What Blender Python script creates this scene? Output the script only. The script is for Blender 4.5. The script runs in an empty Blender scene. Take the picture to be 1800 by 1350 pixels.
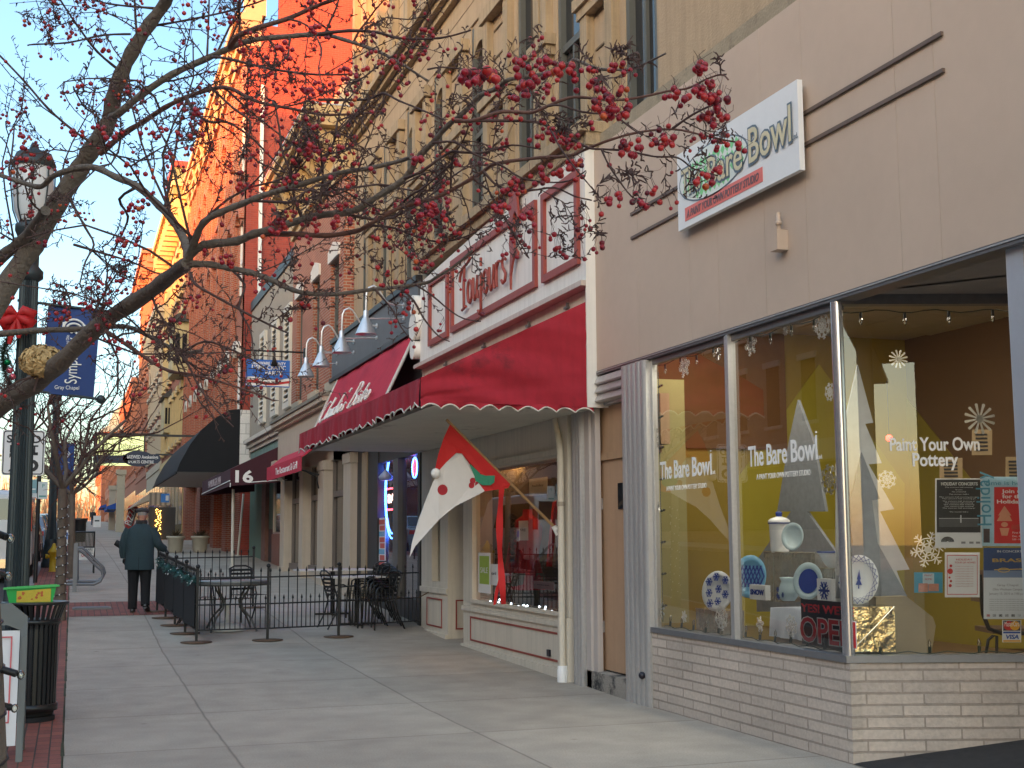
import bpy, bmesh, math, random
from mathutils import Vector, Matrix
C = bpy.context.scene
COL = C.collection
PI = math.pi
R = math.radians

# ---------------------------------------------------------------- camera
FPX, CXP, CYP, EYE = 2250.0, 900.0, 675.0, 1.6
_d = Vector((125 - CXP, 950 - CYP, FPX)).normalized()
_u = Vector((815 - CXP, -18500 - CYP, FPX)).normalized()
_u = (_u - _d * _u.dot(_d)).normalized()
_r = _d.cross(_u)
# world axes expressed in camera space (x right, y down, z forward)
cam_d = bpy.data.cameras.new('camera')
cam = bpy.data.objects.new('camera', cam_d)
COL.objects.link(cam)
right = Vector((_r.x, _d.x, _u.x)); down = Vector((_r.y, _d.y, _u.y)); fwd = Vector((_r.z, _d.z, _u.z))
M3 = Matrix((right, -down, -fwd)).transposed()
cam.matrix_world = Matrix.Translation((0, 0, EYE)) @ M3.to_4x4()
cam_d.sensor_width = 36.0
cam_d.lens = FPX / 1800 * 36
cam_d.clip_start = 0.05
cam_d.clip_end = 3000
C.camera = cam

# ---------------------------------------------------------------- light
SUN_EL, SUN_AZ = R(6.5), math.atan2(-0.80, -0.60)       # low winter sun behind us on the left
SUN_TO = Vector((math.sin(SUN_AZ) * math.cos(SUN_EL), math.cos(SUN_AZ) * math.cos(SUN_EL), math.sin(SUN_EL)))
world = bpy.data.worlds.new('World'); C.world = world
world.use_nodes = True
wn = world.node_tree.nodes; wl = world.node_tree.links
wn.clear()
wo = wn.new('ShaderNodeOutputWorld'); wb = wn.new('ShaderNodeBackground'); ws = wn.new('ShaderNodeTexSky')
ws.sky_type = 'NISHITA'; ws.sun_disc = False
ws.sun_elevation = SUN_EL; ws.sun_rotation = SUN_AZ % (2 * PI)
ws.altitude = 200; ws.air_density = 1.0; ws.dust_density = 1.6; ws.ozone_density = 2.2
wb.inputs['Strength'].default_value = 0.15
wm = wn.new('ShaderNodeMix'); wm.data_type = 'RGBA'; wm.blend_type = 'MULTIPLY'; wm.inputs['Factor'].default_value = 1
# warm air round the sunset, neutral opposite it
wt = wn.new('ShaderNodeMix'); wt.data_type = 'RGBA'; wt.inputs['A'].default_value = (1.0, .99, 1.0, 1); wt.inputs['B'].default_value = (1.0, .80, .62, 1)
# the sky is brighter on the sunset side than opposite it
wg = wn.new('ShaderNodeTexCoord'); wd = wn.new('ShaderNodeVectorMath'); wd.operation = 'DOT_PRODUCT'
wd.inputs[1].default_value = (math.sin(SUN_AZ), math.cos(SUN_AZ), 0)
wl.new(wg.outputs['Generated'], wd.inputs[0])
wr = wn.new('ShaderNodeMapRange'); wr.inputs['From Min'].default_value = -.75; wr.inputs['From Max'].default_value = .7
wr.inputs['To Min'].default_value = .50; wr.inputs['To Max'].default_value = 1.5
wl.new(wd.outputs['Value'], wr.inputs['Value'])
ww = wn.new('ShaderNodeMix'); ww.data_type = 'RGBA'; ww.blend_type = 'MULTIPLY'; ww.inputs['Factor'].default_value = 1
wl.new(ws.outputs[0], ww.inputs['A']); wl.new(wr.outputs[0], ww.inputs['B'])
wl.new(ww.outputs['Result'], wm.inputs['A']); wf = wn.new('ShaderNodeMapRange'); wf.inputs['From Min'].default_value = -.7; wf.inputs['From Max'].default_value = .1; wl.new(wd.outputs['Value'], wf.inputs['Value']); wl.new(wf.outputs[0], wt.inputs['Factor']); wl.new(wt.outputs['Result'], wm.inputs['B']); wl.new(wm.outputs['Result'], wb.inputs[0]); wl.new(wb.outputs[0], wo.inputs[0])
sun_d = bpy.data.lights.new('sun', 'SUN'); sun_d.energy = 2.0; sun_d.angle = R(0.6); sun_d.color = (1.0, 0.22, 0.038)
sun = bpy.data.objects.new('sun', sun_d); COL.objects.link(sun)
sun.rotation_euler = (-SUN_TO).to_track_quat('-Z', 'Y').to_euler()
C.view_settings.view_transform = 'Standard'; C.view_settings.look = 'None'
C.view_settings.exposure = 3.0; C.view_settings.gamma = 1.0
C.cycles.max_bounces = 8; C.cycles.transparent_max_bounces = 24
try:
    C.cycles.use_denoising = True
except Exception:
    pass

# ---------------------------------------------------------------- measuring
def ray(px, py):
    v = Vector((px - CXP, py - CYP, FPX))
    return Vector((v.dot(_r), v.dot(_d), v.dot(_u)))
EYEV = Vector((0, 0, EYE))
def onX(px, py, X=5.27):
    w = ray(px, py); return EYEV + w * (X / w.x)
def onY(px, py, Y):
    w = ray(px, py); return EYEV + w * (Y / w.y)
def onP(px, py, p0, n):
    w = ray(px, py); n = Vector(n); return EYEV + w * ((Vector(p0) - EYEV).dot(n) / w.dot(n))
GP = [(-80, 0), (12, 0), (18, .12), (22, .33), (28, .62), (40, 1.0), (60, 1.5), (100, 2.25), (180, 3.9), (420, 8.0), (900, 14)]
def G(y):
    for (a, za), (b, zb) in zip(GP, GP[1:]):
        if y <= b: return za + (zb - za) * max(0, (y - a)) / (b - a)
    return GP[-1][1]
def gnd(px, py, dz=0):
    w = ray(px, py); lo, hi = 1.0, 400.0
    t = 5.0
    while t < 500:
        p = EYEV + w * (t / w.y)
        if p.z <= G(p.y) + dz: break
        t += .05
    return p

# ---------------------------------------------------------------- materials
MATS = {}
def _nt(name):
    m = bpy.data.materials.new(name); m.use_nodes = True
    n = m.node_tree.nodes; l = m.node_tree.links
    return m, n, l, n['Principled BSDF']
def _mul(n, l, colsock, facsock, lo, hi):
    mr = n.new('ShaderNodeMapRange'); mr.inputs['To Min'].default_value = lo; mr.inputs['To Max'].default_value = hi
    l.new(facsock, mr.inputs['Value'])
    mx = n.new('ShaderNodeMix'); mx.data_type = 'RGBA'; mx.blend_type = 'MULTIPLY'; mx.inputs['Factor'].default_value = 1
    l.new(colsock, mx.inputs['A']); l.new(mr.outputs[0], mx.inputs['B'])
    return mx.outputs['Result']
def mat(name, col, rough=.6, metal=0, var=.18, scale=6.0, bump=.0, bscale=40., spec=.5, streak=0., wave=None, dirt=None):
    """plain painted / stone / cloth surface: two sizes of mottling, optional vertical weather streaks and dirt blotches"""
    if name in MATS: return MATS[name]
    m, n, l, b = _nt(name)
    geo = n.new('ShaderNodeNewGeometry')
    rgb = n.new('ShaderNodeRGB'); rgb.outputs[0].default_value = (*col, 1)
    out = rgb.outputs[0]
    if var:
        for s, a in ((scale, var), (scale * 9, var * .5)):
            t = n.new('ShaderNodeTexNoise'); t.inputs['Scale'].default_value = s; t.inputs['Detail'].default_value = 5
            l.new(geo.outputs['Position'], t.inputs['Vector'])
            out = _mul(n, l, out, t.outputs['Fac'], 1 - a, 1 + a)
    if streak:
        mp = n.new('ShaderNodeMapping'); mp.inputs['Scale'].default_value = (14, 14, .7)
        l.new(geo.outputs['Position'], mp.inputs['Vector'])
        t = n.new('ShaderNodeTexNoise'); t.inputs['Scale'].default_value = 1.0; t.inputs['Detail'].default_value = 6
        l.new(mp.outputs[0], t.inputs['Vector'])
        r = n.new('ShaderNodeValToRGB'); r.color_ramp.elements[0].position = .36; r.color_ramp.elements[1].position = .56
        r.color_ramp.elements[0].color = (1 - streak, 1 - streak, 1 - streak, 1)
        l.new(t.outputs['Fac'], r.inputs[0])
        out = _mul(n, l, out, r.outputs[0], 0, 1)
    if dirt:
        t = n.new('ShaderNodeTexNoise'); t.inputs['Scale'].default_value = dirt[1]; t.inputs['Detail'].default_value = 8; t.inputs['Roughness'].default_value = .7
        l.new(geo.outputs['Position'], t.inputs['Vector'])
        r = n.new('ShaderNodeValToRGB'); r.color_ramp.elements[0].position = dirt[2]; r.color_ramp.elements[1].position = dirt[2] + .12
        l.new(t.outputs['Fac'], r.inputs[0])
        mx = n.new('ShaderNodeMix'); mx.data_type = 'RGBA'
        l.new(r.outputs[0], mx.inputs['Factor']); l.new(out, mx.inputs['A']); mx.inputs['B'].default_value = (*dirt[0], 1)
        out = mx.outputs['Result']
    l.new(out, b.inputs['Base Color'])
    b.inputs['Roughness'].default_value = rough; b.inputs['Metallic'].default_value = metal
    b.inputs['Specular IOR Level'].default_value = spec
    if bump:
        t = n.new('ShaderNodeTexNoise'); t.inputs['Scale'].default_value = bscale; t.inputs['Detail'].default_value = 4
        l.new(geo.outputs['Position'], t.inputs['Vector'])
        bp = n.new('ShaderNodeBump'); bp.inputs['Strength'].default_value = bump; bp.inputs['Distance'].default_value = .02
        l.new(t.outputs['Fac'], bp.inputs['Height']); l.new(bp.outputs[0], b.inputs['Normal'])
    MATS[name] = m
    return m
def brick(name, c1, c2, mortar, w=.215, h=.075, ms=.008, bump=.5, rough=.8, flat=False, sx=1.0, var=.25, freq=2, off=.5, streak=0):
    """brickwork: courses run level along any wall (u = x + y, v = z) or over the ground (flat)"""
    if name in MATS: return MATS[name]
    m, n, l, b = _nt(name)
    geo = n.new('ShaderNodeNewGeometry'); sp = n.new('ShaderNodeSeparateXYZ'); l.new(geo.outputs['Position'], sp.inputs[0])
    cb = n.new('ShaderNodeCombineXYZ')
    if flat:
        l.new(sp.outputs['Y'], cb.inputs['X']); l.new(sp.outputs['X'], cb.inputs['Y'])
    else:
        ad = n.new('ShaderNodeMath'); ad.operation = 'SUBTRACT'; l.new(sp.outputs['X'], ad.inputs[0]); l.new(sp.outputs['Y'], ad.inputs[1])
        l.new(ad.outputs[0], cb.inputs['X']); l.new(sp.outputs['Z'], cb.inputs['Y'])
    bt = n.new('ShaderNodeTexBrick'); l.new(cb.outputs[0], bt.inputs['Vector'])
    bt.inputs['Scale'].default_value = 1; bt.inputs['Brick Width'].default_value = w; bt.inputs['Row Height'].default_value = h
    bt.inputs['Mortar Size'].default_value = ms; bt.inputs['Mortar Smooth'].default_value = .1; bt.inputs['Bias'].default_value = 0
    bt.offset = off; bt.offset_frequency = freq
    bt.inputs['Color1'].default_value = (*c1, 1); bt.inputs['Color2'].default_value = (*c2, 1); bt.inputs['Mortar'].default_value = (*mortar, 1)
    out = bt.outputs['Color']
    for s, a in ((1.2, var), (30, var * .8)):
        t = n.new('ShaderNodeTexNoise'); t.inputs['Scale'].default_value = s; t.inputs['Detail'].default_value = 5
        l.new(geo.outputs['Position'], t.inputs['Vector']); out = _mul(n, l, out, t.outputs['Fac'], 1 - a, 1 + a)
    l.new(out, b.inputs['Base Color']); b.inputs['Roughness'].default_value = rough; b.inputs['Specular IOR Level'].default_value = .3
    bp = n.new('ShaderNodeBump'); bp.inputs['Strength'].default_value = bump; bp.inputs['Distance'].default_value = .012; bp.invert = True
    t = n.new('ShaderNodeTexNoise'); t.inputs['Scale'].default_value = 60; l.new(geo.outputs['Position'], t.inputs['Vector'])
    ma = n.new('ShaderNodeMath'); ma.operation = 'MULTIPLY_ADD'; ma.inputs[1].default_value = .35
    l.new(t.outputs['Fac'], ma.inputs[0]); l.new(bt.outputs['Fac'], ma.inputs[2])
    l.new(ma.outputs[0], bp.inputs['Height']); l.new(bp.outputs[0], b.inputs['Normal'])
    MATS[name] = m
    return m
def glass(name, tint=(1, 1, 1), refl=1.0, rough=.0):
    if name in MATS: return MATS[name]
    m, n, l, b = _nt(name); n.remove(b)
    o = n['Material Output']
    tr = n.new('ShaderNodeBsdfTransparent'); tr.inputs[0].default_value = (*tint, 1)
    gl = n.new('ShaderNodeBsdfGlossy'); gl.inputs['Roughness'].default_value = rough
    fr = n.new('ShaderNodeFresnel'); fr.inputs[0].default_value = 1.52
    mu = n.new('ShaderNodeMath'); mu.operation = 'MULTIPLY'; mu.inputs[1].default_value = 1.8 * refl; mu.use_clamp = True
    l.new(fr.outputs[0], mu.inputs[0])
    mx = n.new('ShaderNodeMixShader'); l.new(mu.outputs[0], mx.inputs[0]); l.new(tr.outputs[0], mx.inputs[1]); l.new(gl.outputs[0], mx.inputs[2])
    l.new(mx.outputs[0], o.inputs[0])
    MATS[name] = m
    return m
def emit(name, col, strength):
    if name in MATS: return MATS[name]
    m, n, l, b = _nt(name)
    b.inputs['Base Color'].default_value = (*col, 1); b.inputs['Emission Color'].default_value = (*col, 1); b.inputs['Emission Strength'].default_value = strength
    MATS[name] = m
    return m

# ---------------------------------------------------------------- mesh builder
class MB:
    def __init__(s): s.v = []; s.f = []; s.sm = []; s.mi = []; s.cur = 0
    def mi_(s, i): s.cur = i; return s
    def add(s, vs, fs, smooth=False):
        o = len(s.v); s.v += [Vector(p) for p in vs]
        for f in fs: s.f.append([i + o for i in f]); s.sm.append(smooth); s.mi.append(s.cur)
        return s
    def box(s, x0, x1, y0, y1, z0, z1):
        vs = [(x, y, z) for z in (z0, z1) for y in (y0, y1) for x in (x0, x1)]
        return s.add(vs, [(0, 2, 3, 1), (4, 5, 7, 6), (0, 1, 5, 4), (2, 6, 7, 3), (0, 4, 6, 2), (1, 3, 7, 5)])
    def obox(s, c, a, b, n, ha, hb, hn):
        """box from centre, three unit axes and half sizes"""
        c = Vector(c); a = Vector(a); b = Vector(b); n = Vector(n)
        vs = [c + a * (ha * i) + b * (hb * j) + n * (hn * k) for k in (-1, 1) for j in (-1, 1) for i in (-1, 1)]
        return s.add(vs, [(0, 2, 3, 1), (4, 5, 7, 6), (0, 1, 5, 4), (2, 6, 7, 3), (0, 4, 6, 2), (1, 3, 7, 5)])
    def poly(s, pts): return s.add(pts, [tuple(range(len(pts)))])
    def prism(s, pts, d, smooth=False):
        """polygon pts extruded by vector d"""
        d = Vector(d); n = len(pts); p2 = [Vector(p) + d for p in pts]
        fs = [tuple(range(n - 1, -1, -1)), tuple(range(n, 2 * n))]
        fs += [(i, (i + 1) % n, n + (i + 1) % n, n + i) for i in range(n)]
        return s.add(list(pts) + p2, fs, smooth)
    def tube(s, pts, r, k=8, cap=True, smooth=True):
        pts = [Vector(p) for p in pts]; n = len(pts)
        rs = r if isinstance(r, (list, tuple)) else [r] * n
        vs = []; prev = None
        for i, p in enumerate(pts):
            t = (pts[min(i + 1, n - 1)] - pts[max(i - 1, 0)])
            if t.length < 1e-9: t = Vector((0, 0, 1))
            t.normalize()
            if prev is None:
                a = t.orthogonal().normalized()
            else:
                a = prev - t * prev.dot(t)
                a = a.normalized() if a.length > 1e-6 else t.orthogonal().normalized()
            prev = a; b = t.cross(a)
            vs += [p + (a * math.cos(2 * PI * j / k) + b * math.sin(2 * PI * j / k)) * rs[i] for j in range(k)]
        fs = [(i * k + j, i * k + (j + 1) % k, (i + 1) * k + (j + 1) % k, (i + 1) * k + j) for i in range(n - 1) for j in range(k)]
        s.add(vs, fs, smooth)
        if cap: s.add([v for v in vs[:k]], [tuple(range(k - 1, -1, -1))]); s.add([v for v in vs[-k:]], [tuple(range(k))])
        return s
    def lathe(s, prof, c=(0, 0, 0), k=16, axis=None, smooth=True, sx=1, sy=1):
        """profile [(r, h)] turned about an axis through c (default +Z)"""
        c = Vector(c); ax = Vector(axis or (0, 0, 1)).normalized()
        a = Vector((1, 0, 0)) if abs(ax.z) > .9 else ax.orthogonal().normalized(); b = ax.cross(a)
        vs = [c + ax * h + (a * (math.cos(2 * PI * j / k) * sx) + b * (math.sin(2 * PI * j / k) * sy)) * r for r, h in prof for j in range(k)]
        n = len(prof)
        fs = [(i * k + j, i * k + (j + 1) % k, (i + 1) * k + (j + 1) % k, (i + 1) * k + j) for i in range(n - 1) for j in range(k)]
        s.add(vs, fs, smooth)
        if prof[0][0] > 1e-4: s.add(vs[:k], [tuple(range(k - 1, -1, -1))])
        if prof[-1][0] > 1e-4: s.add(vs[-k:], [tuple(range(k))])
        return s
    def ball(s, c, r, u=8, w=6, sq=(1, 1, 1)):
        c = Vector(c); vs = []; fs = []
        for i in range(w + 1):
            th = PI * i / w
            for j in range(u):
                ph = 2 * PI * j / u
                vs.append(c + Vector((r * sq[0] * math.sin(th) * math.cos(ph), r * sq[1] * math.sin(th) * math.sin(ph), r * sq[2] * math.cos(th))))
        for i in range(w):
            for j in range(u):
                fs.append((i * u + j, (i + 1) * u + j, (i + 1) * u + (j + 1) % u, i * u + (j + 1) % u))
        return s.add(vs, fs, True)
    def build(s, name, mats, parent=None):
        if not isinstance(mats, (list, tuple)): mats = [mats]
        off = ORG.get(parent.name, Vector()) if parent else Vector()
        me = bpy.data.meshes.new(name)
        me.from_pydata([v - off for v in s.v], [], s.f); me.update()
        me.polygons.foreach_set('use_smooth', s.sm); me.polygons.foreach_set('material_index', s.mi)
        for m in mats: me.materials.append(m)
        me.validate()
        o = bpy.data.objects.new(name, me); COL.objects.link(o)
        if parent: o.parent = parent; ORG[o.name] = off
        return o
ORG = {}
def tag(o, label=None, cat=None, group=None, kind=None):
    if label: o['label'] = label
    if cat: o['category'] = cat
    if group: o['group'] = group
    if kind: o['kind'] = kind
    return o
def thing(name, label, cat, loc=(0, 0, 0), group=None):
    o = bpy.data.objects.new(name, None); COL.objects.link(o); o.location = loc; o.empty_display_size = .2
    ORG[o.name] = Vector(loc)
    return tag(o, label, cat, group)
def struct(name, mb, m):
    return tag(mb.build(name, m), kind='structure')
def dup(root, loc, label, group=None, rz=None):
    r = root.copy(); COL.objects.link(r); r.location = loc; r['label'] = label
    if rz is not None: r.rotation_euler = (0, 0, rz)
    if group: r['group'] = group
    for ch in list(root.children):
        c = ch.copy(); COL.objects.link(c); c.parent = r
        for g in ch.children:
            d = g.copy(); COL.objects.link(d); d.parent = c
    return r
VX_, VY_, VZ_ = Vector((1, 0, 0)), Vector((0, 1, 0)), Vector((0, 0, 1))
def text(s, m, o, size, parent, rt=-VY_, up=VZ_, sx=1.0, ext=.003, bold=0.0, shear=0.0, align='LEFT', name='lettering', width=None, spacing=1.0, lift=.004, lines=1.0):
    """flat lettering; o = base-line start, rt / up = directions, width = stretch to this width"""
    cu = bpy.data.curves.new(name, 'FONT'); cu.body = s; cu.size = size; cu.extrude = ext; cu.offset = bold; cu.shear = shear
    cu.align_x = align; cu.space_character = spacing; cu.space_line = lines; cu.resolution_u = 3
    ob = bpy.data.objects.new(name, cu); COL.objects.link(ob)
    dg = bpy.context.evaluated_depsgraph_get(); dg.update()
    me = bpy.data.meshes.new_from_object(ob.evaluated_get(dg))
    bpy.data.objects.remove(ob); bpy.data.curves.remove(cu)
    if width and len(me.vertices):
        xs = [v.co.x for v in me.vertices]; sx = width / max(1e-6, max(xs) - min(xs))
    rt = Vector(rt).normalized(); up = Vector(up).normalized(); n = rt.cross(up)
    off = ORG.get(parent.name, Vector()) if parent else Vector()
    o = Vector(o) - off + n * lift
    M = Matrix(((rt.x * sx, up.x, n.x, o.x), (rt.y * sx, up.y, n.y, o.y), (rt.z * sx, up.z, n.z, o.z), (0, 0, 0, 1)))
    me.transform(M); me.materials.clear(); me.materials.append(m); me.name = name
    ob = bpy.data.objects.new(name, me); COL.objects.link(ob)
    if parent: ob.parent = parent; ORG[ob.name] = off
    return ob
def lerp(a, b, t): return a + (b - a) * t
# ---------------------------------------------------------------- ground, road, pavements
def strip(x0, x1, y0, y1, dz, step=2.0, sides=0.0):
    """sheet that follows the rise of the street; sides > 0 gives it vertical edges of that depth"""
    ys = [y0]
    while ys[-1] < y1: ys.append(min(y1, ys[-1] + (step if ys[-1] < 60 else step * 5)))
    b = MB(); vs = []; fs = []
    for y in ys: vs += [(x0, y, G(y) + dz), (x1, y, G(y) + dz)]
    for i in range(len(ys) - 1): fs.append((2 * i, 2 * i + 1, 2 * i + 3, 2 * i + 2))
    b.add(vs, fs)
    if sides:
        for k, x in ((0, x0), (1, x1)):
            vs = []; fs = []
            for y in ys: vs += [(x, y, G(y) + dz), (x, y, G(y) + dz - sides)]
            for i in range(len(ys) - 1): fs.append((2 * i, 2 * i + 2, 2 * i + 3, 2 * i + 1) if k == 0 else (2 * i, 2 * i + 1, 2 * i + 3, 2 * i + 2))
            b.add(vs, fs)
    return b
def concrete():
    m, n, l, b = _nt('concrete')
    geo = n.new('ShaderNodeNewGeometry'); sp = n.new('ShaderNodeSeparateXYZ'); l.new(geo.outputs['Position'], sp.inputs[0])
    wob = n.new('ShaderNodeTexNoise'); wob.inputs['Scale'].default_value = 1.7; wob.inputs['Detail'].default_value = 6; l.new(geo.outputs['Position'], wob.inputs['Vector'])
    def math_(op, a, b_, c=None):
        k = n.new('ShaderNodeMath'); k.operation = op
        for i, s in enumerate((a, b_, c)):
            if s is None: continue
            if isinstance(s, (int, float)): k.inputs[i].default_value = s
            else: l.new(s, k.inputs[i])
        return k.outputs[0]
    wy = math_('MULTIPLY_ADD', wob.outputs['Fac'], .03, sp.outputs['Y'])
    wx = math_('MULTIPLY_ADD', wob.outputs['Fac'], .03, sp.outputs['X'])
    jy = math_('PINGPONG', math_('SUBTRACT', wy, .415), 1.0)
    jx = math_('MINIMUM', math_('ABSOLUTE', math_('SUBTRACT', wx, 1.22), 0), math_('ABSOLUTE', math_('SUBTRACT', wx, 3.25), 0))
    j = math_('MINIMUM', jy, jx)
    line = math_('SMOOTH_MIN', 1.0, math_('DIVIDE', j, .016), .2)
    rgb = n.new('ShaderNodeRGB'); rgb.outputs[0].default_value = (.40, .345, .285, 1); out = rgb.outputs[0]
    for s, a, d in ((.35, .22, 3), (2.6, .26, 8), (70, .30, 3), (300, .25, 2)):
        t = n.new('ShaderNodeTexNoise'); t.inputs['Scale'].default_value = s; t.inputs['Detail'].default_value = d; l.new(geo.outputs['Position'], t.inputs['Vector'])
        out = _mul(n, l, out, t.outputs['Fac'], 1 - a, 1 + a)
    # each poured panel is its own shade
    cell = n.new('ShaderNodeCombineXYZ')
    l.new(math_('FLOOR', math_('DIVIDE', math_('SUBTRACT', sp.outputs['Y'], .40), 2.0), 0), cell.inputs[0])
    l.new(math_('ADD', math_('GREATER_THAN', sp.outputs['X'], 1.21), math_('GREATER_THAN', sp.outputs['X'], 3.24)), cell.inputs[1])
    wnz = n.new('ShaderNodeTexWhiteNoise'); l.new(cell.outputs[0], wnz.inputs['Vector'])
    out = _mul(n, l, out, wnz.outputs['Value'], .92, 1.06)
    # gum spots and stains
    v = n.new('ShaderNodeTexVoronoi'); v.inputs['Scale'].default_value = 1.3; l.new(geo.outputs['Position'], v.inputs['Vector'])
    out = _mul(n, l, out, math_('SMOOTH_MIN', 1.0, math_('DIVIDE', v.outputs['Distance'], .05), .3), .45, 1.0)
    out = _mul(n, l, out, line, .56, 1.0)
    l.new(out, b.inputs['Base Color']); b.inputs['Roughness'].default_value = .85; b.inputs['Specular IOR Level'].default_value = .25
    bp = n.new('ShaderNodeBump'); bp.inputs['Strength'].default_value = .35; bp.inputs['Distance'].default_value = .01
    t = n.new('ShaderNodeTexNoise'); t.inputs['Scale'].default_value = 120; l.new(geo.outputs['Position'], t.inputs['Vector'])
    l.new(math_('MULTIPLY_ADD', t.outputs['Fac'], .25, line), bp.inputs['Height']); l.new(bp.outputs[0], b.inputs['Normal'])
    MATS['concrete'] = m
    return m
CONC = concrete()
BRICKPAVE = brick('brick_paving', (.30, .105, .075), (.21, .075, .06), (.07, .055, .045), w=.205, h=.103, ms=.006, flat=True, bump=.4, var=.3)
ASPH = mat('asphalt', (.055, .055, .057), .85, var=.3, scale=.6, bump=.4, bscale=150)
KERB = mat('kerb_stone', (.27, .25, .235), .85, var=.3, scale=2, bump=.3)
DIRT = mat('ground_earth', (.10, .085, .06), .95, var=.4, scale=.3)
g = MB(); N = 40
ys = [-260, -80, 12, 18, 22, 28, 40, 60, 100, 180, 420, 900]
vs = []
for y in ys: vs += [(-900, y, G(y) - .35), (900, y, G(y) - .35)]
g.add(vs, [(2 * i, 2 * i + 1, 2 * i + 3, 2 * i + 2) for i in range(len(ys) - 1)])
struct('ground', g, DIRT)
struct('road', strip(-13.6, -.86, -80, 420, -.13, 2), ASPH)
struct('sidewalk', strip(0, 9.0, -80, 420, 0), CONC)
struct('paving_strip', strip(-.72, -.006, -80, 420, .004), BRICKPAVE)
struct('kerb', strip(-.88, -.724, -80, 420, .0, 2, .2), KERB)
struct('opposite_kerb', strip(-13.75, -13.6, -80, 420, .0, 2, .2), KERB)
struct('opposite_sidewalk', strip(-17.5, -13.75, -80, 420, -.004), CONC)
# soil and moss line where the concrete meets the bricks
b = MB()
rng = random.Random(5)
y = 4.0
while y < 40:
    w = rng.uniform(.004, .02); L = rng.uniform(.2, .7)
    b.poly([(-.012 - w * .5, y, G(y) + .0065), (-.012 + w, y, G(y) + .0065), (-.012 + w * rng.uniform(.4, 1), y + L, G(y + L) + .0065), (-.012 - w * .5, y + L, G(y + L) + .0065)])
    y += L
tag(b.build('moss', mat('moss', (.055, .06, .03), .95, var=.5, scale=30)), 'dark moss and soil in the joint between bricks and concrete', 'moss', kind='stuff')
# brick cross band in the pavement by the walking man, with the utility cover in it
BB0, BB1 = gnd(120, 1085).y, gnd(120, 1060).y
b = strip(0.0, 1.75, BB0, BB1, .005, .65); struct('brick_band', b, BRICKPAVE)
BC = (BB0 + BB1) / 2 + .15
t = MB().box(.10, .66, BC - .28, BC + .28, G(BC) - .02, G(BC) + .022)
cv = thing('utility_cover', 'grey rectangular utility cover set in the brick band', 'utility cover', (.38, BC, G(BC)))
MB().box(.06, .70, BC - .32, BC + .32, G(BC) - .03, G(BC) + .017).build('frame', mat('cover_frame', (.2, .19, .18), .8), cv)
t.build('lid', mat('cover_lid', (.13, .135, .14), .6, var=.3, scale=20, bump=.5, bscale=90), cv)
# entrance apron of dark paving in front of the pottery shop's door
RET_P, RET_E, RET_N = Vector((5.27, 8.03, 0)), Vector((.946, -.3235, 0)).normalized(), Vector((-.3235, -.946, 0)).normalized()
b = MB()
q0 = RET_P + RET_N * .01; q1 = RET_P + RET_E * 3.2 + RET_N * .01
rise = .16
b.poly([(q0.x, q0.y, .006), (5.27, 3.0, .006), (q1.x, 3.0, .42), (q1.x, q1.y, .42)])
struct('entrance_floor', b, mat('dark_matting', (.035, .034, .036), .9, var=.4, scale=14, bump=.5, bscale=200))

# ---------------------------------------------------------------- the other side of the street (behind the camera's left shoulder)
def facing_block(y0, y1, h, wallm, label, x=-17.0, floors=4, depth=12, trim=None, shopm=None):
    cy = (y0 + y1) / 2; g0 = min(G(y0), G(y1)) - .3
    t = thing('commercial_building', label, 'building', (x, cy, g0), 'buildings on the other side of the street')
    trim = trim or mat('pale_trim', (.5, .46, .38), .7)
    MB().box(x - depth, x, y0 + .02, y1 - .02, g0, h).build('wall', wallm, t)
    MB().box(x - .3, x + .45, y0 + .03, y1 - .03, h, h + .55).box(x + .003, x + .22, y0 + .04, y1 - .04, h - .7, h - .003).build('cornice', trim, t)
    gy = G(cy)
    MB().box(x + .004, x + .06, y0 + .5, y1 - .5, gy + .6, gy + 3.2).build('shop_window', mat('dark_pane', (.02, .022, .025), .06, var=0), t)
    MB().box(x + .005, x + .2, y0 + .3, y1 - .3, gy + 3.3, gy + 4.1).build('sign_band', shopm or trim, t)
    n = max(2, int((y1 - y0) / 2.6)); dy = (y1 - y0) / n
    fh = (h - gy - 4.6) / (floors - 1)
    for f in range(floors - 1):
        for i in range(n):
            yc = y0 + dy * (i + .5); z0 = gy + 4.9 + f * fh
            w = MB().box(x + .004, x + .03, yc - .5, yc + .5, z0, z0 + fh * .62).build('window', mat('dark_pane', (.02, .022, .025), .06, var=0), t)
            MB().box(x + .002, x + .12, yc - .65, yc + .65, z0 - .14, z0 - .003).build('sill', trim, w)
            MB().box(x + .002, x + .12, yc - .65, yc + .65, z0 + fh * .62 + .003, z0 + fh * .62 + .25).build('lintel', trim, w)
    return t
RB = brick('red_brick', (.33, .10, .06), (.25, .075, .05), (.30, .22, .17))
TB = brick('tan_brick', (.36, .27, .18), (.30, .22, .15), (.35, .30, .24))
DBK = brick('dark_brick', (.20, .075, .055), (.15, .06, .045), (.20, .16, .13))
facing_block(-62, -42, 11, TB, 'tan brick block farthest behind on the other side of the street', floors=3)
facing_block(-42, -24, 12, RB, 'red brick block behind, low roof, other side of the street', floors=3)
facing_block(-24, -9, 12.5, DBK, 'dark brick block opposite, behind the camera', floors=3)
facing_block(-9, 12, 14.6, RB, 'red brick block straight across the street')
facing_block(12, 20, 12.8, TB, 'narrow tan brick block across the street, lower than its neighbours', floors=3)
facing_block(20, 27, 19.0, DBK, 'narrow dark brick block across the street, tallest of the row', floors=5)
facing_block(27, 40, 16.7, RB, 'red brick block across the street with four floors')
facing_block(40, 62, 17.8, TB, 'wide tan brick block across the street')
facing_block(62, 100, 19.2, DBK, 'long dark brick block across the street')
facing_block(100, 150, 16.8, RB, 'long red brick block far up the other side of the street')
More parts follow.
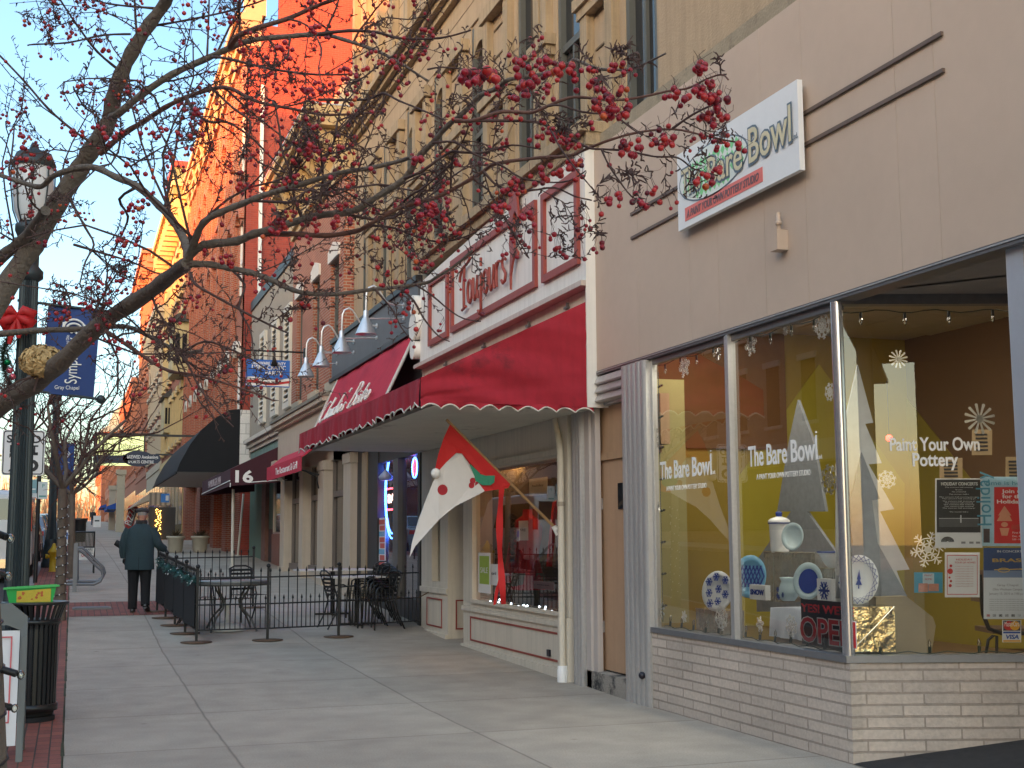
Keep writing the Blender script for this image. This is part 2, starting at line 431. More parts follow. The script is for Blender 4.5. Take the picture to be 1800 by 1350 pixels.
facing_block(150, 230, 16.5, TB, 'long tan brick block at the far end of the other side of the street')
# ---------------------------------------------------------------- pottery shop front
FX = 5.27
TAN = mat('tan_panel', (.51, .395, .31), .75, var=.10, scale=.9, bump=.12, bscale=160)
ALU = mat('brushed_aluminium', (.52, .51, .50), .38, metal=.55, var=.12, scale=30, bump=.05, bscale=300, streak=.12)
ALUD = mat('dark_aluminium', (.16, .155, .16), .45, metal=.5, var=.2, scale=20)
TRIMBR = mat('brown_strip', (.13, .09, .07), .6, var=.2)
BLACK = mat('black_paint', (.012, .012, .013), .5, var=.2)
WHITE = mat('white_paint', (.78, .77, .75), .5, var=.05)
RED = mat('red_paint', (.45, .02, .02), .5, var=.08)
GLASS = glass('window_glass', (.93, .95, .93), 1.0)
VINYL = mat('white_vinyl', (.8, .8, .78), .6, var=0)
STONEBRK = brick('split_stone', (.55, .47, .40), (.45, .385, .33), (.34, .285, .24), w=.52, h=.0815, ms=.0085, bump=1.0, var=.3, off=.37, freq=2)

def ret(u, z, dn=0.0):
    """point on the angled return pane: u metres from its corner"""
    v = RET_P + RET_E * u + RET_N * dn; return Vector((v.x, v.y, z))
shop = thing('storefront', 'beige panelled shop front with big corner display window above pale split stone', 'storefront', (FX, 9, 0))
# upper panel: wide sheets with fine joints
p = MB()
js = [12.575, 11.47, 10.35, 9.80, 9.0, 8.37, 7.2, 6.78, 5.6, 4.4, 2.6]
for a, b_ in zip(js, js[1:]):
    p.box(FX, FX + .10, b_ + .0022, a - .0022, 3.372, 5.80)
p.box(FX + .004, FX + .09, 2.61, 12.57, 3.38, 5.79)
p.build('upper_panel', TAN, shop)
MB().box(FX - .004, FX + .16, 2.6, 12.575, 3.325, 3.369).build('drip_edge', ALUD, shop)
MB().box(FX - .012, FX - .0045, 2.6, 12.57, 3.350, 3.360).build('drip_bead', ALU, shop)
a = onX(1111, 377); b_ = onX(1655.6, 62.4)
for z in (4.85, 4.602):
    MB().box(FX - .022, FX - .001, 6.665, 11.60, z - .014, z + .014).build('trim_strip', TRIMBR, shop)
# pilaster and louvred door head
def fluted(y0, y1, x, z0, z1, n):
    """vertical sheet-metal pilaster with rounded flutes"""
    m = MB(); prof = []; k = 6; w = (y1 - y0) / n
    for i in range(n):
        for j in range(k):
            t = j / k
            prof.append((x - .028 * (math.sin(PI * t) ** .6 if t > 0 else 0), y0 + w * (i + t)))
    prof.append((x, y1)); prof += [(x + .12, y1), (x + .12, y0)]
    m.prism([(px_, py_, z0) for px_, py_ in prof], (0, 0, z1 - z0)); return m
fluted(11.30, 11.865, FX - .02, 0, 3.322, 5).build('pilaster', ALU, shop)
fluted(12.96, 13.22, FX - .03, 0.0, 2.985, 3).build('pilaster', ALU, shop)
MB().box(FX, FX + .05, 12.83, 12.955, .0, 2.985).box(FX + .03, FX + .09, 12.72, 12.827, .0, 2.985).build('door_reveal', mat('reveal_cream', (.50, .45, .42), .55, var=.08, streak=.08), shop)
m = MB()
for i in range(3):
    z = 3.03 + i * .095
    m.prism([(FX + .0, 11.87, z), (FX - .035, 11.87, z + .012), (FX + .01, 11.87, z + .09), (FX + .06, 11.87, z + .09), (FX + .06, 11.87, z)], (0, .70, 0))
m.box(FX + .07, FX + .2, 11.87, 12.57, 3.003, 3.32)
m.build('louvre', ALU, shop)
# tan side door, set back on a worn concrete step
DX = FX + .13
d = MB().box(DX, DX + .05, 11.55, 12.80, .215, 2.42).build('door', mat('door_tan', (.47, .30, .185), .55, var=.1, streak=.05), shop)
q0, q1 = onX(1088, 895, DX), onX(1100, 848, DX)
MB().box(DX - .012, DX - .001, q1.y, q0.y, q0.z, q1.z).build('door_light', mat('dark_pane', (.02, .022, .025), .06, var=0), d)
MB().box(DX - .02, DX - .001, 12.762, 12.785, .6, .72).box(DX - .02, DX - .001, 12.762, 12.785, 1.9, 2.02).build('hinge', ALU, d)
MB().box(DX - .03, DX + .06, 12.803, 13.2, .2, 2.46).box(DX - .03, DX + .06, 11.4, 12.803, 2.423, 2.50).box(DX + .002, DX + .1, 11.3, 13.2, 2.503, 3.0).build('door_frame', mat('door_frame_tan', (.43, .27, .155), .6, var=.12, streak=.08), shop)
MB().box(FX - .0, DX + .06, 11.867, 12.955, .0, .195).build('step', mat('worn_concrete', (.33, .30, .26), .9, var=.35, scale=3, bump=.6, bscale=60, dirt=((.035, .035, .037), 3.2, .50)), shop)
# split stone below the glass: wall along the pavement, then the angled return
s = MB().box(FX, FX + .24, 8.0, 11.30, -.05, .70)
s.prism([(FX, 8.03, -.05), ret(0, -.05), ret(3.0, -.05), ret(3.0, -.05, -.24), ret(.0, -.05, -.24) + Vector((.1, .1, 0))], (0, 0, .75))
s.build('stone_base', STONEBRK, shop)
si = MB().box(FX - .018, FX + .16, 8.02, 11.30, .703, .752)
si.prism([ret(-.01, .7035, .018), ret(3.0, .7035, .018), ret(3.0, .7035, -.14), ret(.0, .7035, -.14)], (0, 0, .049))
si.build('sill', mat('sill_aluminium', (.24, .245, .26), .45, metal=.6, var=.15, scale=12), shop)
# glass: two panes on the pavement side, one on the return
def pane_x(y0, y1): return MB().add([(FX + .045, y1, .752), (FX + .045, y0, .752), (FX + .045, y0, 3.325), (FX + .045, y1, 3.325)], [(0, 1, 2, 3)])
MB().box(FX + .03, FX + .055, 11.255, 11.298, .753, 3.322).build('frame', ALU, shop)
MB().box(FX + .03, FX + .10, 8.06, 11.25, 3.27, 3.323).build('frame', ALUD, shop)
pl = pane_x(9.745, 11.255).build('window_pane', GLASS, shop)
pm = pane_x(8.04, 9.665).build('window_pane', GLASS, shop)
MB().box(FX - .006, FX + .07, 9.665, 9.702, .7525, 3.323).box(FX + .004, FX + .07, 9.709, 9.745, .7525, 3.323).build('mullion', ALU, shop)
MB().lathe([(.044, .753), (.044, 3.322)], (FX + .03, 8.055, 0), 20).build('corner_post', mat('polished_tube', (.60, .60, .63), .25, metal=.85, var=.05), shop)
c4 = [ret(.06, .752, -.045), ret(2.6, .752, -.045), ret(2.6, 3.30, -.045), ret(.06, 3.30, -.045)]
pr = MB().add(c4, [(0, 1, 2, 3)]).build('window_pane', glass('bright_glass', (.93, .95, .93), 1.15), shop)
MB().obox(ret(1.5, 3.37, -.06), RET_E, VZ_, RET_N, 1.5, .07, .045).build('frame', ALUD, shop)
# soffit over the entrance, entrance far wall and post
MB().prism([(FX + .11, 8.0, 3.372), ret(0, 3.372), ret(3.0, 3.372, .0), (8.3, 4.0, 3.372), (FX + .11, 4.0, 3.372)], (0, 0, .1)).build('soffit', mat('soffit_paint', (.24, .21, .19), .8, var=.2, scale=2), shop)
pp = onX(1790, 470, 5.36)
MB().box(5.32, 5.45, pp.y - .09, pp.y + .055, .0, 3.37).build('entrance_post', mat('pale_blue_aluminium', (.52, .56, .62), .35, metal=.5, var=.08), shop)
MB().box(5.335, 5.44, pp.y + .056, pp.y + .075, .0, 3.37).build('entrance_post_edge', WHITE, shop)
MB().box(5.75, 8.6, 2.6, 4.0, 0, 3.45).build('entrance_side_wall', TAN, shop)
# the room behind the glass
MUST = mat('mustard_wall', (.30, .235, .03), .8, var=.08, scale=2)
BRWN = mat('brown_wall', (.17, .095, .05), .8, var=.08, scale=2)
OCH = mat('ochre_wall', (.31, .215, .03), .8, var=.08, scale=2)
CZ = 3.85
MB().box(9.06, 9.2, 6.4, 12.45, 0, 4.1).build('back_wall', BRWN, shop)
MB().box(FX + .25, 9.06, 12.40, 12.55, 0, 4.1).build('side_wall', OCH, shop)
MB().box(FX + .6, 7.45, 12.37, 12.398, 2.55, 3.84).build('rust_band', mat('rust_wall', (.17, .075, .02), .8, var=.1), shop)
MB().box(FX + .30, FX + .62, 11.75, 12.0, .75, 3.2).build('olive_column', mat('olive_column', (.33, .29, .12), .8, var=.08), shop)
e_ = ret(3.6, .36, -.2)
MB().prism([(FX + .24, 12.4, .36), (FX + .24, 8.1, .36), e_, (9.4, e_.y, .36), (9.4, 12.4, .36)], (0, 0, .09)).build('floor', mat('shop_floor', (.22, .13, .07), .5, var=.2), shop)
# ceiling of square tiles
ct = MB()
for i in range(8):
    for j in range(16):
        x0 = FX + .25 + i * .61; y0 = 4.0 + j * .61
        if y0 + .6 > 12.4 or x0 + .6 > 9.4 or (Vector((x0, y0, 0)) - RET_P).dot(RET_N) > -.12: continue
        ct.box(x0 + .009, x0 + .601, y0 + .009, y0 + .601, CZ - .015, CZ)
e_ = ret(4.2, CZ + .002, -.06)
ct.prism([(FX + .11, 12.4, CZ + .002), (FX + .11, 8.1, CZ + .002), e_, (9.4, e_.y, CZ + .002), (9.4, 12.4, CZ + .002)], (0, 0, .05))
ct.build('ceiling', mat('ceiling_tile', (.46, .40, .30), .9, var=.1, scale=3, bump=.4, bscale=120), shop)
LAMPW = emit('shop_lamp_panel', (1.0, .92, .76), 1.7)
for x_, y_ in ((6.0, 11.0), (6.1, 9.3), (7.2, 8.4)):
    MB().box(x_ - .3, x_ + .3, y_ - .6, y_ + .6, CZ - .04, CZ - .018).build('ceiling_lamp', LAMPW, shop)
cb = MB().box(7.6, 8.3, 8.2, 8.8, CZ - .03, CZ - .017).build('ceiling_vent', mat('vent_brown', (.10, .075, .05), .7), shop)
# painted diamonds on the partition and wall
YEL = mat('yellow_diamond_paint', (.40, .335, .03), .75, var=.06); OLV = mat('olive_diamond_paint', (.30, .25, .03), .75, var=.06)
def mural(pts, f, th, m):
    MB().prism([f(*p_) for p_ in pts], th).build('wall_diamond', m, shop)
mural([(1440, 640), (1590, 850), (1590, 1100), (1300, 1100), (1290, 850)], lambda a, b: onY(a, b, 12.385), (0, .012, 0), YEL)
mural([(1593, 700), (1800, 960), (1800, 1140), (1593, 1140)], lambda a, b: onX(a, b, 9.045), (.012, 0, 0), MUST)
# lettering on the glass
def glass_words(y_left, zb, w, parent, pl_):
    x = FX + .043
    text('The', VINYL, (x, y_left, zb), .235, parent, width=w * .235, ext=.001, bold=.004, lift=.004)
    text('Bare', VINYL, (x, y_left - w * .275, zb), .235, parent, width=w * .30, ext=.001, bold=.004, lift=.004)
    text('Bowl', VINYL, (x, y_left - w * .63, zb), .245, parent, width=w * .36, ext=.001, bold=.004, lift=.004)
    text('A PAINT YOUR OWN POTTERY STUDIO', VINYL, (x, y_left - w * .12, zb - .115), .062, parent, width=w * .78, ext=.001, lift=.004, shear=.1)
    text('Ltd.', VINYL, (x, y_left - w * 1.0, zb), .045, parent, ext=.001, lift=.004)
    # spiky finials of the lettering
    k = MB()
    for yy in (y_left - w * .985,):
        for q in range(7):
            z = zb + .03 + q * .028
            k.box(x - .006, x - .003, yy - .018, yy, z, z + .012)
    k.build('letter_spikes', VINYL, parent)
a = onX(1161, 838, FX + .04); b2 = onX(1251, 832, FX + .04)
glass_words(a.y, onX(1205, 838, FX + .04).z, a.y - b2.y, pl, 0)
a = onX(1316, 819, FX + .04); b2 = onX(1437, 808, FX + .04)
glass_words(a.y, onX(1380, 813, FX + .04).z, a.y - b2.y, pm, 1)
def retpx(px, py, dn=-.045): return onP(px, py, RET_P + RET_N * dn, RET_N)
a = retpx(1563, 792); b2 = retpx(1721, 792)
text('Paint Your Own', VINYL, a, .135, pr, rt=RET_E, width=(b2 - a).length, ext=.001, bold=.003, lift=.004)
a = retpx(1603, 819); b2 = retpx(1683, 819)
text('Pottery', VINYL, a, .135, pr, rt=RET_E, width=(b2 - a).length, ext=.001, bold=.003, lift=.004)

# sign board over the window
sg = thing('shop_sign', 'white sign board with green harlequin oval and outlined lettering on the beige panel', 'sign', (FX - .05, 9.3, 4.75))
SX0 = FX - .095
y0, y1, z0, z1 = 8.287, 10.37, 4.383, 5.10
MB().box(SX0, SX0 + .045, y0, y1, z0, z1).build('board', mat('sign_white', (.74, .74, .74), .45, var=.05), sg)
MB().box(SX0 + .045, FX - .001, y0 + .1, y1 - .1, z0 + .08, z1 - .08).build('standoff', ALUD, sg)
def S(u, v, dx=.002): return Vector((SX0 - dx, y1 - u * (y1 - y0), z0 + v * (z1 - z0)))
SLATE = mat('slate_blue_paint', (.115, .155, .20), .5, var=.06); CREAMY = mat('letter_cream', (.62, .55, .36), .5, var=.04)
GRN = mat('harlequin_green', (.22, .62, .26), .5, var=.05); SALM = mat('salmon_band', (.72, .17, .14), .5, var=.05)
def ell(cu, cv_, ru, rv, dx, n=40): return [S(cu + ru * math.cos(2 * PI * i / n), cv_ + rv * math.sin(2 * PI * i / n), dx) for i in range(n)]
MB().prism(ell(.325, .56, .305, .335, .004), (.003, 0, 0)).build('oval_rim', SLATE, sg)
MB().prism(ell(.325, .56, .296, .315, .006), (.003, 0, 0)).build('oval', mat('oval_white', (.70, .74, .70), .5, var=.03), sg)
k = MB(); nu, nv = 15, 7
for i in range(-nu, nu * 2):
    for j in range(-nv, nv * 2):
        if j % 2: continue
        u = .04 + i * .0385; v = .22 + j * .062
        if ((u - .325) / .275) ** 2 + ((v - .56) / .27) ** 2 > 1: continue
        k.prism([S(u - .0175, v, .008), S(u, v + .060, .008), S(u + .0175, v, .008), S(u, v - .060, .008)], (.002, 0, 0))
k.build('harlequin_pattern', GRN, sg)
def sign_word(s, u0, u1, v, size):
    for m_, bo, lf, nm in ((SLATE, .021, .010, 'letter_outline'), (CREAMY, .002, .014, 'lettering')):
        text(s, m_, S(u0, v, 0), size, sg, width=(u1 - u0) * (y1 - y0) + (.03 if bo > .01 else 0), bold=bo, ext=.0015, lift=lf, name=nm)
sign_word('The', .05, .225, .40, .36); sign_word('Bare', .285, .575, .36, .36); sign_word('Bowl', .63, .945, .36, .42)
MB().prism([S(.07, .08, .004), S(.735, .08, .004), S(.735, .25, .004), S(.07, .25, .004)], (.003, 0, 0)).build('band', SALM, sg)
text('A PAINT YOUR OWN POTTERY STUDIO', mat('band_letters', (.16, .10, .11), .5, var=0), S(.09, .115, 0), .095, sg, width=.62 * (y1 - y0), ext=.001, lift=.007, shear=.25, bold=.002)
text('Ltd.', SLATE, S(.955, .36, 0), .06, sg, ext=.001, lift=.006)
# little conduit box below the sign
p1 = onX(1379, 420); cbx = thing('conduit_box', 'small tan electrical box with pipe stub on the beige panel', 'electrical box', (FX, p1.y, p1.z))
MB().box(FX - .10, FX - .001, p1.y - .055, p1.y + .055, p1.z - .10, p1.z + .06).build('box', TAN, cbx)
MB().lathe([(.018, p1.z + .06), (.018, p1.z + .11), (.026, p1.z + .112), (.026, p1.z + .14), (.018, p1.z + .142), (.018, p1.z + .21)], (FX - .05, p1.y, 0), 10).build('pipe_stub', TAN, cbx)
# black knob of a water tap by the pilaster
q = onX(1137, 1187); tp = MB().ball((FX - .05, q.y, q.z), .035, 12, 8).tube([(FX - .03, q.y, q.z), (FX + .01, q.y, q.z)], .015)
tag(tp.build('wall_tap_cap', mat('navy_rubber', (.012, .012, .022), .4, var=.1)), 'round dark cap on the wall at the foot of the aluminium pilaster', 'wall cap')
# ---------------------------------------------------------------- goods and decorations in the pottery window
FOIL = mat('silver_foil', (.60, .59, .56), .25, metal=.7, var=.25, scale=9, bump=1.0, bscale=14)
CLOTH = mat('pale_blue_cloth', (.55, .60, .70), .8, var=.1, scale=8)
GLAZE = mat('white_glaze', (.78, .80, .82), .25, var=.05); BLUE = mat('cobalt_glaze', (.03, .06, .30), .25, var=.15)
SKY_ = mat('light_blue_glaze', (.20, .48, .72), .25, var=.1); PALE = mat('pale_aqua_glaze', (.55, .70, .76), .25, var=.08)
SILV = mat('silver_board', (.24, .26, .29), .6, metal=.1, var=.25, scale=18, bump=.3, bscale=200)
SILVL = mat('white_silver_board', (.58, .59, .60), .6, var=.12, scale=12)
FW = [VX_, VY_]
# plinth under the pale cloth
pt = thing('display_plinth', 'low display plinth under a pale blue cloth behind the glass', 'display plinth', (6.0, 9.2, .45))
MB().box(5.62, 6.15, 8.35, 9.63, .46, 1.0).build('plinth', mat('plinth_wood', (.3, .25, .2), .8), pt)
cm = MB(); n = 26
top = [(5.60, lerp(8.33, 9.65, i / n), 1.008) for i in range(n + 1)]
bot = [(5.585 + .02 * math.sin(i * 1.1), lerp(8.33, 9.65, i / n), .77) for i in range(n + 1)]
bk = [(6.2, lerp(8.33, 9.65, i / n), 1.008) for i in range(n + 1)]
cm.add(top + bot + bk, [(i, i + 1, n + 2 + i, n + 1 + i) for i in range(n)] + [(i, 2 * n + 2 + i, 2 * n + 3 + i, i + 1) for i in range(n)], True)
cm.add([(5.6, 8.33, 1.008), (6.2, 8.33, 1.008), (6.2, 8.32, .77), (5.6, 8.32, .77)], [(0, 1, 2, 3)])
cm.build('cloth', CLOTH, pt)
def px_size(px, X):  # metres per photo pixel, vertically, at depth of px column on plane X
    a = onX(px, 950, X); b = onX(px, 951, X); return abs(a.z - b.z)
def foil_box(px0, px1, py0, py1, X, lab, depth=.22):
    a = onX(px0, py1, X); b = onX(px1, py0, X); 
    t = thing('foil_box', lab, 'gift box', (X, (a.y + b.y) / 2, a.z), 'foil-wrapped display boxes')
    MB().box(X, X + depth, b.y, a.y, a.z, b.z).build('box', FOIL, t)
    r = MB(); r.tube([(X - .004, a.y, b.z), (X - .004, b.y, b.z)], .004, 6).tube([(X - .002, lerp(a.y, b.y, .5), a.z), (X - .002, lerp(a.y, b.y, .55), b.z)], .003, 6)
    r.build('foil_fold', mat('bright_fold', (.8, .78, .7), .15, metal=1), t)
    return t
foil_box(1224, 1270, 1074, 1112, 5.60, 'small foil box under the oval platter behind the left pane')
foil_box(1345, 1374, 970, 1056, 5.95, 'tall foil box beside the lattice plate')
foil_box(1376, 1432, 972, 1048, 5.90, 'wide foil box that carries the white canister', .34)
foil_box(1440, 1490, 1000, 1060, 5.85, 'foil box under the blue rimmed bowl')
def plate(px, py, rw, rh, X, lab, base, deco, nm='plate', pattern=None, tilt=.25):
    """plate standing upright toward the street, leaning back"""
    c = onX(px, py, X); s = px_size(px, X); rz = rh * s
    c2 = onX(px - rw, py, X); c3 = onX(px + rw, py, X); ry = min(rz * 1.15, abs(c2.y - c3.y) / 2)
    t = thing(nm, lab, 'plate', (X, c.y, c.z - rz), 'painted plates in the pottery window')
    ax = Vector((-1, -.75, tilt)).normalized(); a = ax.cross(VZ_).normalized(); b = a.cross(ax)
    def P(u, v, d): return c + a * (u * rz * .82) + b * (v * rz) + ax * d
    N = 28; m = MB(); rings = [(0, .0), (.62, .0), (.72, .012), (1, .03), (1.0, .022), (.7, .0), (0, -.01)]
    vs = [P(r * math.cos(2 * PI * i / N), r * math.sin(2 * PI * i / N), h) for r, h in rings for i in range(N)]
    m.add(vs, [(k * N + i, k * N + (i + 1) % N, (k + 1) * N + (i + 1) % N, (k + 1) * N + i) for k in range(len(rings) - 1) for i in range(N)], True)
    m.build('dish', base, t)
    if pattern:
        d = MB(); pattern(d, P); d.build('painted_pattern', deco, t)
    return t
def star(d, P, u, v, r, h=.034, arms=6, w=.16):
    for k in range(arms):
        an = PI * k / arms * 2; ca, sa = math.cos(an), math.sin(an)
        q = [(0, w * r), (r, w * r * .6), (r, -w * r * .6), (0, -w * r)]
        d.prism([P(u + x * ca - y * sa, v + x * sa + y * ca, h) for x, y in q], (-.001, 0, 0))
        for s_ in (-1, 1):
            q2 = [(r * .5, 0), (r * .85, s_ * r * .33), (r * .72, s_ * r * .38), (r * .4, s_ * .06 * r)]
            d.prism([P(u + x * ca - y * sa, v + x * sa + y * ca, h) for x, y in q2], (-.001, 0, 0))
def pat_scatter(d, P):
    for u, v in ((-.5, .55), (.1, .7), (.55, .45), (-.1, .1), (.5, -.1), (-.55, -.15), (-.1, -.5), (.4, -.6)): star(d, P, u, v, .23)
def pat_lattice(d, P):
    for i in range(-8, 9):
        for s_ in (-1, 1):
            pts = []
            for t in (-1, -.5, 0, .5, 1):
                u = i * .22 + s_ * t * .5; v = t
                pts.append((u, v))
            for (u0, v0), (u1, v1) in zip(pts, pts[1:]):
                if max(u0 * u0 + v0 * v0, u1 * u1 + v1 * v1) < 1.0:
                    d.prism([P(u0 - .04, v0, .034), P(u0 + .04, v0, .034), P(u1 + .04, v1, .034), P(u1 - .04, v1, .034)], (-.001, 0, 0))
def pat_disc(d, P):
    N = 24
    d.prism([P(.66 * math.cos(2 * PI * i / N), .66 * math.sin(2 * PI * i / N), .014) for i in range(N)], (-.001, 0, 0))
def pat_tree(d, P):
    d.prism([P(-.03, -.35, .014), P(.03, -.35, .014), P(.02, -.2, .014), P(.16, -.2, .014), P(.05, .02, .014), P(.1, .02, .014), P(0, .42, .014), P(-.1, .02, .014), P(-.05, .02, .014), P(-.16, -.2, .014), P(-.02, -.2, .014)], (-.001, 0, 0))
    N = 22
    for i in range(N):
        for da in (.45, -.45):
            a0, a1 = 2 * PI * i / N, 2 * PI * i / N + da
            q = lambda r, a, e: P(r * math.cos(a + e), r * math.sin(a + e), .026 if r < .85 else .036)
            d.prism([q(.72, a0, -.02), q(.72, a0, .02), q(.98, a1, .015), q(.98, a1, -.015)], (-.001, 0, 0))
plate(1263, 1040, 19, 36, 5.62, 'oval white platter with scattered blue snowflakes behind the left pane', GLAZE, BLUE, 'platter', pat_scatter)
plate(1320, 1014, 20, 38, 5.72, 'blue plate with a dark lattice pattern', SKY_, BLUE, pattern=pat_lattice)
tk = plate(1395, 944, 15, 25, 5.86, 'small white plate with pale blue rim leaning on the canister', PALE, RED, pattern=None)
plate(1422, 1022, 20, 33, 5.70, 'round pale plate with a cobalt blue centre', PALE, BLUE, pattern=pat_disc)
plate(1511, 1020, 20, 44, 5.62, 'large white plate with blue tree and criss-cross rim right of the corner post', GLAZE, BLUE, pattern=pat_tree)
def tile(px0, px1, py0, py1, X, lab, words=None):
    a = onX(px0, py1, X); b = onX(px1, py0, X)
    t = thing('painted_tile', lab, 'tile', (X, (a.y + b.y) / 2, a.z))
    MB().box(X, X + .05, b.y, a.y, a.z, b.z).build('body', GLAZE, t)
    cy, cz = (a.y + b.y) / 2, (a.z + b.z) / 2; h = (b.z - a.z)
    if words: text(words, BLUE, (X, a.y - .02, cz - .02), .06, t, width=(a.y - b.y) - .04, bold=.003, ext=.001, lift=.003)
    else:
        d = MB(); P = lambda u, v, dd: Vector((X - .002, cy - u * h * .5, cz + v * h * .5)); star(d, P, 0, 0, .85); d.build('painted_pattern', BLUE, t)
tile(1318, 1345, 1029, 1053, 5.63, 'small white block painted with the word SNOW', 'SNOW')
tile(1437, 1461, 1018, 1058, 5.68, 'white tile with one dark blue snowflake')
# canister, vase, bowl
c = onX(1371, 971, 6.02); s = px_size(1371, 6.02); r = 18 * s
cn = thing('canister', 'tall white lidded canister with blue knob standing on the foil box', 'canister', (6.02, c.y, c.z))
MB().lathe([(r * .85, 0), (r * .9, .02), (r, 52 * s)], c, 24).build('body', GLAZE, cn)
ld = MB().lathe([(r * 1.08, 52 * s), (r * 1.08, 56 * s), (r * .8, 60 * s), (r * .3, 63 * s)], c, 24).build('lid', GLAZE, cn)
MB().lathe([(r * 1.085, 50.5 * s), (r * 1.085, 52.5 * s)], c, 24).build('rim_band', BLUE, cn)
MB().lathe([(r * .28, 62 * s), (r * .34, 70 * s), (r * .22, 72 * s)], c, 12).build('knob', BLUE, ld)
c = onX(1386, 1056, 5.66); s = px_size(1386, 5.66)
va = thing('vase', 'round pale vase with small blue stars', 'vase', c)
MB().lathe([(11 * s, 0), (17 * s, 8 * s), (18 * s, 16 * s), (14 * s, 28 * s), (12 * s, 34 * s), (15 * s, 41 * s), (14 * s, 41 * s), (11 * s, 34 * s)], c, 24).build('body', PALE, va)
d = MB()
for u, v in ((-.5, .3), (.3, .55), (.1, .18), (.6, .25)):
    cc = c + Vector((-17.6 * s * math.cos(u), 17.6 * s * math.sin(u), 36 * s * v)); P = lambda a, b, dd: cc + Vector((-.004, -a * .03, b * .03)); star(d, P, 0, 0, .8)
d.build('painted_pattern', BLUE, va)
c = onX(1470, 1000, 5.95); s = px_size(1470, 5.95)
bw = thing('bowl', 'wide white bowl with blue rim beside the corner post', 'bowl', c)
MB().lathe([(12 * s, 0), (20 * s, 8 * s), (30 * s, 26 * s), (33 * s, 30 * s), (31 * s, 30 * s), (18 * s, 9 * s), (0, 4 * s)], c, 28).build('body', GLAZE, bw)
MB().lathe([(33.3 * s, 28.5 * s), (33.6 * s, 31 * s), (31 * s, 31 * s)], c, 28).build('rim_band', BLUE, bw)
# cut-out trees
def cut_tree(pts, X, m, lab, th=.03):
    q = [onX(x, y, X) for x, y in pts]; zlo = min(v.z for v in q)
    o = MB().prism(q, (th, 0, 0)).build('cutout_tree', m)
    return tag(o, lab, 'cutout tree', 'flat board Christmas trees in the window')
cut_tree([(1402, 703), (1430, 778), (1451, 899), (1418, 899), (1482, 990), (1482, 1075), (1330, 1075), (1330, 985), (1390, 899), (1366, 899), (1386, 778)], 6.6, SILV, 'tall grey board tree with a plain pointed top behind the middle pane')
def rcut(pts, dn, m, lab):
    q = [retpx(x, y, dn) for x, y in pts]
    o = MB().prism(q, tuple(RET_N * -.03)).build('cutout_tree', m)
    return tag(o, lab, 'cutout tree', 'flat board Christmas trees in the window')
rcut([(1508, 641), (1535, 743), (1521, 745), (1550, 814), (1527, 816), (1572, 895), (1547, 899), (1599, 1001), (1576, 1003), (1598, 1060), (1470, 1060), (1470, 816), (1490, 750), (1484, 745)], -.75, SILVL, 'whitish board tree with five stepped tiers behind the corner post')
rcut([(1515, 795), (1547, 877), (1533, 880), (1543, 955), (1595, 1048), (1560, 1052), (1470, 1052), (1484, 955), (1499, 955), (1490, 880), (1496, 878)], -.6, SILV, 'shorter dark grey board tree in front of the whitish one')
# gold foil parcel behind the return pane
a = retpx(1497, 1146, -.15); b_ = retpx(1572, 1066, -.15); w = (Vector((b_.x, b_.y, 0)) - Vector((a.x, a.y, 0))).length
gp = thing('foil_parcel', 'large crumpled gold foil parcel on the sill right of the corner post', 'gift box', a)
MB().obox(a + RET_E * (w / 2) - RET_N * .15 + VZ_ * ((b_.z - a.z) / 2), RET_E, VZ_, RET_N, w / 2, (b_.z - a.z) / 2, .15).build('box', mat('gold_foil', (.50, .42, .26), .2, metal=1, var=.2, bump=1.0, bscale=9), gp)
MB().tube([a + VZ_ * .01, a + RET_E * (w * .5) + VZ_ * (b_.z - a.z) * .5 + RET_N * .004, Vector((b_.x, b_.y, b_.z)) + RET_N * .004], .004, 6).build('foil_fold', mat('bright_fold', (.8, .78, .7), .15, metal=1), gp)
# beige draped shape beside it
dr = [retpx(x, y, -.45) for x, y in ((1540, 1050), (1593, 1048), (1640, 1085), (1645, 1100), (1636, 1160), (1540, 1160))]
tag(MB().prism(dr, tuple(RET_N * -.2)).build('draped_stand', mat('beige_drape', (.33, .27, .17), .9, var=.1)), 'beige draped stand beside the gold foil parcel', 'display stand')
# notices on the return pane, stuck on its inner face
def card(px0, px1, py0, py1, m, nm, lab, cat='poster', skew=0):
    a = retpx(px0, py1, -.052); b_ = retpx(px1, py1, -.052); c_ = retpx(px1, py0 + skew, -.052); d_ = retpx(px0, py0, -.052)
    t = thing(nm, lab, cat, a)
    MB().prism([a, b_, c_, d_], tuple(RET_N * -.003)).build('sheet', m, t)
    def Q(u, v): return a + (b_ - a) * u + (d_ - a) * v
    W = (b_ - a).length; H = (d_ - a).length
    def T(s, u, v, size, m2, wd=None, **k): return text(s, m2, Q(u, v), size * H, t, rt=(b_ - a), width=wd * W if wd else None, ext=.0005, lift=.0015, **k)
    def B(u0, u1, v0, v1, m2, lf=.001, nm2='print'):
        return MB().prism([Q(u0, v0) + RET_N * lf, Q(u1, v0) + RET_N * lf, Q(u1, v1) + RET_N * lf, Q(u0, v1) + RET_N * lf], tuple(RET_N * -.0006)).build(nm2, m2, t)
    return t, T, B, Q
PAPER = mat('paper', (.70, .70, .72), .7, var=.03); INK = mat('ink', (.02, .02, .025), .6, var=0); GREYINK = mat('grey_ink', (.22, .22, .24), .6, var=0)
t, T, B, Q = card(1644, 1727, 841, 963, PAPER, 'poster', 'black and white poster headed Holiday Concerts')
B(.03, .96, .22, .985, mat('poster_black', (.03, .03, .033), .6, var=.15))
T('HOLIDAY CONCERTS', .12, .90, .062, VINYL, .78, bold=.0008)
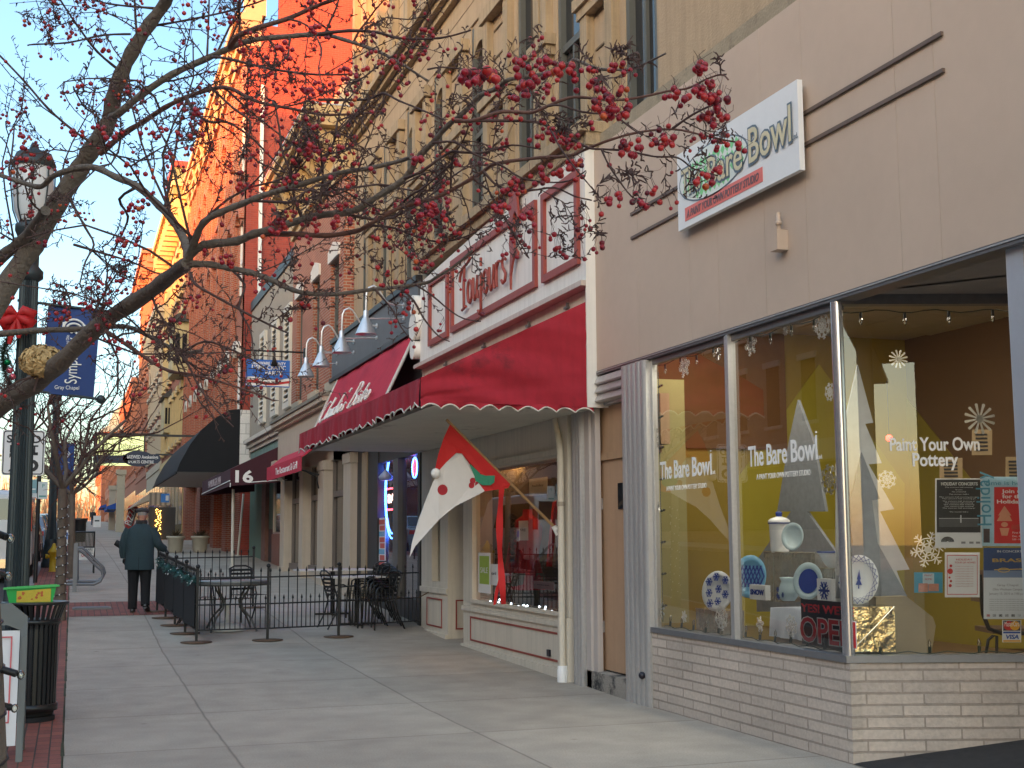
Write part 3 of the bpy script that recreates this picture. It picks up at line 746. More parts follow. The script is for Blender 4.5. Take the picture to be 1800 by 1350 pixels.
for i, (v, w_) in enumerate(((.865, .6), (.83, .16), (.80, .3), (.765, .42), (.725, .84), (.70, .72), (.665, .7), (.64, .6), (.615, .66), (.59, .62), (.565, .7), (.51, .4))):
    T('Lorem concert hall evening program notes'[:8 + int(30 * w_)].replace('Lorem', 'The'), .5 - w_ / 2, v, .02, VINYL, w_)
B(.08, .92, .30, .42, mat('stage_grey', (.10, .10, .105), .6, var=.3), .0016); B(.53, .555, .36, .47, PAPER, .002); B(.08, .92, .42, .427, PAPER, .002)
k = MB()
for i in range(6):
    rr = .13 - .02 * i
    if rr <= .01: break
    k.tube([Q(.26 + rr * math.cos(PI * j / 12), .085 + rr * .55 * math.sin(PI * j / 12)) + RET_N * .002 for j in range(13)], .0022, 5)
k.build('arch_logo', INK, t)
for u in (.55, .72, .86): B(u, u + .09, .06, .09, GREYINK, .0015)
t, T, B, Q = card(1726, 1812, 838, 960, mat('poster_sky', (.42, .62, .74), .7, var=.25, scale=14), 'poster', 'pale blue and red poster inviting people to join for the holidays')
INKB = mat('teal_ink', (.08, .30, .42), .6, var=0)
T('time is here!', .08, .88, .085, INKB, .9)
B(.25, 1.0, .04, .85, mat('poster_red', (.62, .03, .03), .6, var=.08))
text('Holiday', INKB, Q(.2, .28), .15, t, rt=VZ_, up=-RET_E, width=.085 * 4.6, ext=.0005, lift=.002)
for s_, v in (('Join us', .765), ('for the', .69), ('Holidays!', .615)): T(s_, .42 if s_ != 'Holidays!' else .30, v, .075, VINYL, .46 if s_ != 'Holidays!' else .62, bold=.001)
tr = MB(); tr.prism([Q(.30, .36) + RET_N * .003, Q(.62, .36) + RET_N * .003, Q(.56, .44) + RET_N * .003, Q(.60, .44) + RET_N * .003, Q(.46, .58) + RET_N * .003, Q(.33, .44) + RET_N * .003, Q(.37, .44) + RET_N * .003], tuple(RET_N * -.001)).build('printed_tree', mat('cookie_tan', (.70, .35, .22), .6), t)
g_ = MB(); g_.prism([Q(.46 + .07 * math.cos(a_), .31 + .035 * math.sin(a_)) + RET_N * .003 for a_ in [2 * PI * i / 14 for i in range(14)]], tuple(RET_N * -.001)); g_.prism([Q(.40, .15) + RET_N * .003, Q(.52, .15) + RET_N * .003, Q(.56, .26) + RET_N * .003, Q(.36, .26) + RET_N * .003], tuple(RET_N * -.001)); g_.build('printed_biscuit', MATS['cookie_tan'], t)
B(.60, 1.0, .24, .31, mat('poster_green', (.10, .30, .10), .6)); T('First Friday', .62, .18, .04, VINYL, .3); T('Dec. 4, 2009', .62, .13, .04, VINYL, .3); T('5:00 - 9:00 p.m.', .62, .085, .035, VINYL, .3)
B(.03, .16, .05, .25, mat('photo_dark', (.08, .05, .05), .6, var=.5, scale=40))
t, T, B, Q = card(1661, 1722, 971, 1050, PAPER, 'notice', 'white notice with red border and red ornaments', 'notice')
REDI = mat('red_ink', (.5, .03, .03), .6, var=0)
for a_ in ((.06, .94, .06, .075), (.06, .94, .925, .94), (.06, .075, .06, .94), (.925, .94, .06, .94)): B(*a_, REDI)
T('HOLIDAY', .32, .82, .06, REDI, .46); T('TOUR OF HOMES', .28, .755, .055, REDI, .6)
for i in range(9): T('an evening of homes and lights in town', .3, .68 - i * .055, .03, mat('pink_ink', (.55, .3, .3), .6, var=0), .52)
for u, v, r_ in ((.15, .58, .08), (.17, .7, .04), (.13, .44, .03), (.17, .36, .035), (.15, .26, .045)):
    MB().prism([Q(u + r_ * math.cos(2 * PI * i / 12), v + r_ * .8 * math.sin(2 * PI * i / 12)) + RET_N * .002 for i in range(12)], tuple(RET_N * -.001)).build('printed_ornament', REDI, t)
t, T, B, Q = card(1729, 1813, 963, 1088, mat('poster_navy', (.03, .07, .20), .6, var=.15), 'poster', 'blue to white concert poster with a golden trumpet')
B(0, 1, 0, .58, mat('poster_haze', (.62, .64, .68), .6, var=.05)); B(0, 1, .58, .68, mat('poster_mid', (.20, .27, .42), .6, var=.05))
T('IN CONCERT', .28, .935, .045, VINYL, .52)
GOLD = mat('printed_gold', (.55, .35, .10), .5, var=.1)
T('BRASS', .17, .80, .07, GOLD, .74, bold=.001)
tp_ = MB(); tp_.tube([Q(.22, .69) + RET_N * .004, Q(.75, .70) + RET_N * .004, Q(.86, .70) + RET_N * .004, Q(.90, .70) + RET_N * .004], [.003, .003, .006, .013], 8)
tp_.tube([Q(.42 + .12 * math.cos(2 * PI * i / 16), .685 + .028 * math.sin(2 * PI * i / 16)) + RET_N * .004 for i in range(17)], .0028, 6); tp_.build('printed_trumpet', mat('printed_bright_gold', (.75, .50, .12), .4, var=.1), t)
for s_, v, w_ in (('Gray Chapel', .46, .44), ('Ohio Wesleyan Campus', .40, .62), ('January 15, 2010 at 7:00 p.m.', .34, .76)): T(s_, .5 - w_ / 2, v, .045, GREYINK, w_)
for i in range(6): T('tickets at the door or by mail before the concert', .12, .27 - i * .03, .02, GREYINK, .76)
for i in range(7): B(.06 + i * .13, .13 + i * .13, .03, .065, [REDI, GREYINK, INK, GREYINK, INK, SLATE, REDI][i])
t, T, B, Q = card(1607, 1657, 1006, 1042, mat('card_blue', (.05, .28, .40), .6, var=.2), 'postcard', 'small blue photo card of hands holding a lettered mug', 'card')
B(.30, .70, .42, .95, mat('card_pale', (.45, .55, .60), .6)); T('PAINT', .36, .80, .14, REDI, .28); T('SOME', .38, .62, .14, REDI, .24); B(.15, .48, .04, .46, mat('card_skin', (.55, .25, .18), .6, var=.3, scale=40), .0016); B(.50, .86, .08, .44, MATS['card_skin'], .0018)
t, T, B, Q = card(1762, 1795, 1090, 1129, PAPER, 'payment_decals', 'two stacked payment card decals at the lower right of the pane', 'decal')
B(.04, .96, .52, .98, mat('decal_black', (.03, .03, .05), .5))
for u, m2, lf in ((.33, mat('decal_red', (.6, .02, .02), .5), .002), (.66, mat('decal_amber', (.75, .38, .03), .5), .003)):
    MB().prism([Q(u + .27 * math.cos(2 * PI * i / 20), .75 + .21 * math.sin(2 * PI * i / 20)) + RET_N * lf for i in range(20)], tuple(RET_N * -.0006)).build('print', m2, t)
text('MasterCard', VINYL, Q(.1, .72), .05, t, rt=RET_E, width=.78 * .135, ext=.0005, lift=.005)
B(.04, .96, .40, .48, mat('decal_blue', (.02, .08, .35), .5)); B(.04, .96, .02, .10, mat('decal_amber', (.75, .38, .03), .5))
text('VISA', MATS['decal_blue'], Q(.16, .16), .04, t, rt=RET_E, width=.68 * .135, ext=.0005, lift=.003, shear=.2, bold=.0015)
# brown notices on the far wall
for (x0, x1, y0_, y1_, lab) in ((1709, 1744, 755, 800, 'brown paper notice on the far brown wall under the foil snowflake'), (1652, 1692, 805, 845, 'brown paper notice on the far wall above the black poster'), (1768, 1800, 803, 845, 'brown paper notice on the far wall above the red poster')):
    a = retpx(x0, y1_, -2.2); b_ = retpx(x1, y1_, -2.2); c_ = retpx(x1, y0_, -2.2); d_ = retpx(x0, y0_, -2.2)
    t = thing('wall_notice', lab, 'notice', a)
    MB().prism([a, b_, c_, d_], tuple(RET_N * -.01)).build('sheet', mat('kraft_paper', (.34, .24, .13), .8), t)
    q = MB()
    for i in range(5): q.obox(lerp(a, b_, .5) + VZ_ * ((d_.z - a.z) * (.2 + .15 * i)) + RET_N * .003, RET_E, VZ_, RET_N, (b_ - a).length * .3, .008, .001)
    q.build('writing', INK, t)
# OPEN sign leaning inside the middle pane
a = onX(1405, 1134, FX + .07); b_ = onX(1492, 1144, FX + .07); d_ = onX(1407, 1053, FX + .07)
os_ = thing('open_sign', 'curled black sign reading YES! WE\'RE OPEN in red', 'sign', (FX + .07, a.y, a.z))
yl, yr, zb, zt = a.y, 8.04, .765, d_.z
m = MB(); n = 10
vs = []
for i in range(n + 1):
    u = i / n; x = FX + .065 + .03 * math.sin(u * PI) + (.03 * (1 - u) ** 3)
    vs += [(x, lerp(yl, yr, u), zb + .015 * (1 - u)), (x, lerp(yl, yr, u), zt)]
m.add(vs, [(2 * i, 2 * i + 1, 2 * i + 3, 2 * i + 2) for i in range(n)], True).build('sheet', mat('sign_black', (.01, .01, .012), .4, var=.05), os_)
OR_ = mat('open_red', (.60, .02, .03), .45, var=.04)
text("YES! WE'RE", OR_, (FX + .060, yl - .07, zb + .265), .085, os_, width=(yl - yr) * .95, bold=.002, ext=.001)
text('OPEN', VINYL, (FX + .063, yl - .03, zb + .045), .255, os_, width=(yl - yr) * 1.02, bold=.012, ext=.001, lift=.003, name='letter_outline')
text('OPEN', OR_, (FX + .062, yl - .035, zb + .045), .255, os_, width=(yl - yr) * .99, bold=.004, ext=.001, lift=.005)
# snowflakes: cut paper and foil
PAP = mat('cut_paper', (.80, .80, .80), .8, var=.04); FLK = mat('foil_flake', (.62, .62, .64), .28, metal=.9, var=.2, scale=60)
def snowflake(c, A, B_, N_, r, style, m, lab):
    b = MB(); T_ = .0025
    def P(u, v): return Vector(c) + Vector(A) * (u * r) + Vector(B_) * (v * r)
    def bar(u0, v0, u1, v1, w):
        d = Vector((u1 - u0, v1 - v0)); L = d.length; d /= L; nx, ny = -d.y * w, d.x * w
        b.prism([P(u0 + nx, v0 + ny), P(u1 + nx * .7, v1 + ny * .7), P(u1 - nx * .7, v1 - ny * .7), P(u0 - nx, v0 - ny)], Vector(N_) * T_)
    arms = 12 if style == 'burst' else 8 if style == 'lace' else 6
    for k in range(arms):
        an = 2 * PI * k / arms + .2; ca, sa = math.cos(an), math.sin(an)
        rot = lambda x, y: (x * ca - y * sa, x * sa + y * ca)
        if style == 'burst':
            b.prism([P(*rot(0, .04)), P(*rot(.95, .09)), P(*rot(1, 0)), P(*rot(.95, -.09)), P(*rot(0, -.04))], Vector(N_) * T_)
        else:
            bar(*rot(.05, 0), *rot(1, 0), .04)
            for q, L in ((.35, .2), (.62, .26), (.85, .16)):
                for s_ in (-1, 1): bar(*rot(q, 0), *rot(q + L * .7, s_ * L), .034)
    rings = {'lace': (.34, .80), 'paper': (.32, .62), 'burst': (.22,)}[style]
    for q in rings:
        n = 24
        for i in range(n):
            a0, a1 = 2 * PI * i / n, 2 * PI * (i + 1) / n
            bar(q * math.cos(a0), q * math.sin(a0), q * math.cos(a1), q * math.sin(a1), .032)
    if style != 'lace':
        b.prism([P(.2 * math.cos(2 * PI * i / 12), .2 * math.sin(2 * PI * i / 12)) for i in range(12)], Vector(N_) * T_)
    o = b.build('snowflake', m)
    return tag(o, lab, 'snowflake', 'snowflake decorations in the shop window')
def flakeX(px, py, rpx, style, m, lab, X=5.36, yaw=0.0):
    c = onX(px, py, X); s = px_size(px, X)
    A = Vector((math.sin(yaw), -math.cos(yaw), 0)); snowflake(c, A, VZ_, A.cross(VZ_), rpx * s, style, m, lab)
def flakeR(px, py, rpx, style, m, lab, dn=-.10):
    c = retpx(px, py, dn); snowflake(c, RET_E, VZ_, RET_N, rpx / FPX * (c - EYEV).length, style, m, lab)
flakeX(1149, 655, 12, 'burst', FLK, 'small foil burst in the top left corner of the left pane')
flakeX(1203, 643, 22, 'paper', PAP, 'white paper snowflake hanging near the top of the left pane')
flakeX(1262, 622, 12, 'burst', FLK, 'small foil burst beside the mullion at the top of the left pane')
flakeX(1151, 772, 22, 'lace', mat('dark_foil', (.20, .17, .14), .4, metal=.6), 'dark foil wheel at the left edge of the left pane')
flakeX(1157, 890, 11, 'burst', FLK, 'thin silver spike below the dark foil wheel')
flakeX(1159, 1072, 22, 'burst', PAP, 'pale fluffy snowflake at the bottom left corner of the left pane')
flakeX(1203, 1084, 11, 'paper', PAP, 'small white oval snowflake low in the left pane')
flakeX(1268, 1085, 24, 'lace', PAP, 'white lace snowflake over the small foil box')
flakeX(1320, 605, 22, 'paper', FLK, 'crumpled foil flake near the top of the middle pane')
flakeX(1381, 580, 10, 'burst', FLK, 'tiny bright foil burst at the top of the middle pane')
flakeX(1446, 572, 26, 'lace', PAP, 'large lace snowflake at the upper right of the middle pane')
flakeX(1459, 689, 17, 'lace', PAP, 'white lace snowflake beside the corner post, middle height')
flakeX(1458, 843, 28, 'lace', FLK, 'big silver wheel flake left of the corner post')
flakeX(1336, 1097, 14, 'paper', FLK, 'dark silver snowflake on the blue cloth')
flakeX(1391, 1100, 20, 'lace', PAP, 'pale lace snowflake on the blue cloth beside the open sign')
flakeX(1475, 1000, 14, 'lace', PAP, 'small white lace flake below the bowl')
flakeR(1579, 631, 16, 'burst', FLK, 'bright silver burst high in the angled pane')
flakeR(1559, 843, 16, 'lace', PAP, 'white lace snowflake in the angled pane below the lettering')
flakeR(1722, 736, 26, 'burst', FLK, 'large foil burst in the angled pane above the lettering')
flakeR(1631, 966, 30, 'paper', FLK, 'large silver star left of the black poster')
# light strings round the glass: wire, sockets, bulbs
WIRE = mat('green_wire', (.015, .035, .025), .5, var=0); BULB = glass('clear_bulb', (.95, .93, .85), 2.5)
def light_string(pts, lab, every, dirn, sock=WIRE):
    t = thing('light_string', lab, 'string lights', pts[0], 'bulb strings round the pottery window')
    MB().tube(pts, .004, 5).build('wire', WIRE, t)
    L = 0; acc = every * .5; so = []; bu = []
    d = Vector(dirn).normalized()
    for a_, b_ in zip(pts, pts[1:]):
        a_ = Vector(a_); b_ = Vector(b_); L = (b_ - a_).length
        while acc < L:
            p_ = a_ + (b_ - a_) * (acc / L)
            MB().tube([p_, p_ + d * .045], .011, 8).build('socket', sock, t)
            MB().lathe([(.008, .045), (.014, .06), (.012, .08), (.002, .1)], p_, 8, d).build('bulb', BULB, t)
            acc += every
        acc -= L
    return t
rng = random.Random(2)
X_ = FX + .085
light_string([(X_, lerp(11.24, 8.1, i / 24), 3.265 - .015 * math.sin(i * 1.3)) for i in range(25)], 'dark bulb string along the top of the pavement windows', .33, (0, 0, -1))
light_string([(X_, 11.235, lerp(3.2, .80, i / 20)) for i in range(21)], 'wire of bulbs down the left edge of the left pane', .3, (0, -1, .1))
light_string([(X_, lerp(11.2, 8.1, i / 30), .765 + .01 * math.sin(i * 2.1)) for i in range(31)], 'green bulb string lying along the sill of the pavement windows', .24, (.1, 0, 1))
light_string([ret(lerp(.05, 1.5, i / 16), 3.26 - .012 * math.sin(i * 1.4), -.09) for i in range(17)], 'black bulb string along the top of the angled pane', .33, (0, 0, -1), BLACK)
light_string([ret(lerp(.08, 1.6, i / 16), .765 + .01 * math.sin(i * 2.0), -.08) for i in range(17)], 'green bulb string along the sill of the angled pane', .36, (0, 0, 1))
# chair seen low through the return pane
def wpt(px, py, dn): return retpx(px, py, dn)
ch = thing('tubular_chair', 'dark tubular frame chair inside the shop behind the concert poster', 'chair', wpt(1750, 1160, -1.2))
fr = MB(); 
for off in (-1.15, -1.55):
    fr.tube([wpt(1722, 1010, off), wpt(1728, 1080, off), wpt(1738, 1105, off), wpt(1760, 1113, off), wpt(1815, 1113, off)], .018, 8)
    fr.tube([wpt(1733, 1150, off), wpt(1737, 1125, off), wpt(1745, 1118, off), wpt(1752, 1118, off), wpt(1752, 1170, off)], .012, 8)
fr.build('frame', BLACK, ch)
a = wpt(1745, 1112, -1.15); MB().obox(a + RET_E * .2 - RET_N * .2 + VZ_ * .01, RET_E, RET_N, VZ_, .2, .2, .02).build('seat', mat('seat_brown', (.12, .07, .04), .6), ch)
a = wpt(1723, 1030, -1.35); MB().obox(a, RET_N, VZ_, RET_E, .2, .13, .012).build('backrest', MATS['seat_brown'], ch)
# foil mobile shade: small red exit lamp glow seen in the shop
p_ = retpx(1563, 770, -1.8)
rl = thing('red_lamp', 'small glowing red lamp inside the shop above the lettering', 'lamp', p_)
MB().ball(p_, .028, 10, 8).build('bulb', emit('red_lamp_glow', (1, .02, .015), 2.0), rl); MB().tube([p_ + VZ_ * .03, p_ + VZ_ * .5], .004).build('cord', BLACK, rl)
# ---------------------------------------------------------------- sandstone upper storeys above the three near shops
SAND = mat('sandstone', (.40, .30, .195), .85, var=.16, scale=1.1, bump=.35, bscale=45, streak=.12)
SANDL = mat('sandstone_trim', (.37, .28, .175), .85, var=.2, scale=2.5, bump=.4, bscale=60, streak=.22)
FRM = mat('grey_green_frame', (.10, .105, .095), .55, var=.15, streak=.1)
PANE = mat('dark_pane', (.02, .022, .025), .06, var=0)
SX = 5.52
sb = thing('sandstone_building', 'old sandstone building with tall narrow windows and carved bands above the near shops', 'building', (SX, 17, 0))
# window bays measured on the wall: each is a recess with a dark frame
bays = [(1075, 12.0), (960, None), (870, None), (800, None), (720, None), (675, None), (640, None)]
wy = [(11.45, 12.25), (13.45, 14.30), (15.05, 15.80), (17.20, 17.95), (19.35, 20.10), (21.3, 21.95), (23.2, 23.8), (25.0, 25.6)]
zb, zsp = 6.02, 8.55
wb_ = MB()
edges = [26.45] + [v for a, b_ in reversed(wy) for v in (b_, a)] + [2.5]
for i in range(0, len(edges), 2):
    hi, lo = edges[i], edges[i + 1]
    wb_.box(SX, SX + .5, lo, hi, 4.4, 14.5)
for a, b_ in wy:
    wb_.box(SX, SX + .5, a, b_, 4.4, zb); wb_.box(SX, SX + .5, a, b_, 9.35, 14.5)
wb_.box(SX + .5, SX + 9, 2.5, 26.4, 4.4, 14.4)
wb_.build('wall', SAND, sb)
def arch_pts(a, b_, z0, z1, x, n=10):
    c = (a + b_) / 2; r = (b_ - a) / 2
    return [(x, a, z0)] + [(x, a, z1)] + [(x, c - r * math.cos(PI * i / n), z1 + r * 1.0 * math.sin(PI * i / n)) for i in range(1, n)] + [(x, b_, z1), (x, b_, z0)]
for i, (a, b_) in enumerate(wy):
    w = MB()
    for y_ in (a + .005, b_ - .085): w.box(SX + .015, SX + .14, y_, y_ + .08, zb, 9.3)
    w.box(SX + .04, SX + .12, a + .085, b_ - .09, 7.55, 7.64).box(SX + .03, SX + .13, a + .086, b_ - .091, zb, zb + .08).box(SX + .05, SX + .12, (a + b_) / 2 - .03, (a + b_) / 2 + .03, zb + .081, 7.55)
    w = w.build('window', FRM, sb)
    MB().box(SX + .09, SX + .095, a + .005, b_ - .005, zb, 9.3).build('pane', PANE, w)
    # spandrel stone with arched head for the alternate windows
    if i >= 3:
        c = (a + b_) / 2; r = (b_ - a) / 2; s_ = MB(); n = 12
        pts = [(SX + .02, a, 9.349)] + [(SX + .02, c - r * math.cos(PI * k / n), zsp + r * math.sin(PI * k / n) * 1.2) for k in range(n + 1)] + [(SX + .02, b_, 9.349)]
        s_.prism(pts, (.12, 0, 0)); s_.build('arch', SANDL, w)
# piers: stepped pilasters between the windows, with capitals and incised panels
pier = MB(); inc = MB()
seg = [(12.25, 13.45), (14.30, 15.05), (15.80, 17.20), (17.95, 19.35), (20.10, 21.30), (21.95, 23.20), (23.80, 25.0)]
for a, b_ in seg:
    pier.box(SX - .10, SX - .001, a + .14, a + .34, 5.95, 9.0).box(SX - .10, SX - .001, b_ - .34, b_ - .14, 5.95, 9.0)
    pier.box(SX - .16, SX - .001, a + .04, b_ - .04, 7.72, 7.86).box(SX - .12, SX - .0012, a + .08, b_ - .08, 7.60, 7.717)
    pier.box(SX - .14, SX - .001, a + .08, b_ - .08, 9.02, 9.2)
    z = 6.3
    while z < 9.0:
        inc.box(SX - .016, SX - .001, a + .4, b_ - .4, z, z + .025); z += .42
pier.build('pilasters', SANDL, sb); 
inc.build('incised_lines', mat('stone_joint', (.16, .115, .07), .9, var=.3, scale=8), sb)
b = MB()
b.box(SX - .20, SX - .001, 2.5, 26.46, 5.80, 5.98).box(SX - .06, SX - .0012, 2.5, 26.46, 5.55, 5.797)
b.build('string_course', mat('weathered_band', (.30, .25, .175), .9, var=.3, scale=3, bump=.4, dirt=((.10, .085, .065), 1.6, .55)), sb)
# upper moulding, with fluted strips above it
b = MB()
for k, (pj, z0, z1) in enumerate(((.10, 10.05, 10.16), (.20, 10.163, 10.27), (.32, 10.273, 10.38), (.16, 10.383, 10.5))): b.box(SX - pj, SX - .001, 2.5, 26.46 + pj * .5, z0, z1)
b.build('upper_moulding', SANDL, sb)
b = MB()
y_ = 26.2
while y_ > 10:
    b.box(SX - .14, SX - .001, y_ - .22, y_, 10.6, 14.3); y_ -= 1.15
b.build('upper_pilasters', SANDL, sb)
b = MB()
y_ = 25.6
while y_ > 9:
    b.box(SX - .012, SX - .001, y_ - .30, y_, 10.7, 14.2); y_ -= 1.15
b.build('upper_window_band', FRM, sb)
# big ashlar joints
b = MB(); z = 9.35
while z < 14.2:
    if not (9.98 < z < 10.6): b.box(SX - .004, SX - .001, 2.6, 26.3, z, z + .016)
    z += .36
b.build('ashlar_joints', MATS['stone_joint'], sb)

# ---------------------------------------------------------------- cream dress shop with dark red awning
CREAM = mat('cream_paint', (.66, .60, .50), .6, var=.08, scale=3, streak=.10)
CREAMW = mat('cream_white_board', (.76, .73, .68), .6, var=.06, scale=3, streak=.08, dirt=((.24, .19, .15), 5.0, .70))
DKRED = mat('oxide_red_paint', (.30, .055, .04), .55, var=.12, streak=.06)
CANV = mat('maroon_canvas', (.36, .014, .030), .85, var=.2, scale=1.6, bump=.25, bscale=250, streak=.10, dirt=((.15, .012, .02), 1.1, .60))
PIPE_W = mat('white_piping', (.62, .58, .52), .7, var=.1)
DRX = 5.27
ds = thing('storefront', 'cream dress shop front with red panel mouldings and a recessed door', 'storefront', (DRX, 16.3, 0))
m = MB()
m.box(5.20, 5.51, 12.585, 19.72, 4.36, 5.68)
m.prism([(5.20, 12.585, 5.683), (5.20, 19.72, 5.683), (5.20, 19.72, 5.70), (5.20, 12.585, 6.0)], (.3, 0, 0))
m.build('signboard_wall', CREAMW, ds)
MB().box(5.10, 5.50, 12.58, 19.76, 4.30, 4.357).build('shelf_moulding', mat('pinkish_trim', (.55, .46, .40), .6, var=.12, streak=.1), ds)
MB().box(5.24, 5.50, 12.585, 19.74, 3.02, 4.297).build('fascia', CREAM, ds)
MB().box(5.08, 5.52, 12.5, 19.8, 6.0, 6.12).box(5.16, 5.519, 12.52, 19.75, 5.86, 5.998).build('top_moulding', SANDL, ds)
# scroll brackets at the far end of the sign wall
sc = MB()
for zc, r_ in ((5.35, .17), (5.0, .22), (4.62, .15)):
    sc.lathe([(r_, -.12), (r_, .12)], (5.22, 19.85, zc), 16, (1, 0, 0))
sc.build('scroll_edge', CREAMW, ds)
# red frames: broad moulding, far narrow, centre wide, near narrow
def frame(y0, y1, z0, z1, w, nm='panel_frame', x=5.20, th=.045):
    f = MB(); f.box(x - th, x - .001, y0, y1, z0, z0 + w).box(x - th, x - .001, y0, y1, z1 - w, z1).box(x - th, x - .001, y0, y0 + w, z0 + w, z1 - w).box(x - th, x - .001, y1 - w, y1, z0 + w, z1 - w)
    return f.build(nm, DKRED, ds)
frame(12.82, 13.97, 4.59, 5.66, .085); frame(14.19, 17.85, 4.59, 5.66, .085); frame(18.02, 19.10, 4.57, 5.60, .085)
# name: tall condensed strokes, built as thick ribbons
def strokes(lst, o, sy, sz, r, m_, parent, nm):
    b = MB()
    for st in lst: b.tube([Vector((o[0], o[1] - u * sy, o[2] + v * sz)) for u, v in st], r, 6)
    return b.build(nm, m_, parent)
def arc(cu, cv, ru, rv, a0, a1, n=9): return [(cu + ru * math.cos(R(lerp(a0, a1, i / n))), cv + rv * math.sin(R(lerp(a0, a1, i / n)))) for i in range(n + 1)]
O_ = (5.15, 17.32, 4.86)
W1 = 1.0
L = []
L += [[(0.03, .80), (.10, .96), (.22, .99)], [(.22, .99), (.36, 1.02), (.44, 1.10)], [(.20, .98), (.17, .5), (.18, -.05)], [(.10, -.07), (.26, -.03)], [(.02, .80), (.0, .66)]]   # T
def o_(u): return [arc(u + .09, .28, .085, .28, 0, 360, 12)]
def u_(u): return [[(u, .56), (u, .12), (u + .06, .0), (u + .14, .12), (u + .17, .56)], [(u + .17, .2), (u + .175, 0)]]
L += o_(.33); L += u_(.56)
L += [[(.86, .56), (.86, -.30), (.80, -.40), (.75, -.30)], [(.86, .72), (.862, .92)]]                                     # j
L += o_(.95); L += u_(1.18)
L += [[(1.44, .56), (1.44, 0)], [(1.44, .40), (1.50, .56), (1.56, .54)]]                                                 # r
L += [[(1.76, .50), (1.70, .58), (1.64, .50), (1.66, .36), (1.76, .18), (1.74, .03), (1.66, 0), (1.62, .08)]]            # s
strokes(L, O_, 1.17, .58, .021, DKRED, ds, 'lettering')
# red silhouette of a woman's figure in a hat
fp = [(.00, 1.26), (.10, 1.30), (.20, 1.24), (.26, 1.10), (.30, .80), (.34, .56), (.30, .62), (.24, .78), (.20, .86), (.12, .82), (.10, .74), (.13, .62), (.13, .36), (.13, .18), (.20, .12), (.28, .04), (.27, -.02), (.22, .02), (.14, .02), (.06, -.10), (-.02, -.34), (-.03, -.60), (-.05, -.34), (-.03, -.10), (-.02, .10), (-.07, .30), (-.02, .52), (.02, .64), (.02, .76), (-.06, .90), (-.10, 1.02)]
MB().prism([(5.12, 14.98 - u * .95, 5.10 + v * .66) for u, v in fp], (.03, 0, 0)).build('figure_silhouette', DKRED, ds)
MB().box(5.145, 5.199, 14.95, 15.15, 5.5, 5.54).box(5.146, 5.199, 14.93, 15.1, 5.2, 5.24).build('silhouette_mount', CREAM, ds)
# plain tan end strip beside the beige panel
MB().box(5.16, 5.50, 12.578, 12.60, 2.98, 6.15).build('end_board', CREAMW, ds)
# lower front: right bay with display window
gb = lambda x_, y_: onX(x_, y_)
def panel(y0, y1, z0, z1, x=DRX): 
    return frame(y0, y1, z0, z1, .022, 'panel_moulding', x, .012)
R0, R1 = 13.36, 17.55                       # right bay along the street
b = MB()
b.box(DRX, DRX + .3, R0, R1, -.05, .72)                                     # stall riser
b.box(DRX - .03, DRX - .001, R0, R1, .60, .66).box(DRX - .045, DRX - .001, R0, R1, .0, .14)
b.box(DRX, DRX + .3, R1 - .42, R1, .722, 3.0)
b.box(DRX - .05, DRX + .3, R0 - .03, R0 + .30, .722, 3.0).box(DRX - .07, DRX + .02, R0 - .02, R0 + .29, .0, .718)
b.box(DRX, DRX + .3, R0 + .302, R1 - .422, 2.52, 3.0).box(DRX - .03, DRX - .001, R0 + .302, R1 - .422, 2.55, 2.62)
b.box(DRX - .04, DRX - .001, R0 + .302, R1 - .422, .722, .77)
b.build('stall_riser', CREAM, ds)
panel(R0 + .25, R1 - .35, .20, .53)
gw = MB().add([(DRX + .06, R1 - .42, .77), (DRX + .06, R0 + .3, .77), (DRX + .06, R0 + .3, 2.53), (DRX + .06, R1 - .42, 2.53)], [(0, 1, 2, 3)]).build('window_pane', GLASS, ds)
t = MB().box(DRX - .025, DRX - .002, 14.05, 14.13, .245, .32).build('outlet_cover', mat('navy_rubber', (.012, .012, .022), .4, var=.1), ds)
# window's own room
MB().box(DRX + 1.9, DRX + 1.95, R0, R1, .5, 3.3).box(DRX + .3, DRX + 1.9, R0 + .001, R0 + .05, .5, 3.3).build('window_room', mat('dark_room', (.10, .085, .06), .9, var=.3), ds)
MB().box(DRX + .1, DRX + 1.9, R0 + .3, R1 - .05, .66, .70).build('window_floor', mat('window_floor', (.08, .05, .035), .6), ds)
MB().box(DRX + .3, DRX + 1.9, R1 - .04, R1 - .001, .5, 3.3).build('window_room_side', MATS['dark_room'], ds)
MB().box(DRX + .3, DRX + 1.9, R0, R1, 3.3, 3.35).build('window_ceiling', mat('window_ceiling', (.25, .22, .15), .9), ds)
# door recess and left bay (angled narrow window)
L0, L1 = 18.35, 19.86
MB().box(DRX + .9, DRX + .96, R1, L0, 0, 3.0).build('entrance_door', mat('door_dark', (.03, .028, .025), .3, var=.2), ds)
MB().box(DRX + .02, DRX + .9, R1 + .001, R1 + .04, 0, 2.99).build('recess_side', CREAM, ds)
b = MB()
b.box(DRX, DRX + .9, L0, L1, .0, .95)
b.box(DRX - .03, DRX - .001, L0 - .02, L1, .78, .86).box(DRX - .05, DRX - .001, L0 - .03, L1, .05, .2)
b.box(DRX, DRX + .25, L0, L0 + .42, .952, 3.0).box(DRX, DRX + .25, L1 - .62, L1, .952, 3.0).box(DRX, DRX + .25, L0 + .42, L1 - .62, 2.6, 3.0)
b.box(DRX + .252, DRX + .9, L0, L0 + .05, .952, 1.05).box(DRX + .8, DRX + .9, L0, L0 + .06, 1.052, 3.0)
b.build('bay', CREAM, ds)
panel(L0 + .3, L1 - .35, .27, .70); 
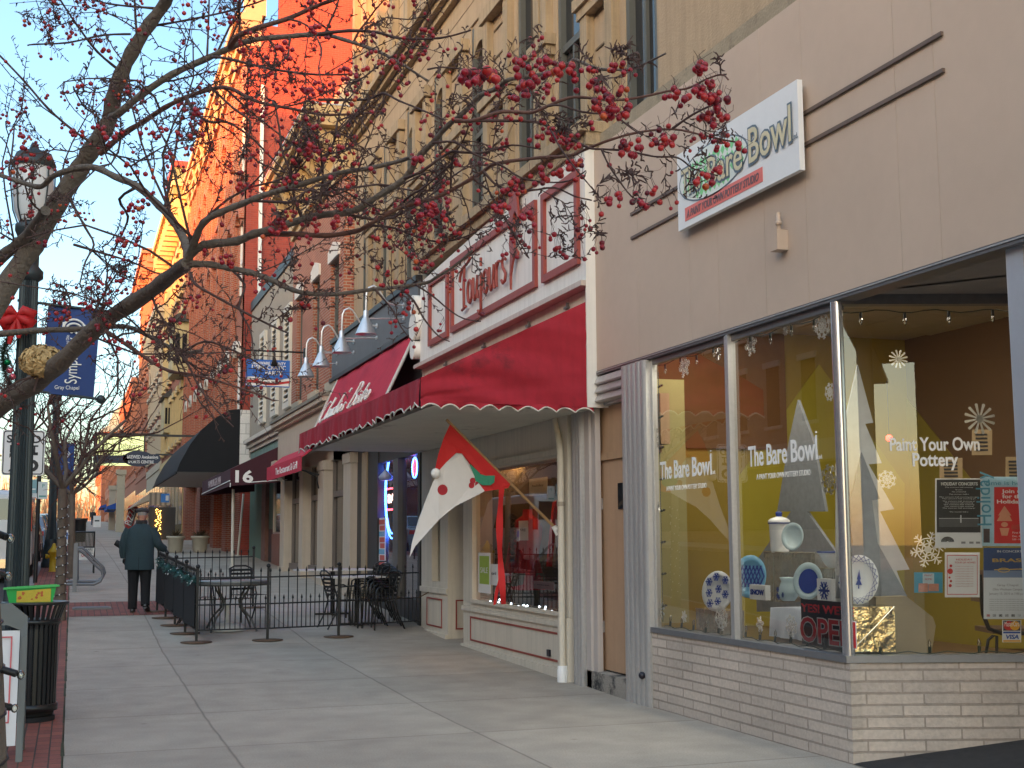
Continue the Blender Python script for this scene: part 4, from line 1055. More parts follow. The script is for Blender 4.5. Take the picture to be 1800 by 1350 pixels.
f = MB(); f.box(DRX + .12, DRX + .8, L0 - .012, L0 - .001, .27, .29).box(DRX + .12, DRX + .8, L0 - .012, L0 - .001, .68, .70).box(DRX + .12, DRX + .14, L0 - .012, L0 - .001, .291, .679).box(DRX + .78, DRX + .8, L0 - .012, L0 - .001, .291, .679); f.build('panel_moulding', DKRED, ds)
MB().add([(DRX + .1, L1 - .62, .952), (DRX + .1, L0 + .42, .952), (DRX + .1, L0 + .42, 2.6), (DRX + .1, L1 - .62, 2.6)], [(0, 1, 2, 3)]).build('window_pane', GLASS, ds)
MB().box(DRX + .2, DRX + .24, L0 + .3, L1 - .5, .952, 2.6).build('window_blind', mat('olive_blind', (.16, .17, .07), .8), ds)
# downspout with elbow and white foot
q = onX(991, 1190, 5.2); yd = 13.40
dsp = thing('downspout', 'cream rain downspout with a bent top and white plastic foot', 'downspout', (5.17, yd, 0))
MB().tube([(5.16, yd, .2), (5.16, yd, 2.45), (5.16, yd + .02, 2.6), (5.18, yd + .12, 2.74), (5.2, yd + .22, 2.83), (5.2, yd + .26, 2.95)], .038, 12).build('pipe', CREAM, dsp)
MB().lathe([(.058, 0.0), (.060, .16), (.054, .165), (.054, .2), (.03, .205)], (5.16, yd, 0), 14).build('foot', WHITE, dsp)
MB().lathe([(.044, 1.95), (.044, 2.0)], (5.16, yd, 0), 12).build('strap', mat('rusty_strap', (.35, .30, .24), .6), dsp)
# awning with its flat ceiling
aw = thing('awning', 'dark red canvas awning with scalloped white-edged valance over the dress shop', 'awning', (4.4, 16.2, 3.0))
AO, A0, A1 = 3.33, 12.62, 20.0              # outer line, near end, far end
zw, zo, zv = 4.16, 3.235, 2.94
# near end cheek with soft diagonal folds
cm = MB(); NU, NV = 36, 16
def cheek(u, v):                           # u from the wall to the outer edge, v from the bottom up
    zt = lerp(zw, zo, u); zz = lerp(2.985 if u < 1 else zv, zt, v)
    x = lerp(5.235, AO, u)
    fold = .030 * math.sin(9 * (u * 1.4 + (1 - v) * 1.2)) * (1 - abs(2 * u - 1) ** 3) + .014 * math.sin(31 * (u * .9 + (1 - v) * 1.0)) * v * (1 - u)
    if .24 < v < .30: fold += .02
    return Vector((x, A0 - .02 + fold, zz))
vs = [cheek(i / NU, j / NV) for j in range(NV + 1) for i in range(NU + 1)]
cm.add(vs, [(j * (NU + 1) + i, (j + 1) * (NU + 1) + i, (j + 1) * (NU + 1) + i + 1, j * (NU + 1) + i + 1) for j in range(NV) for i in range(NU)], True)
cm.build('end_cheek', CANV, aw)
def scallop(p0, p1, ztop, zbase, depth, n, out, nm_parent):
    """valance between two points with a scalloped lower edge, plus its white edging"""
    v = MB(); ed = []; K = 12; tot = n * K; p0 = Vector(p0); p1 = Vector(p1); out = Vector(out)
    vs = []
    for i in range(tot + 1):
        t = i / tot; ph = (i % K) / K
        zz = zbase + depth * (1 - abs(math.sin(PI * ph))) * -1 + depth * .5
        p_ = p0.lerp(p1, t); w = out * (.02 * math.sin(t * n * 2.3 + 1) + .012 * math.sin(t * n * 7.1))
        vs += [Vector((p_.x, p_.y, ztop)), Vector((p_.x, p_.y, lerp(ztop, zz, .5))) + w * .6, Vector((p_.x, p_.y, zz)) + w]
        ed.append(Vector((p_.x, p_.y, zz)) + w * 1.02)
    v.add(vs, [f for i in range(tot) for f in ((3 * i, 3 * i + 1, 3 * i + 4, 3 * i + 3), (3 * i + 1, 3 * i + 2, 3 * i + 5, 3 * i + 4))], True)
    o = v.build('valance', CANV, nm_parent)
    MB().tube(ed, .009, 5).build('edging', PIPE_W, o)
scallop((5.235, A0 - .018, 0), (AO, A0 - .018, 0), 3.0, 2.945, .05, 9, (0, -1, 0), aw)
scallop((AO, A0, 0), (AO, A1, 0), 3.235, 2.965, .06, 22, (-1, 0, 0), aw)
tm = MB(); n = 24
vs = []
for i in range(n + 1):
    y_ = lerp(A0, A1, i / n)
    for j in range(7): 
        t = j / 6; vs.append((lerp(AO, 5.235, t), y_, lerp(zo, zw, t) - .03 * math.sin(PI * t) * abs(math.sin(i * PI / 4))))
tm.add(vs, [(i * 7 + j, i * 7 + j + 1, (i + 1) * 7 + j + 1, (i + 1) * 7 + j) for i in range(n) for j in range(6)], True)
tm.build('top', CANV, aw)
MB().poly([(5.235, A1, 3.0), (5.235, A1, zw), (AO, A1, zo), (AO, A1, 3.0)]).build('far_cheek', CANV, aw)
fr = MB()
for i in range(6):
    y_ = lerp(A0 + .15, A1 - .1, i / 5); fr.tube([(AO + .03, y_, 3.2), (5.23, y_, 4.1)], .014, 6)
fr.tube([(AO + .03, A0 + .02, 3.215), (AO + .03, A1 - .02, 3.215)], .016, 6)
fr.build('awning_frame', ALUD, aw)
for y_ in (13.3, 14.6, 16.4, 18.3):
    MB().obox((5.215, y_, zw + .02), VY_, VZ_, VX_, .05, .012, .02).obox((5.215, y_ - .03, zw + .045), VY_, VZ_, VX_, .01, .03, .015).build('clip', ALUD, aw)
ce = thing('canopy_ceiling', 'pale flat ceiling of the dress shop canopy with peeling paint', 'canopy ceiling', (4.5, 16.3, 3.0))
MB().box(3.5, 5.235, 12.75, 19.8, 2.965, 3.01).build('board', mat('peeling_cream', (.55, .52, .44), .85, var=.15, scale=2, streak=.0, dirt=((.16, .13, .10), 1.5, .60)), ce)
MB().tube([onY(782, 712, 13.6) + Vector((0, 0, .05 * 0)) + Vector((0, 0, z_)) + Vector((x_, 0, 0)) for x_, z_ in ((0, .05), (0, -.02), (.02, -.05), (.05, -.05), (.06, -.02))], .007, 6).build('hook', BLACK, ce)
# ---------------------------------------------------------------- bistro front
BX = 5.27
CHAR = mat('charcoal_paint', (.035, .034, .034), .5, var=.25, scale=3, streak=.15)
GREYF = mat('slate_grey_fascia', (.12, .125, .135), .6, var=.12, scale=4, streak=.08)
REDC = mat('cherry_canvas', (.50, .020, .050), .85, var=.14, scale=1.6, bump=.2, bscale=250, streak=.10)
bf = thing('storefront', 'charcoal bistro front with grey fascia and tall dark windows', 'storefront', (BX, 24, 0))
b = MB().box(5.24, 5.50, 20.03, 27.4, 5.0, 5.80); b.build('fascia', GREYF, bf)
MB().box(5.20, 5.50, 20.03, 27.45, 5.803, 5.90).box(5.18, 5.235, 20.03, 27.42, 4.96, 5.04).build('fascia_trim', CHAR, bf)
MB().box(5.30, 5.50, 20.03, 27.4, 3.3, 4.997).build('upper_boarding', CHAR, bf)
# tall bays between dark piers, all nearly flush
fy = lambda px: onX(px, 950, 5.30).y
b = MB()
b.box(5.30, 5.42, fy(637), 25.5, 0, 3.297).box(5.30, 5.42, fy(663), fy(646), 0, 3.297).box(5.28, 5.42, 20.0, fy(736), 0, 3.297)
b.box(5.32, 5.42, fy(736) + .002, fy(663) - .002, 2.98, 3.296).box(5.32, 5.42, fy(736) + .002, fy(663) - .002, 0, .62)
b.build('piers', CHAR, bf)
MB().box(5.27, 5.42, fy(645.5), fy(637.5), .2, 3.25).build('pilaster_strip', mat('dull_tan_strip', (.33, .25, .16), .6, var=.15), bf)
MB().box(5.29, 5.42, fy(700), fy(691), .62, 2.98).build('mullion', mat('grey_mullion', (.12, .115, .11), .5, var=.1), bf)
for y0__, y1__ in ((fy(736), fy(700)), (fy(691), fy(663))):
    MB().add([(5.37, y1__, .62), (5.37, y0__, .62), (5.37, y0__, 2.98), (5.37, y1__, 2.98)], [(0, 1, 2, 3)]).build('window_pane', GLASS, bf)
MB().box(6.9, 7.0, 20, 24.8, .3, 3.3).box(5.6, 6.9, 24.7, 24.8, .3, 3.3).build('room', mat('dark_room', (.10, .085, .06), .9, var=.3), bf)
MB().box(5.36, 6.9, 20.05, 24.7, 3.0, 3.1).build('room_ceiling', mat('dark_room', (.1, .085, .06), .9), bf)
# awning
ba = thing('awning', 'bright cherry red sloping awning with white script over the bistro', 'awning', (5.0, 23.6, 4.2))
P0, P1 = (5.235, 4.95), (4.72, 3.85)
n = 16; vs = []
for i in range(n + 1):
    y_ = lerp(20.12, 26.6, i / n)
    for j in range(5): vs.append((lerp(P0[0], P1[0], j / 4) + .012 * math.sin(i * 1.9 + j), y_, lerp(P0[1], P1[1], j / 4)))
MB().add(vs, [(i * 5 + j, i * 5 + j + 1, (i + 1) * 5 + j + 1, (i + 1) * 5 + j) for i in range(n) for j in range(4)], True).build('canvas', REDC, ba)
MB().box(4.70, 4.715, 20.12, 26.6, 3.62, 3.86).build('valance', REDC, ba)
MB().tube([(P0[0], 20.11, P0[1]), (P1[0], 20.11, P1[1])], .028, 6).build('end_bar', mat('pale_grey_bar', (.5, .49, .46), .6), ba)
MB().tube([(P0[0], 26.61, P0[1]), (P1[0], 26.61, P1[1])], .028, 6).build('end_bar', MATS['pale_grey_bar'], ba)
L = []
x = 0
def script(s):
    out = []; x = 0
    for ch in s:
        if ch == ' ': x += .35; continue
        if ch == 'C': out.append(arc(x + .22, .42, .22, .5, 60, 310)); x += .5
        elif ch == 'l': out.append([(x, 0), (x + .06, .5), (x + .16, .98), (x + .10, 1.0), (x + .05, .4), (x + .08, 0)]); x += .17
        elif ch == 'd': out.append(arc(x + .11, .2, .11, .2, 40, 330)); out.append([(x + .22, 0), (x + .2, .3), (x + .28, 1.0)]); x += .30
        elif ch == 'i': out.append([(x, 0), (x + .04, .4)]); out.append([(x + .07, .55), (x + .08, .6)]); x += .13
        elif ch == 'b': out.append([(x, 0), (x + .04, .5), (x + .1, 1.0)]); out.append(arc(x + .11, .2, .1, .2, 170, -160)); x += .28
        elif ch == 'B': out.append([(x, 0), (x + .05, .5), (x + .1, 1.1)]); out.append(arc(x + .15, .82, .22, .26, 120, -80)); out.append(arc(x + .13, .28, .24, .28, 90, -100)); x += .46
        elif ch == 's': out.append([(x + .14, .36), (x + .06, .4), (x + .04, .28), (x + .12, .14), (x + .06, 0), (x, .04)]); x += .2
        elif ch == 't': out.append([(x + .04, 0), (x + .06, .4), (x + .12, .8)]); out.append([(x, .46), (x + .2, .5)]); x += .2
        elif ch == 'r': out.append([(x, 0), (x + .04, .4)]); out.append([(x + .03, .28), (x + .1, .42), (x + .16, .38)]); x += .2
        elif ch == 'o': out.append(arc(x + .1, .2, .1, .2, 0, 360)); x += .25
        elif ch == 'e': out.append([(x, .2), (x + .17, .22)] + arc(x + .09, .2, .09, .2, 10, 320)); x += .23
        elif ch == 'a': out.append(arc(x + .09, .2, .09, .2, 40, 330)); out.append([(x + .19, .4), (x + .18, .0)]); x += .24
        elif ch == 'u': out.append([(x, .4), (x, .1), (x + .06, 0), (x + .14, .1), (x + .17, .4), (x + .17, 0)]); x += .23
        elif ch == "'": out.append([(x, .9), (x + .05, 1.05)]); x += .1
    return out, x
st, wd = script("Claudio's Bistro")
b = MB(); up = Vector((P0[0] - P1[0], 0, P0[1] - P1[1])).normalized(); o_ = Vector((P1[0] - .03, 25.9, P1[1] + .12))
k_ = 4.6 / wd
for s_ in st: b.tube([o_ - VY_ * ((u + v * .12) * k_) + up * (v * .46) for u, v in s_], .020, 5)
b.build('lettering', VINYL, ba)
tag(MB().tube([(5.2, 22.0, 2.93), (5.2, 22.05, 2.80)], .012).lathe([(.02, 2.8), (.13, 2.68), (.11, 2.62), (.0, 2.62)], (5.2, 22.05, 0), 14).build('pendant_shade', mat('frosted_blue', (.35, .38, .5), .4)), 'small frosted shade under the bistro soffit', 'lamp shade')
# gooseneck lamps along the fascia
GALV = mat('galvanised', (.62, .63, .66), .32, metal=.7, var=.12, scale=20)
def gooseneck(name, label):
    t = thing(name, label, 'wall lamp', (0, 0, 0), 'gooseneck lamps over the bistro awning')
    arm = [(.53, 0, .10)] + [(.53 - .10, 0, .105)] + [(.30, 0, .11), (.20, 0, .16), (.13, 0, .28), (.07, 0, .37), (.0, 0, .41), (-.08, 0, .37), (-.12, 0, .28), (-.13, 0, .12), (-.13, 0, -.06)]
    MB().tube([Vector(p_) for p_ in arm], .019, 8).tube([(.53, 0, -.12), (-.10, 0, -.16)], .012, 6).build('gooseneck', GALV, t)
    MB().lathe([(.05, -.02), (.05, .04)], (.53, 0, .1), 12, (1, 0, 0)).build('wall_flange', GALV, t)
    MB().lathe([(.04, -.02), (.04, .03)], (.53, 0, -.12), 10, (1, 0, 0)).build('wall_flange', GALV, t)
    MB().lathe([(.035, 0), (.045, -.02), (.045, -.12), (.06, -.14), (.175, -.40), (.18, -.41), (.165, -.41), (.05, -.15)], (-.13, 0, -.02), 20).build('shade', GALV, t)
    return t
names = ['gooseneck lamp nearest the dress shop sign', 'gooseneck lamp second from the dress shop sign', 'gooseneck lamp second from the brick corner', 'gooseneck lamp farthest up the street, in front of the brick wall']
g0 = gooseneck('gooseneck_lamp', names[0]); g0.location = (4.71, 20.95, 5.45)
for i, y_ in enumerate((23.0, 25.05, 26.8)): dup(g0, (4.71, y_, 5.42 + .01 * i), names[i + 1])
# neon and posters in the bistro windows
nb = emit('neon_blue', (.05, .18, 1.0), 3.2); nr = emit('neon_red', (1.0, .05, .06), 2.2)
ne = thing('neon_sign', 'large blue ringed neon sign with red letters in the bistro window', 'neon sign', (5.45, onX(690, 868, 5.45).y, onX(690, 868, 5.45).z))
cy, cz = onX(690, 868, 5.45).y, onX(690, 868, 5.45).z
b = MB()
for k_, r_ in ((0, .64), (1, .57)): b.tube([(5.45, cy + r_ * .9 * math.cos(R(a_)), cz + r_ * 1.25 * math.sin(R(a_))) for a_ in range(0, 361, 12)], .014, 6)
b.build('ring', nb, ne)
b = MB()
for z_ in (-.28, .10): b.tube([(5.45, cy + .42, cz + z_), (5.45, cy - .42, cz + z_)], .016, 6)
b.build('bar', nr, ne)
text('BAR', emit('neon_white', (1, .6, .5), 1.4), (5.46, cy + .40, cz - .16), .24, ne, width=.75, ext=.004)
n2 = thing('neon_sign', 'small round red neon with a blue rim under the dress shop canopy', 'neon sign', (5.4, 20.9, 2.6))
c_ = onX(729, 822, 5.42)
MB().tube([c_ + Vector((0, .17 * math.cos(R(a_)), .17 * math.sin(R(a_)))) for a_ in range(0, 361, 15)], .012, 6).build('rim', nb, n2)
MB().lathe([(.13, 0), (.13, .02)], c_, 18, (1, 0, 0)).build('disc', emit('neon_red_disc', (1.0, .03, .04), 1.4), n2)
ps = thing('poster_strip', 'tall narrow poster with red and blue printing in the bistro window', 'poster', (5.33, 23.2, 1))
a = onX(661, 990, 5.34); b_ = onX(678, 910, 5.34)
MB().box(5.335, 5.345, b_.y, a.y, a.z - .25, b_.z).build('sheet', PAPER, ps)
rng = random.Random(8); b = MB(); b2 = MB()
for i in range(9):
    z_ = lerp(a.z - .15, b_.z - .12, i / 8); (b if i % 3 else b2).box(5.333, 5.3349, b_.y + .05, b_.y + .05 + (a.y - b_.y - .1) * rng.uniform(.5, 1), z_, z_ + .09)
b.build('print', mat('faded_red', (.55, .10, .08), .6, var=.3, scale=20), ps); b2.build('print', SKY_, ps)

# ---------------------------------------------------------------- red brick building with cream shop front
NB = brick('orange_red_brick', (.40, .125, .07), (.31, .095, .055), (.40, .31, .24), w=.205, h=.0677, ms=.009)
BRX = 5.30
rb = thing('brick_building', 'narrow orange red brick building with bracketed cornice over a cream shop front', 'building', (BRX, 30, 0))
wins = [(27.0, 27.95), (29.3, 30.15), (31.65, 32.5)]
b = MB(); e = [26.47] + [v for w in wins for v in w] + [33.2]
for i in range(0, len(e), 2): b.box(BRX, BRX + .4, e[i], e[i + 1], 4.6, 9.4)
for a, c in wins: b.box(BRX, BRX + .4, a, c, 4.6, 5.02); b.box(BRX, BRX + .4, a, c, 7.72, 9.4)
b.box(BRX + .4, BRX + 9, 26.47, 33.2, 0.3, 11.1)
b.build('wall', NB, rb)
for a, c in wins:
    w = MB()
    w.box(BRX + .10, BRX + .2, a + .003, a + .09, 5.02, 7.72).box(BRX + .10, BRX + .2, c - .09, c - .003, 5.02, 7.72).box(BRX + .12, BRX + .2, a + .09, c - .09, 6.3, 6.4)
    w = w.build('window', FRM, rb)
    MB().box(BRX + .16, BRX + .17, a + .09, c - .09, 5.02, 7.72).build('pane', PANE, w)
    MB().box(BRX + .09, BRX + .11, (a + c) / 2 - .05, a + .3, 5.1, 7.6).build('white_blind', WHITE, w)
    MB().box(BRX - .09, BRX + .15, a - .12, c + .12, 4.80, 5.018).build('sill', mat('limestone', (.47, .41, .31), .8, var=.1), w)
    MB().prism([(BRX - .05, a - .12, 7.725), (BRX - .05, c + .12, 7.725), (BRX - .05, c + .12, 7.98), (BRX - .05, (a + c) / 2, 8.12), (BRX - .05, a - .12, 7.98)], (.1, 0, 0)).build('lintel', mat('white_lintel', (.70, .66, .60), .7, var=.06), w)
OCR = mat('ochre_cornice', (.50, .37, .20), .7, var=.12, streak=.1)
b = MB()
for pj, z0, z1 in ((.08, 9.40, 9.55), (.16, 9.553, 9.70), (.62, 10.45, 10.62), (.74, 10.623, 10.78), (.84, 10.783, 10.90)): b.box(BRX - pj, BRX + .39, 26.5, 33.2 + pj * .3, z0, z1)
b.box(BRX - .03, BRX + .39, 26.5, 33.2, 9.703, 10.447)
b.build('cornice', OCR, rb)
for i in range(7):
    y_ = 26.75 + i * 1.04
    MB().prism([(BRX - .035, y_, 9.72), (BRX - .12, y_, 9.72), (BRX - .2, y_, 9.95), (BRX - .42, y_, 10.15), (BRX - .56, y_, 10.44), (BRX - .035, y_, 10.44)], (0, .22, 0)).build('bracket', OCR, rb)
MB().box(BRX - .86, BRX + .4, 26.49, 33.45, 10.903, 10.93).build('cornice_flashing', mat('pale_flashing', (.55, .58, .64), .45, metal=.2), rb)
MB().box(BRX + .3, BRX + 2.2, 27.2, 30.2, 10.94, 12.1).build('parapet_block', OCR, rb)
# cream entablature and columns
cs = MB()
cs.box(5.08, 5.40, 26.7, 33.9, 3.62, 4.42).box(4.98, 5.42, 26.68, 33.95, 4.423, 4.50).box(4.90, 5.44, 26.66, 34.0, 4.503, 4.60)
cs.build('entablature', mat('taupe_cream', (.50, .42, .33), .6, var=.08, streak=.08), rb)
MB().box(4.86, 5.46, 26.64, 34.03, 4.603, 4.68).build('entablature_cap', mat('olive_grey_cap', (.20, .18, .14), .6, var=.15), rb)
CST = MATS['taupe_cream']
for a, c in ((24.9, 25.6), (27.75, 28.45), (30.4, 30.9), (33.2, 33.85)):
    m_ = MB().box(5.16, 5.5, a, c, .9, 3.1).box(5.12, 5.52, a - .05, c + .05, .3, .9)
    if a > 33: m_.prism([(5.16, a, 3.1), (4.9, a, 3.3), (4.9, a, 3.617), (5.16, a, 3.617)], (0, c - a, 0))
    else: m_.box(5.14, 5.5, a - .03, c + .03, 3.1, 3.3)
    m_.build('column', CST, rb)
MB().box(5.3, 5.5, 24.9, 33.8, 3.3, 3.62).build('head', CST, rb)
for a, c in ((25.6, 27.75), (28.45, 30.4), (30.9, 33.2)):
    w = MB().box(5.36, 5.44, a + .003, a + .16, 1.0, 3.29).box(5.36, 5.44, c - .16, c - .003, 1.0, 3.29).box(5.34, 5.46, a + .16, c - .16, 2.5, 2.62).box(5.30, 5.5, a + .002, c - .002, .85, .998).build('shop_window', mat('brown_grey_frame', (.16, .13, .11), .5, var=.1), rb)
    MB().box(5.40, 5.41, a + .16, c - .16, 1.0, 3.29).build('pane', mat('dim_pane', (.05, .04, .035), .08, var=.2), w)
    MB().box(5.30, 5.5, a + .002, c - .002, .2, .84).build('stall_riser', CST, w)
sa = thing('awning', 'small bright red sloping awning with white lettering at the cream shop front', 'awning', (5.0, 30, 3.5))
q0, q1 = (5.10, 3.72), (4.70, 3.40)
y0_, y1_ = 27.9, 33.1
MB().prism([(q0[0], y0_, q0[1]), (q1[0], y0_, q1[1]), (q1[0], y0_, q1[1] - .03), (q0[0], y0_, q0[1] - .06)], (0, y1_ - y0_, 0)).build('canvas', REDC, sa)
MB().box(q1[0] - .014, q1[0], y0_, y1_, 3.08, 3.42).build('valance', REDC, sa)
text('The Restaurant & Grill', VINYL, (q1[0] - .014, 31.6, 3.16), .24, sa, width=3.2, ext=.003)
MB().tube([(5.1, 28.0, 3.0), (4.72, 28.0, 3.1)], .02).tube([(5.1, 28.0, 2.7), (5.05, 28.0, 2.95), (4.8, 28.0, 3.08)], .015).build('bracket', BLACK, sa)
# bracket sign on the brick wall
hs = thing('hanging_sign', 'blue rectangular party office sign with red and white wave hanging from an iron bar', 'sign', (4.3, 30.8, 5.6))
YS = 31.2
sl = onY(433, 631, YS); sr = onY(509, 681, YS)
MB().box(sl.x, sr.x, YS, YS + .05, sr.z, sl.z).build('board', mat('sign_blue', (.02, .13, .50), .5, var=.08), hs)
W_, H_ = sr.x - sl.x, sl.z - sr.z
def hsP(u, v, d=.004): return Vector((sl.x + W_ * u, YS - d, sr.z + H_ * v))
wv = [hsP(0.01, .34)] + [hsP(i / 16 * .98 + .01, .31 + .05 * math.sin(i / 16 * 2 * PI + .6)) for i in range(17)] + [hsP(.99, .03), hsP(.01, .03)]
MB().prism(wv, (0, .003, 0)).build('white_wave', WHITE, hs)
wv = [hsP(i / 16 * .98 + .01, .20 + .05 * math.sin(i / 16 * 2 * PI + .9), .006) for i in range(17)] + [hsP((16 - i) / 16 * .98 + .01, .10 + .05 * math.sin((16 - i) / 16 * 2 * PI + 1.2), .006) for i in range(17)]
MB().prism(wv, (0, .002, 0)).build('red_wave', RED, hs)
for s_, u, v, sz, w_ in (('DELAWARE COUNTY', .12, .82, .095, .78), ('DEMOCRATIC', .12, .64, .145, .78), ('PARTY', .43, .44, .145, .39)):
    text(s_, VINYL, hsP(u, v), sz, hs, rt=VX_, width=w_ * W_, ext=.002, bold=.0025, lift=.002)
text('www.delcodems.com', INK, hsP(.15, .25), .07, hs, rt=VX_, width=.7 * W_, ext=.001, lift=.004)
text('740-363-7560', INK, hsP(.25, .10), .09, hs, rt=VX_, width=.5 * W_, ext=.001, lift=.006, bold=.004)
zt = sl.z + .22
MB().tube([(BRX, YS + .02, zt), (sl.x - .05, YS + .02, zt)], .022, 8).tube([(sl.x + .2, YS + .02, zt), (sl.x + .2, YS + .02, sl.z)], .012).tube([(sr.x - .2, YS + .02, zt), (sr.x - .2, YS + .02, sl.z)], .012).build('iron_bar', BLACK, hs)
MB().box(BRX - .03, BRX, YS - .08, YS + .12, zt - .12, zt + .1).build('wall_plate', BLACK, hs)
MB().lathe([(.03, .30), (.03, .20), (.09, 0), (.085, 0), (.02, .18)], (lerp(sl.x, sr.x, .62), YS - .14, sl.z - .16), 12).tube([(lerp(sl.x, sr.x, .62), YS - .14, sl.z + .12), (lerp(sl.x, sr.x, .62), YS - .05, zt + .2), (lerp(sl.x, sr.x, .62), YS + .02, zt)], .012).build('spot_lamp', BLACK, hs)

# ---------------------------------------------------------------- stucco building, number 16
EX = 5.50
STUC = mat('grey_tan_stucco', (.36, .315, .255), .9, var=.1, scale=2, bump=.3, bscale=60, streak=.06)
eb = thing('stucco_building', 'plain greyish stucco building with three tall louvred shutters', 'building', (EX, 38, 0))
MB().box(EX, EX + 9, 33.22, 43.0, 4.3, 9.2).build('wall', STUC, eb)
MB().prism([(EX - .05, 33.22, 9.203), (EX - .05, 43.0, 9.203), (EX - .05, 43.0, 9.5), (EX - .05, 33.22, 9.5)], (.4, 0, 0)).build('parapet', CHAR, eb)
SHW = mat('shutter_cream', (.62, .58, .50), .6, var=.06)
for (a, c, z0, z1) in ((34.3, 35.4, 5.15, 8.0), (36.7, 37.75, 5.15, 8.0), (39.2, 40.3, 5.15, 8.0)):
    s_ = MB(); s_.box(EX - .10, EX - .001, a, a + .14, z0, z1).box(EX - .10, EX - .001, c - .14, c, z0, z1).box(EX - .10, EX - .001, a + .14, c - .14, z0, z0 + .16).box(EX - .10, EX - .001, a + .14, c - .14, z1 - .16, z1)
    z_ = z0 + .2
    while z_ < z1 - .2:
        s_.prism([(EX - .10, a + .14, z_), (EX - .09, a + .14, z_ - .012), (EX - .02, a + .14, z_ + .09), (EX - .03, a + .14, z_ + .10)], (0, c - a - .28, 0)); z_ += .155
    o = s_.build('shutter', SHW, eb)
    MB().box(EX - .006, EX - .001, a + .14, c - .14, z0 + .16, z1 - .16).build('shutter_back', BLACK, o)
b = MB()
for pj, z0, z1 in ((.12, 4.40, 4.52), (.20, 4.523, 4.66), (.30, 4.663, 4.78)): b.box(EX - pj, EX, 34.1, 42.2, z0, z1)
b.build('cornice', SHW, eb)
MB().box(EX - .06, EX + .02, 34.1, 42.2, 3.9, 4.397).build('teal_band', mat('faded_teal', (.19, .30, .27), .7, var=.3, scale=4, streak=.3), eb)
MB().box(EX + .05, EX + 6, 33.9, 43, .2, 4.39).build('shop_back', mat('green_board', (.12, .20, .155), .7, var=.15), eb)
MB().box(EX - .05, EX + .049, 33.9, 37.3, .4, 1.75).build('stall_riser', mat('red_granite', (.22, .085, .06), .4, var=.5, scale=9), eb)
for a, c in ((33.95, 35.5), (35.58, 37.3)):
    w = MB().box(EX - .02, EX + .048, a, a + .06, 1.75, 3.6).box(EX - .02, EX + .048, c - .06, c, 1.75, 3.6).box(EX - .02, EX + .048, a + .06, c - .06, 1.752, 1.8).build('shop_window', ALU, eb)
    MB().add([(EX + .02, c - .06, 1.8), (EX + .02, a + .06, 1.8), (EX + .02, a + .06, 3.6), (EX + .02, c - .06, 3.6)], [(0, 1, 2, 3)]).build('pane', mat('mirror_pane', (.03, .035, .04), .03, var=0, spec=1.0), w)
MB().box(EX + .02, EX + .048, 37.5, 38.4, .5, 1.9).build('door', BLACK, eb)
MB().box(EX - .06, EX + .048, 38.6, 39.4, .4, 3.6).build('worn_panel', mat('worn_red_panel', (.22, .11, .09), .7, var=.5, scale=5), eb)
ea = thing('awning', 'deep maroon canvas awning with a white 16 and white line', 'awning', (4.6, 37, 3.3))
MAR = mat('deep_maroon_canvas', (.055, .014, .022), .9, var=.15, scale=4)
zA, zB, zC, xo, yn, yf = 4.22, 3.42, 2.98, 3.86, 33.9, 41.5
MB().poly([(EX, yn, zA), (xo, yn, zB), (xo, yn, zC), (EX, yn, 3.12)]).build('end_cheek', MAR, ea)
MB().poly([(EX, yn + .003, zA), (EX, yf, zA), (xo, yf, zB), (xo, yn + .003, zB)]).build('top', MAR, ea)
MB().poly([(xo, yn, zB - .002), (xo, yf, zB - .002), (xo, yf, zC), (xo, yn, zC)]).poly([(EX, yf, zA), (xo, yf, zB), (xo, yf, zC), (EX, yf, 3.12)]).build('valance', MAR, ea)
text('16', VINYL, onY(407, 847, yn), .42, ea, rt=VX_, width=.46, ext=.003, bold=.014)
a = onY(437, 848, yn); b_ = onY(505, 843, yn)
MB().tube([a, b_], .016, 4).tube([(xo, yn - .01, a.z - .12), onY(405, 849, yn)], .016, 4).tube([(xo - .008, yn, zC + .14), (xo - .008, yf, zC + .05)], .016, 4).build('white_line', VINYL, ea)
text('HAMBURGER INN', mat('awning_letters', (.45, .38, .40), .7), (xo, 39.6, zC + .16), .3, ea, width=3.4, ext=.003)

# ---------------------------------------------------------------- tall brick block with the sunlit side wall
FB = brick('tall_red_brick', (.40, .105, .055), (.32, .08, .045), (.36, .25, .18), w=.22, h=.075, ms=.01)
SIDEB = brick('side_wall_brick', (.36, .062, .04), (.29, .05, .035), (.28, .09, .07), w=.22, h=.075, ms=.006, var=.12)
CRM = mat('cream_cornice', (.44, .29, .17), .7, var=.1)
fx, f0, f1, fz = 5.27, 43.3, 66.0, 18.6
tb = thing('tall_brick_block', 'tall red brick block with corbelled piers, its end wall glowing in the sunset', 'building', (fx, 54, 0))
MB().box(fx, 24, f0 - .04, f0 - .003, .5, 19.4).box(6.3, 24, f0 - .04, f0 + .4, 19.403, 24).build('end_wall', SIDEB, tb)
fw = MB(); NW = 9; wy_ = []; st_ = (f1 - f0) / NW
rows = [(5.0, 7.9), (9.9, 12.6), (14.3, 16.6)]
for i in range(NW): c = f0 + st_ * (i + .5); wy_.append((c - .55, c + .55))
e = [f0] + [v for w in wy_ for v in w] + [f1]
for i in range(0, len(e), 2): fw.box(fx, fx + .4, e[i], e[i + 1], 4.2, fz)
for a, c in wy_:
    z_ = 4.2
    for z0, z1 in rows: fw.box(fx, fx + .4, a, c, z_, z0); z_ = z1
    fw.box(fx, fx + .4, a, c, z_, fz)
fw.box(fx + .41, 24, f0 + .41, f1, .5, 18.4)
fw.build('front_wall', FB, tb)
pl_ = MB()
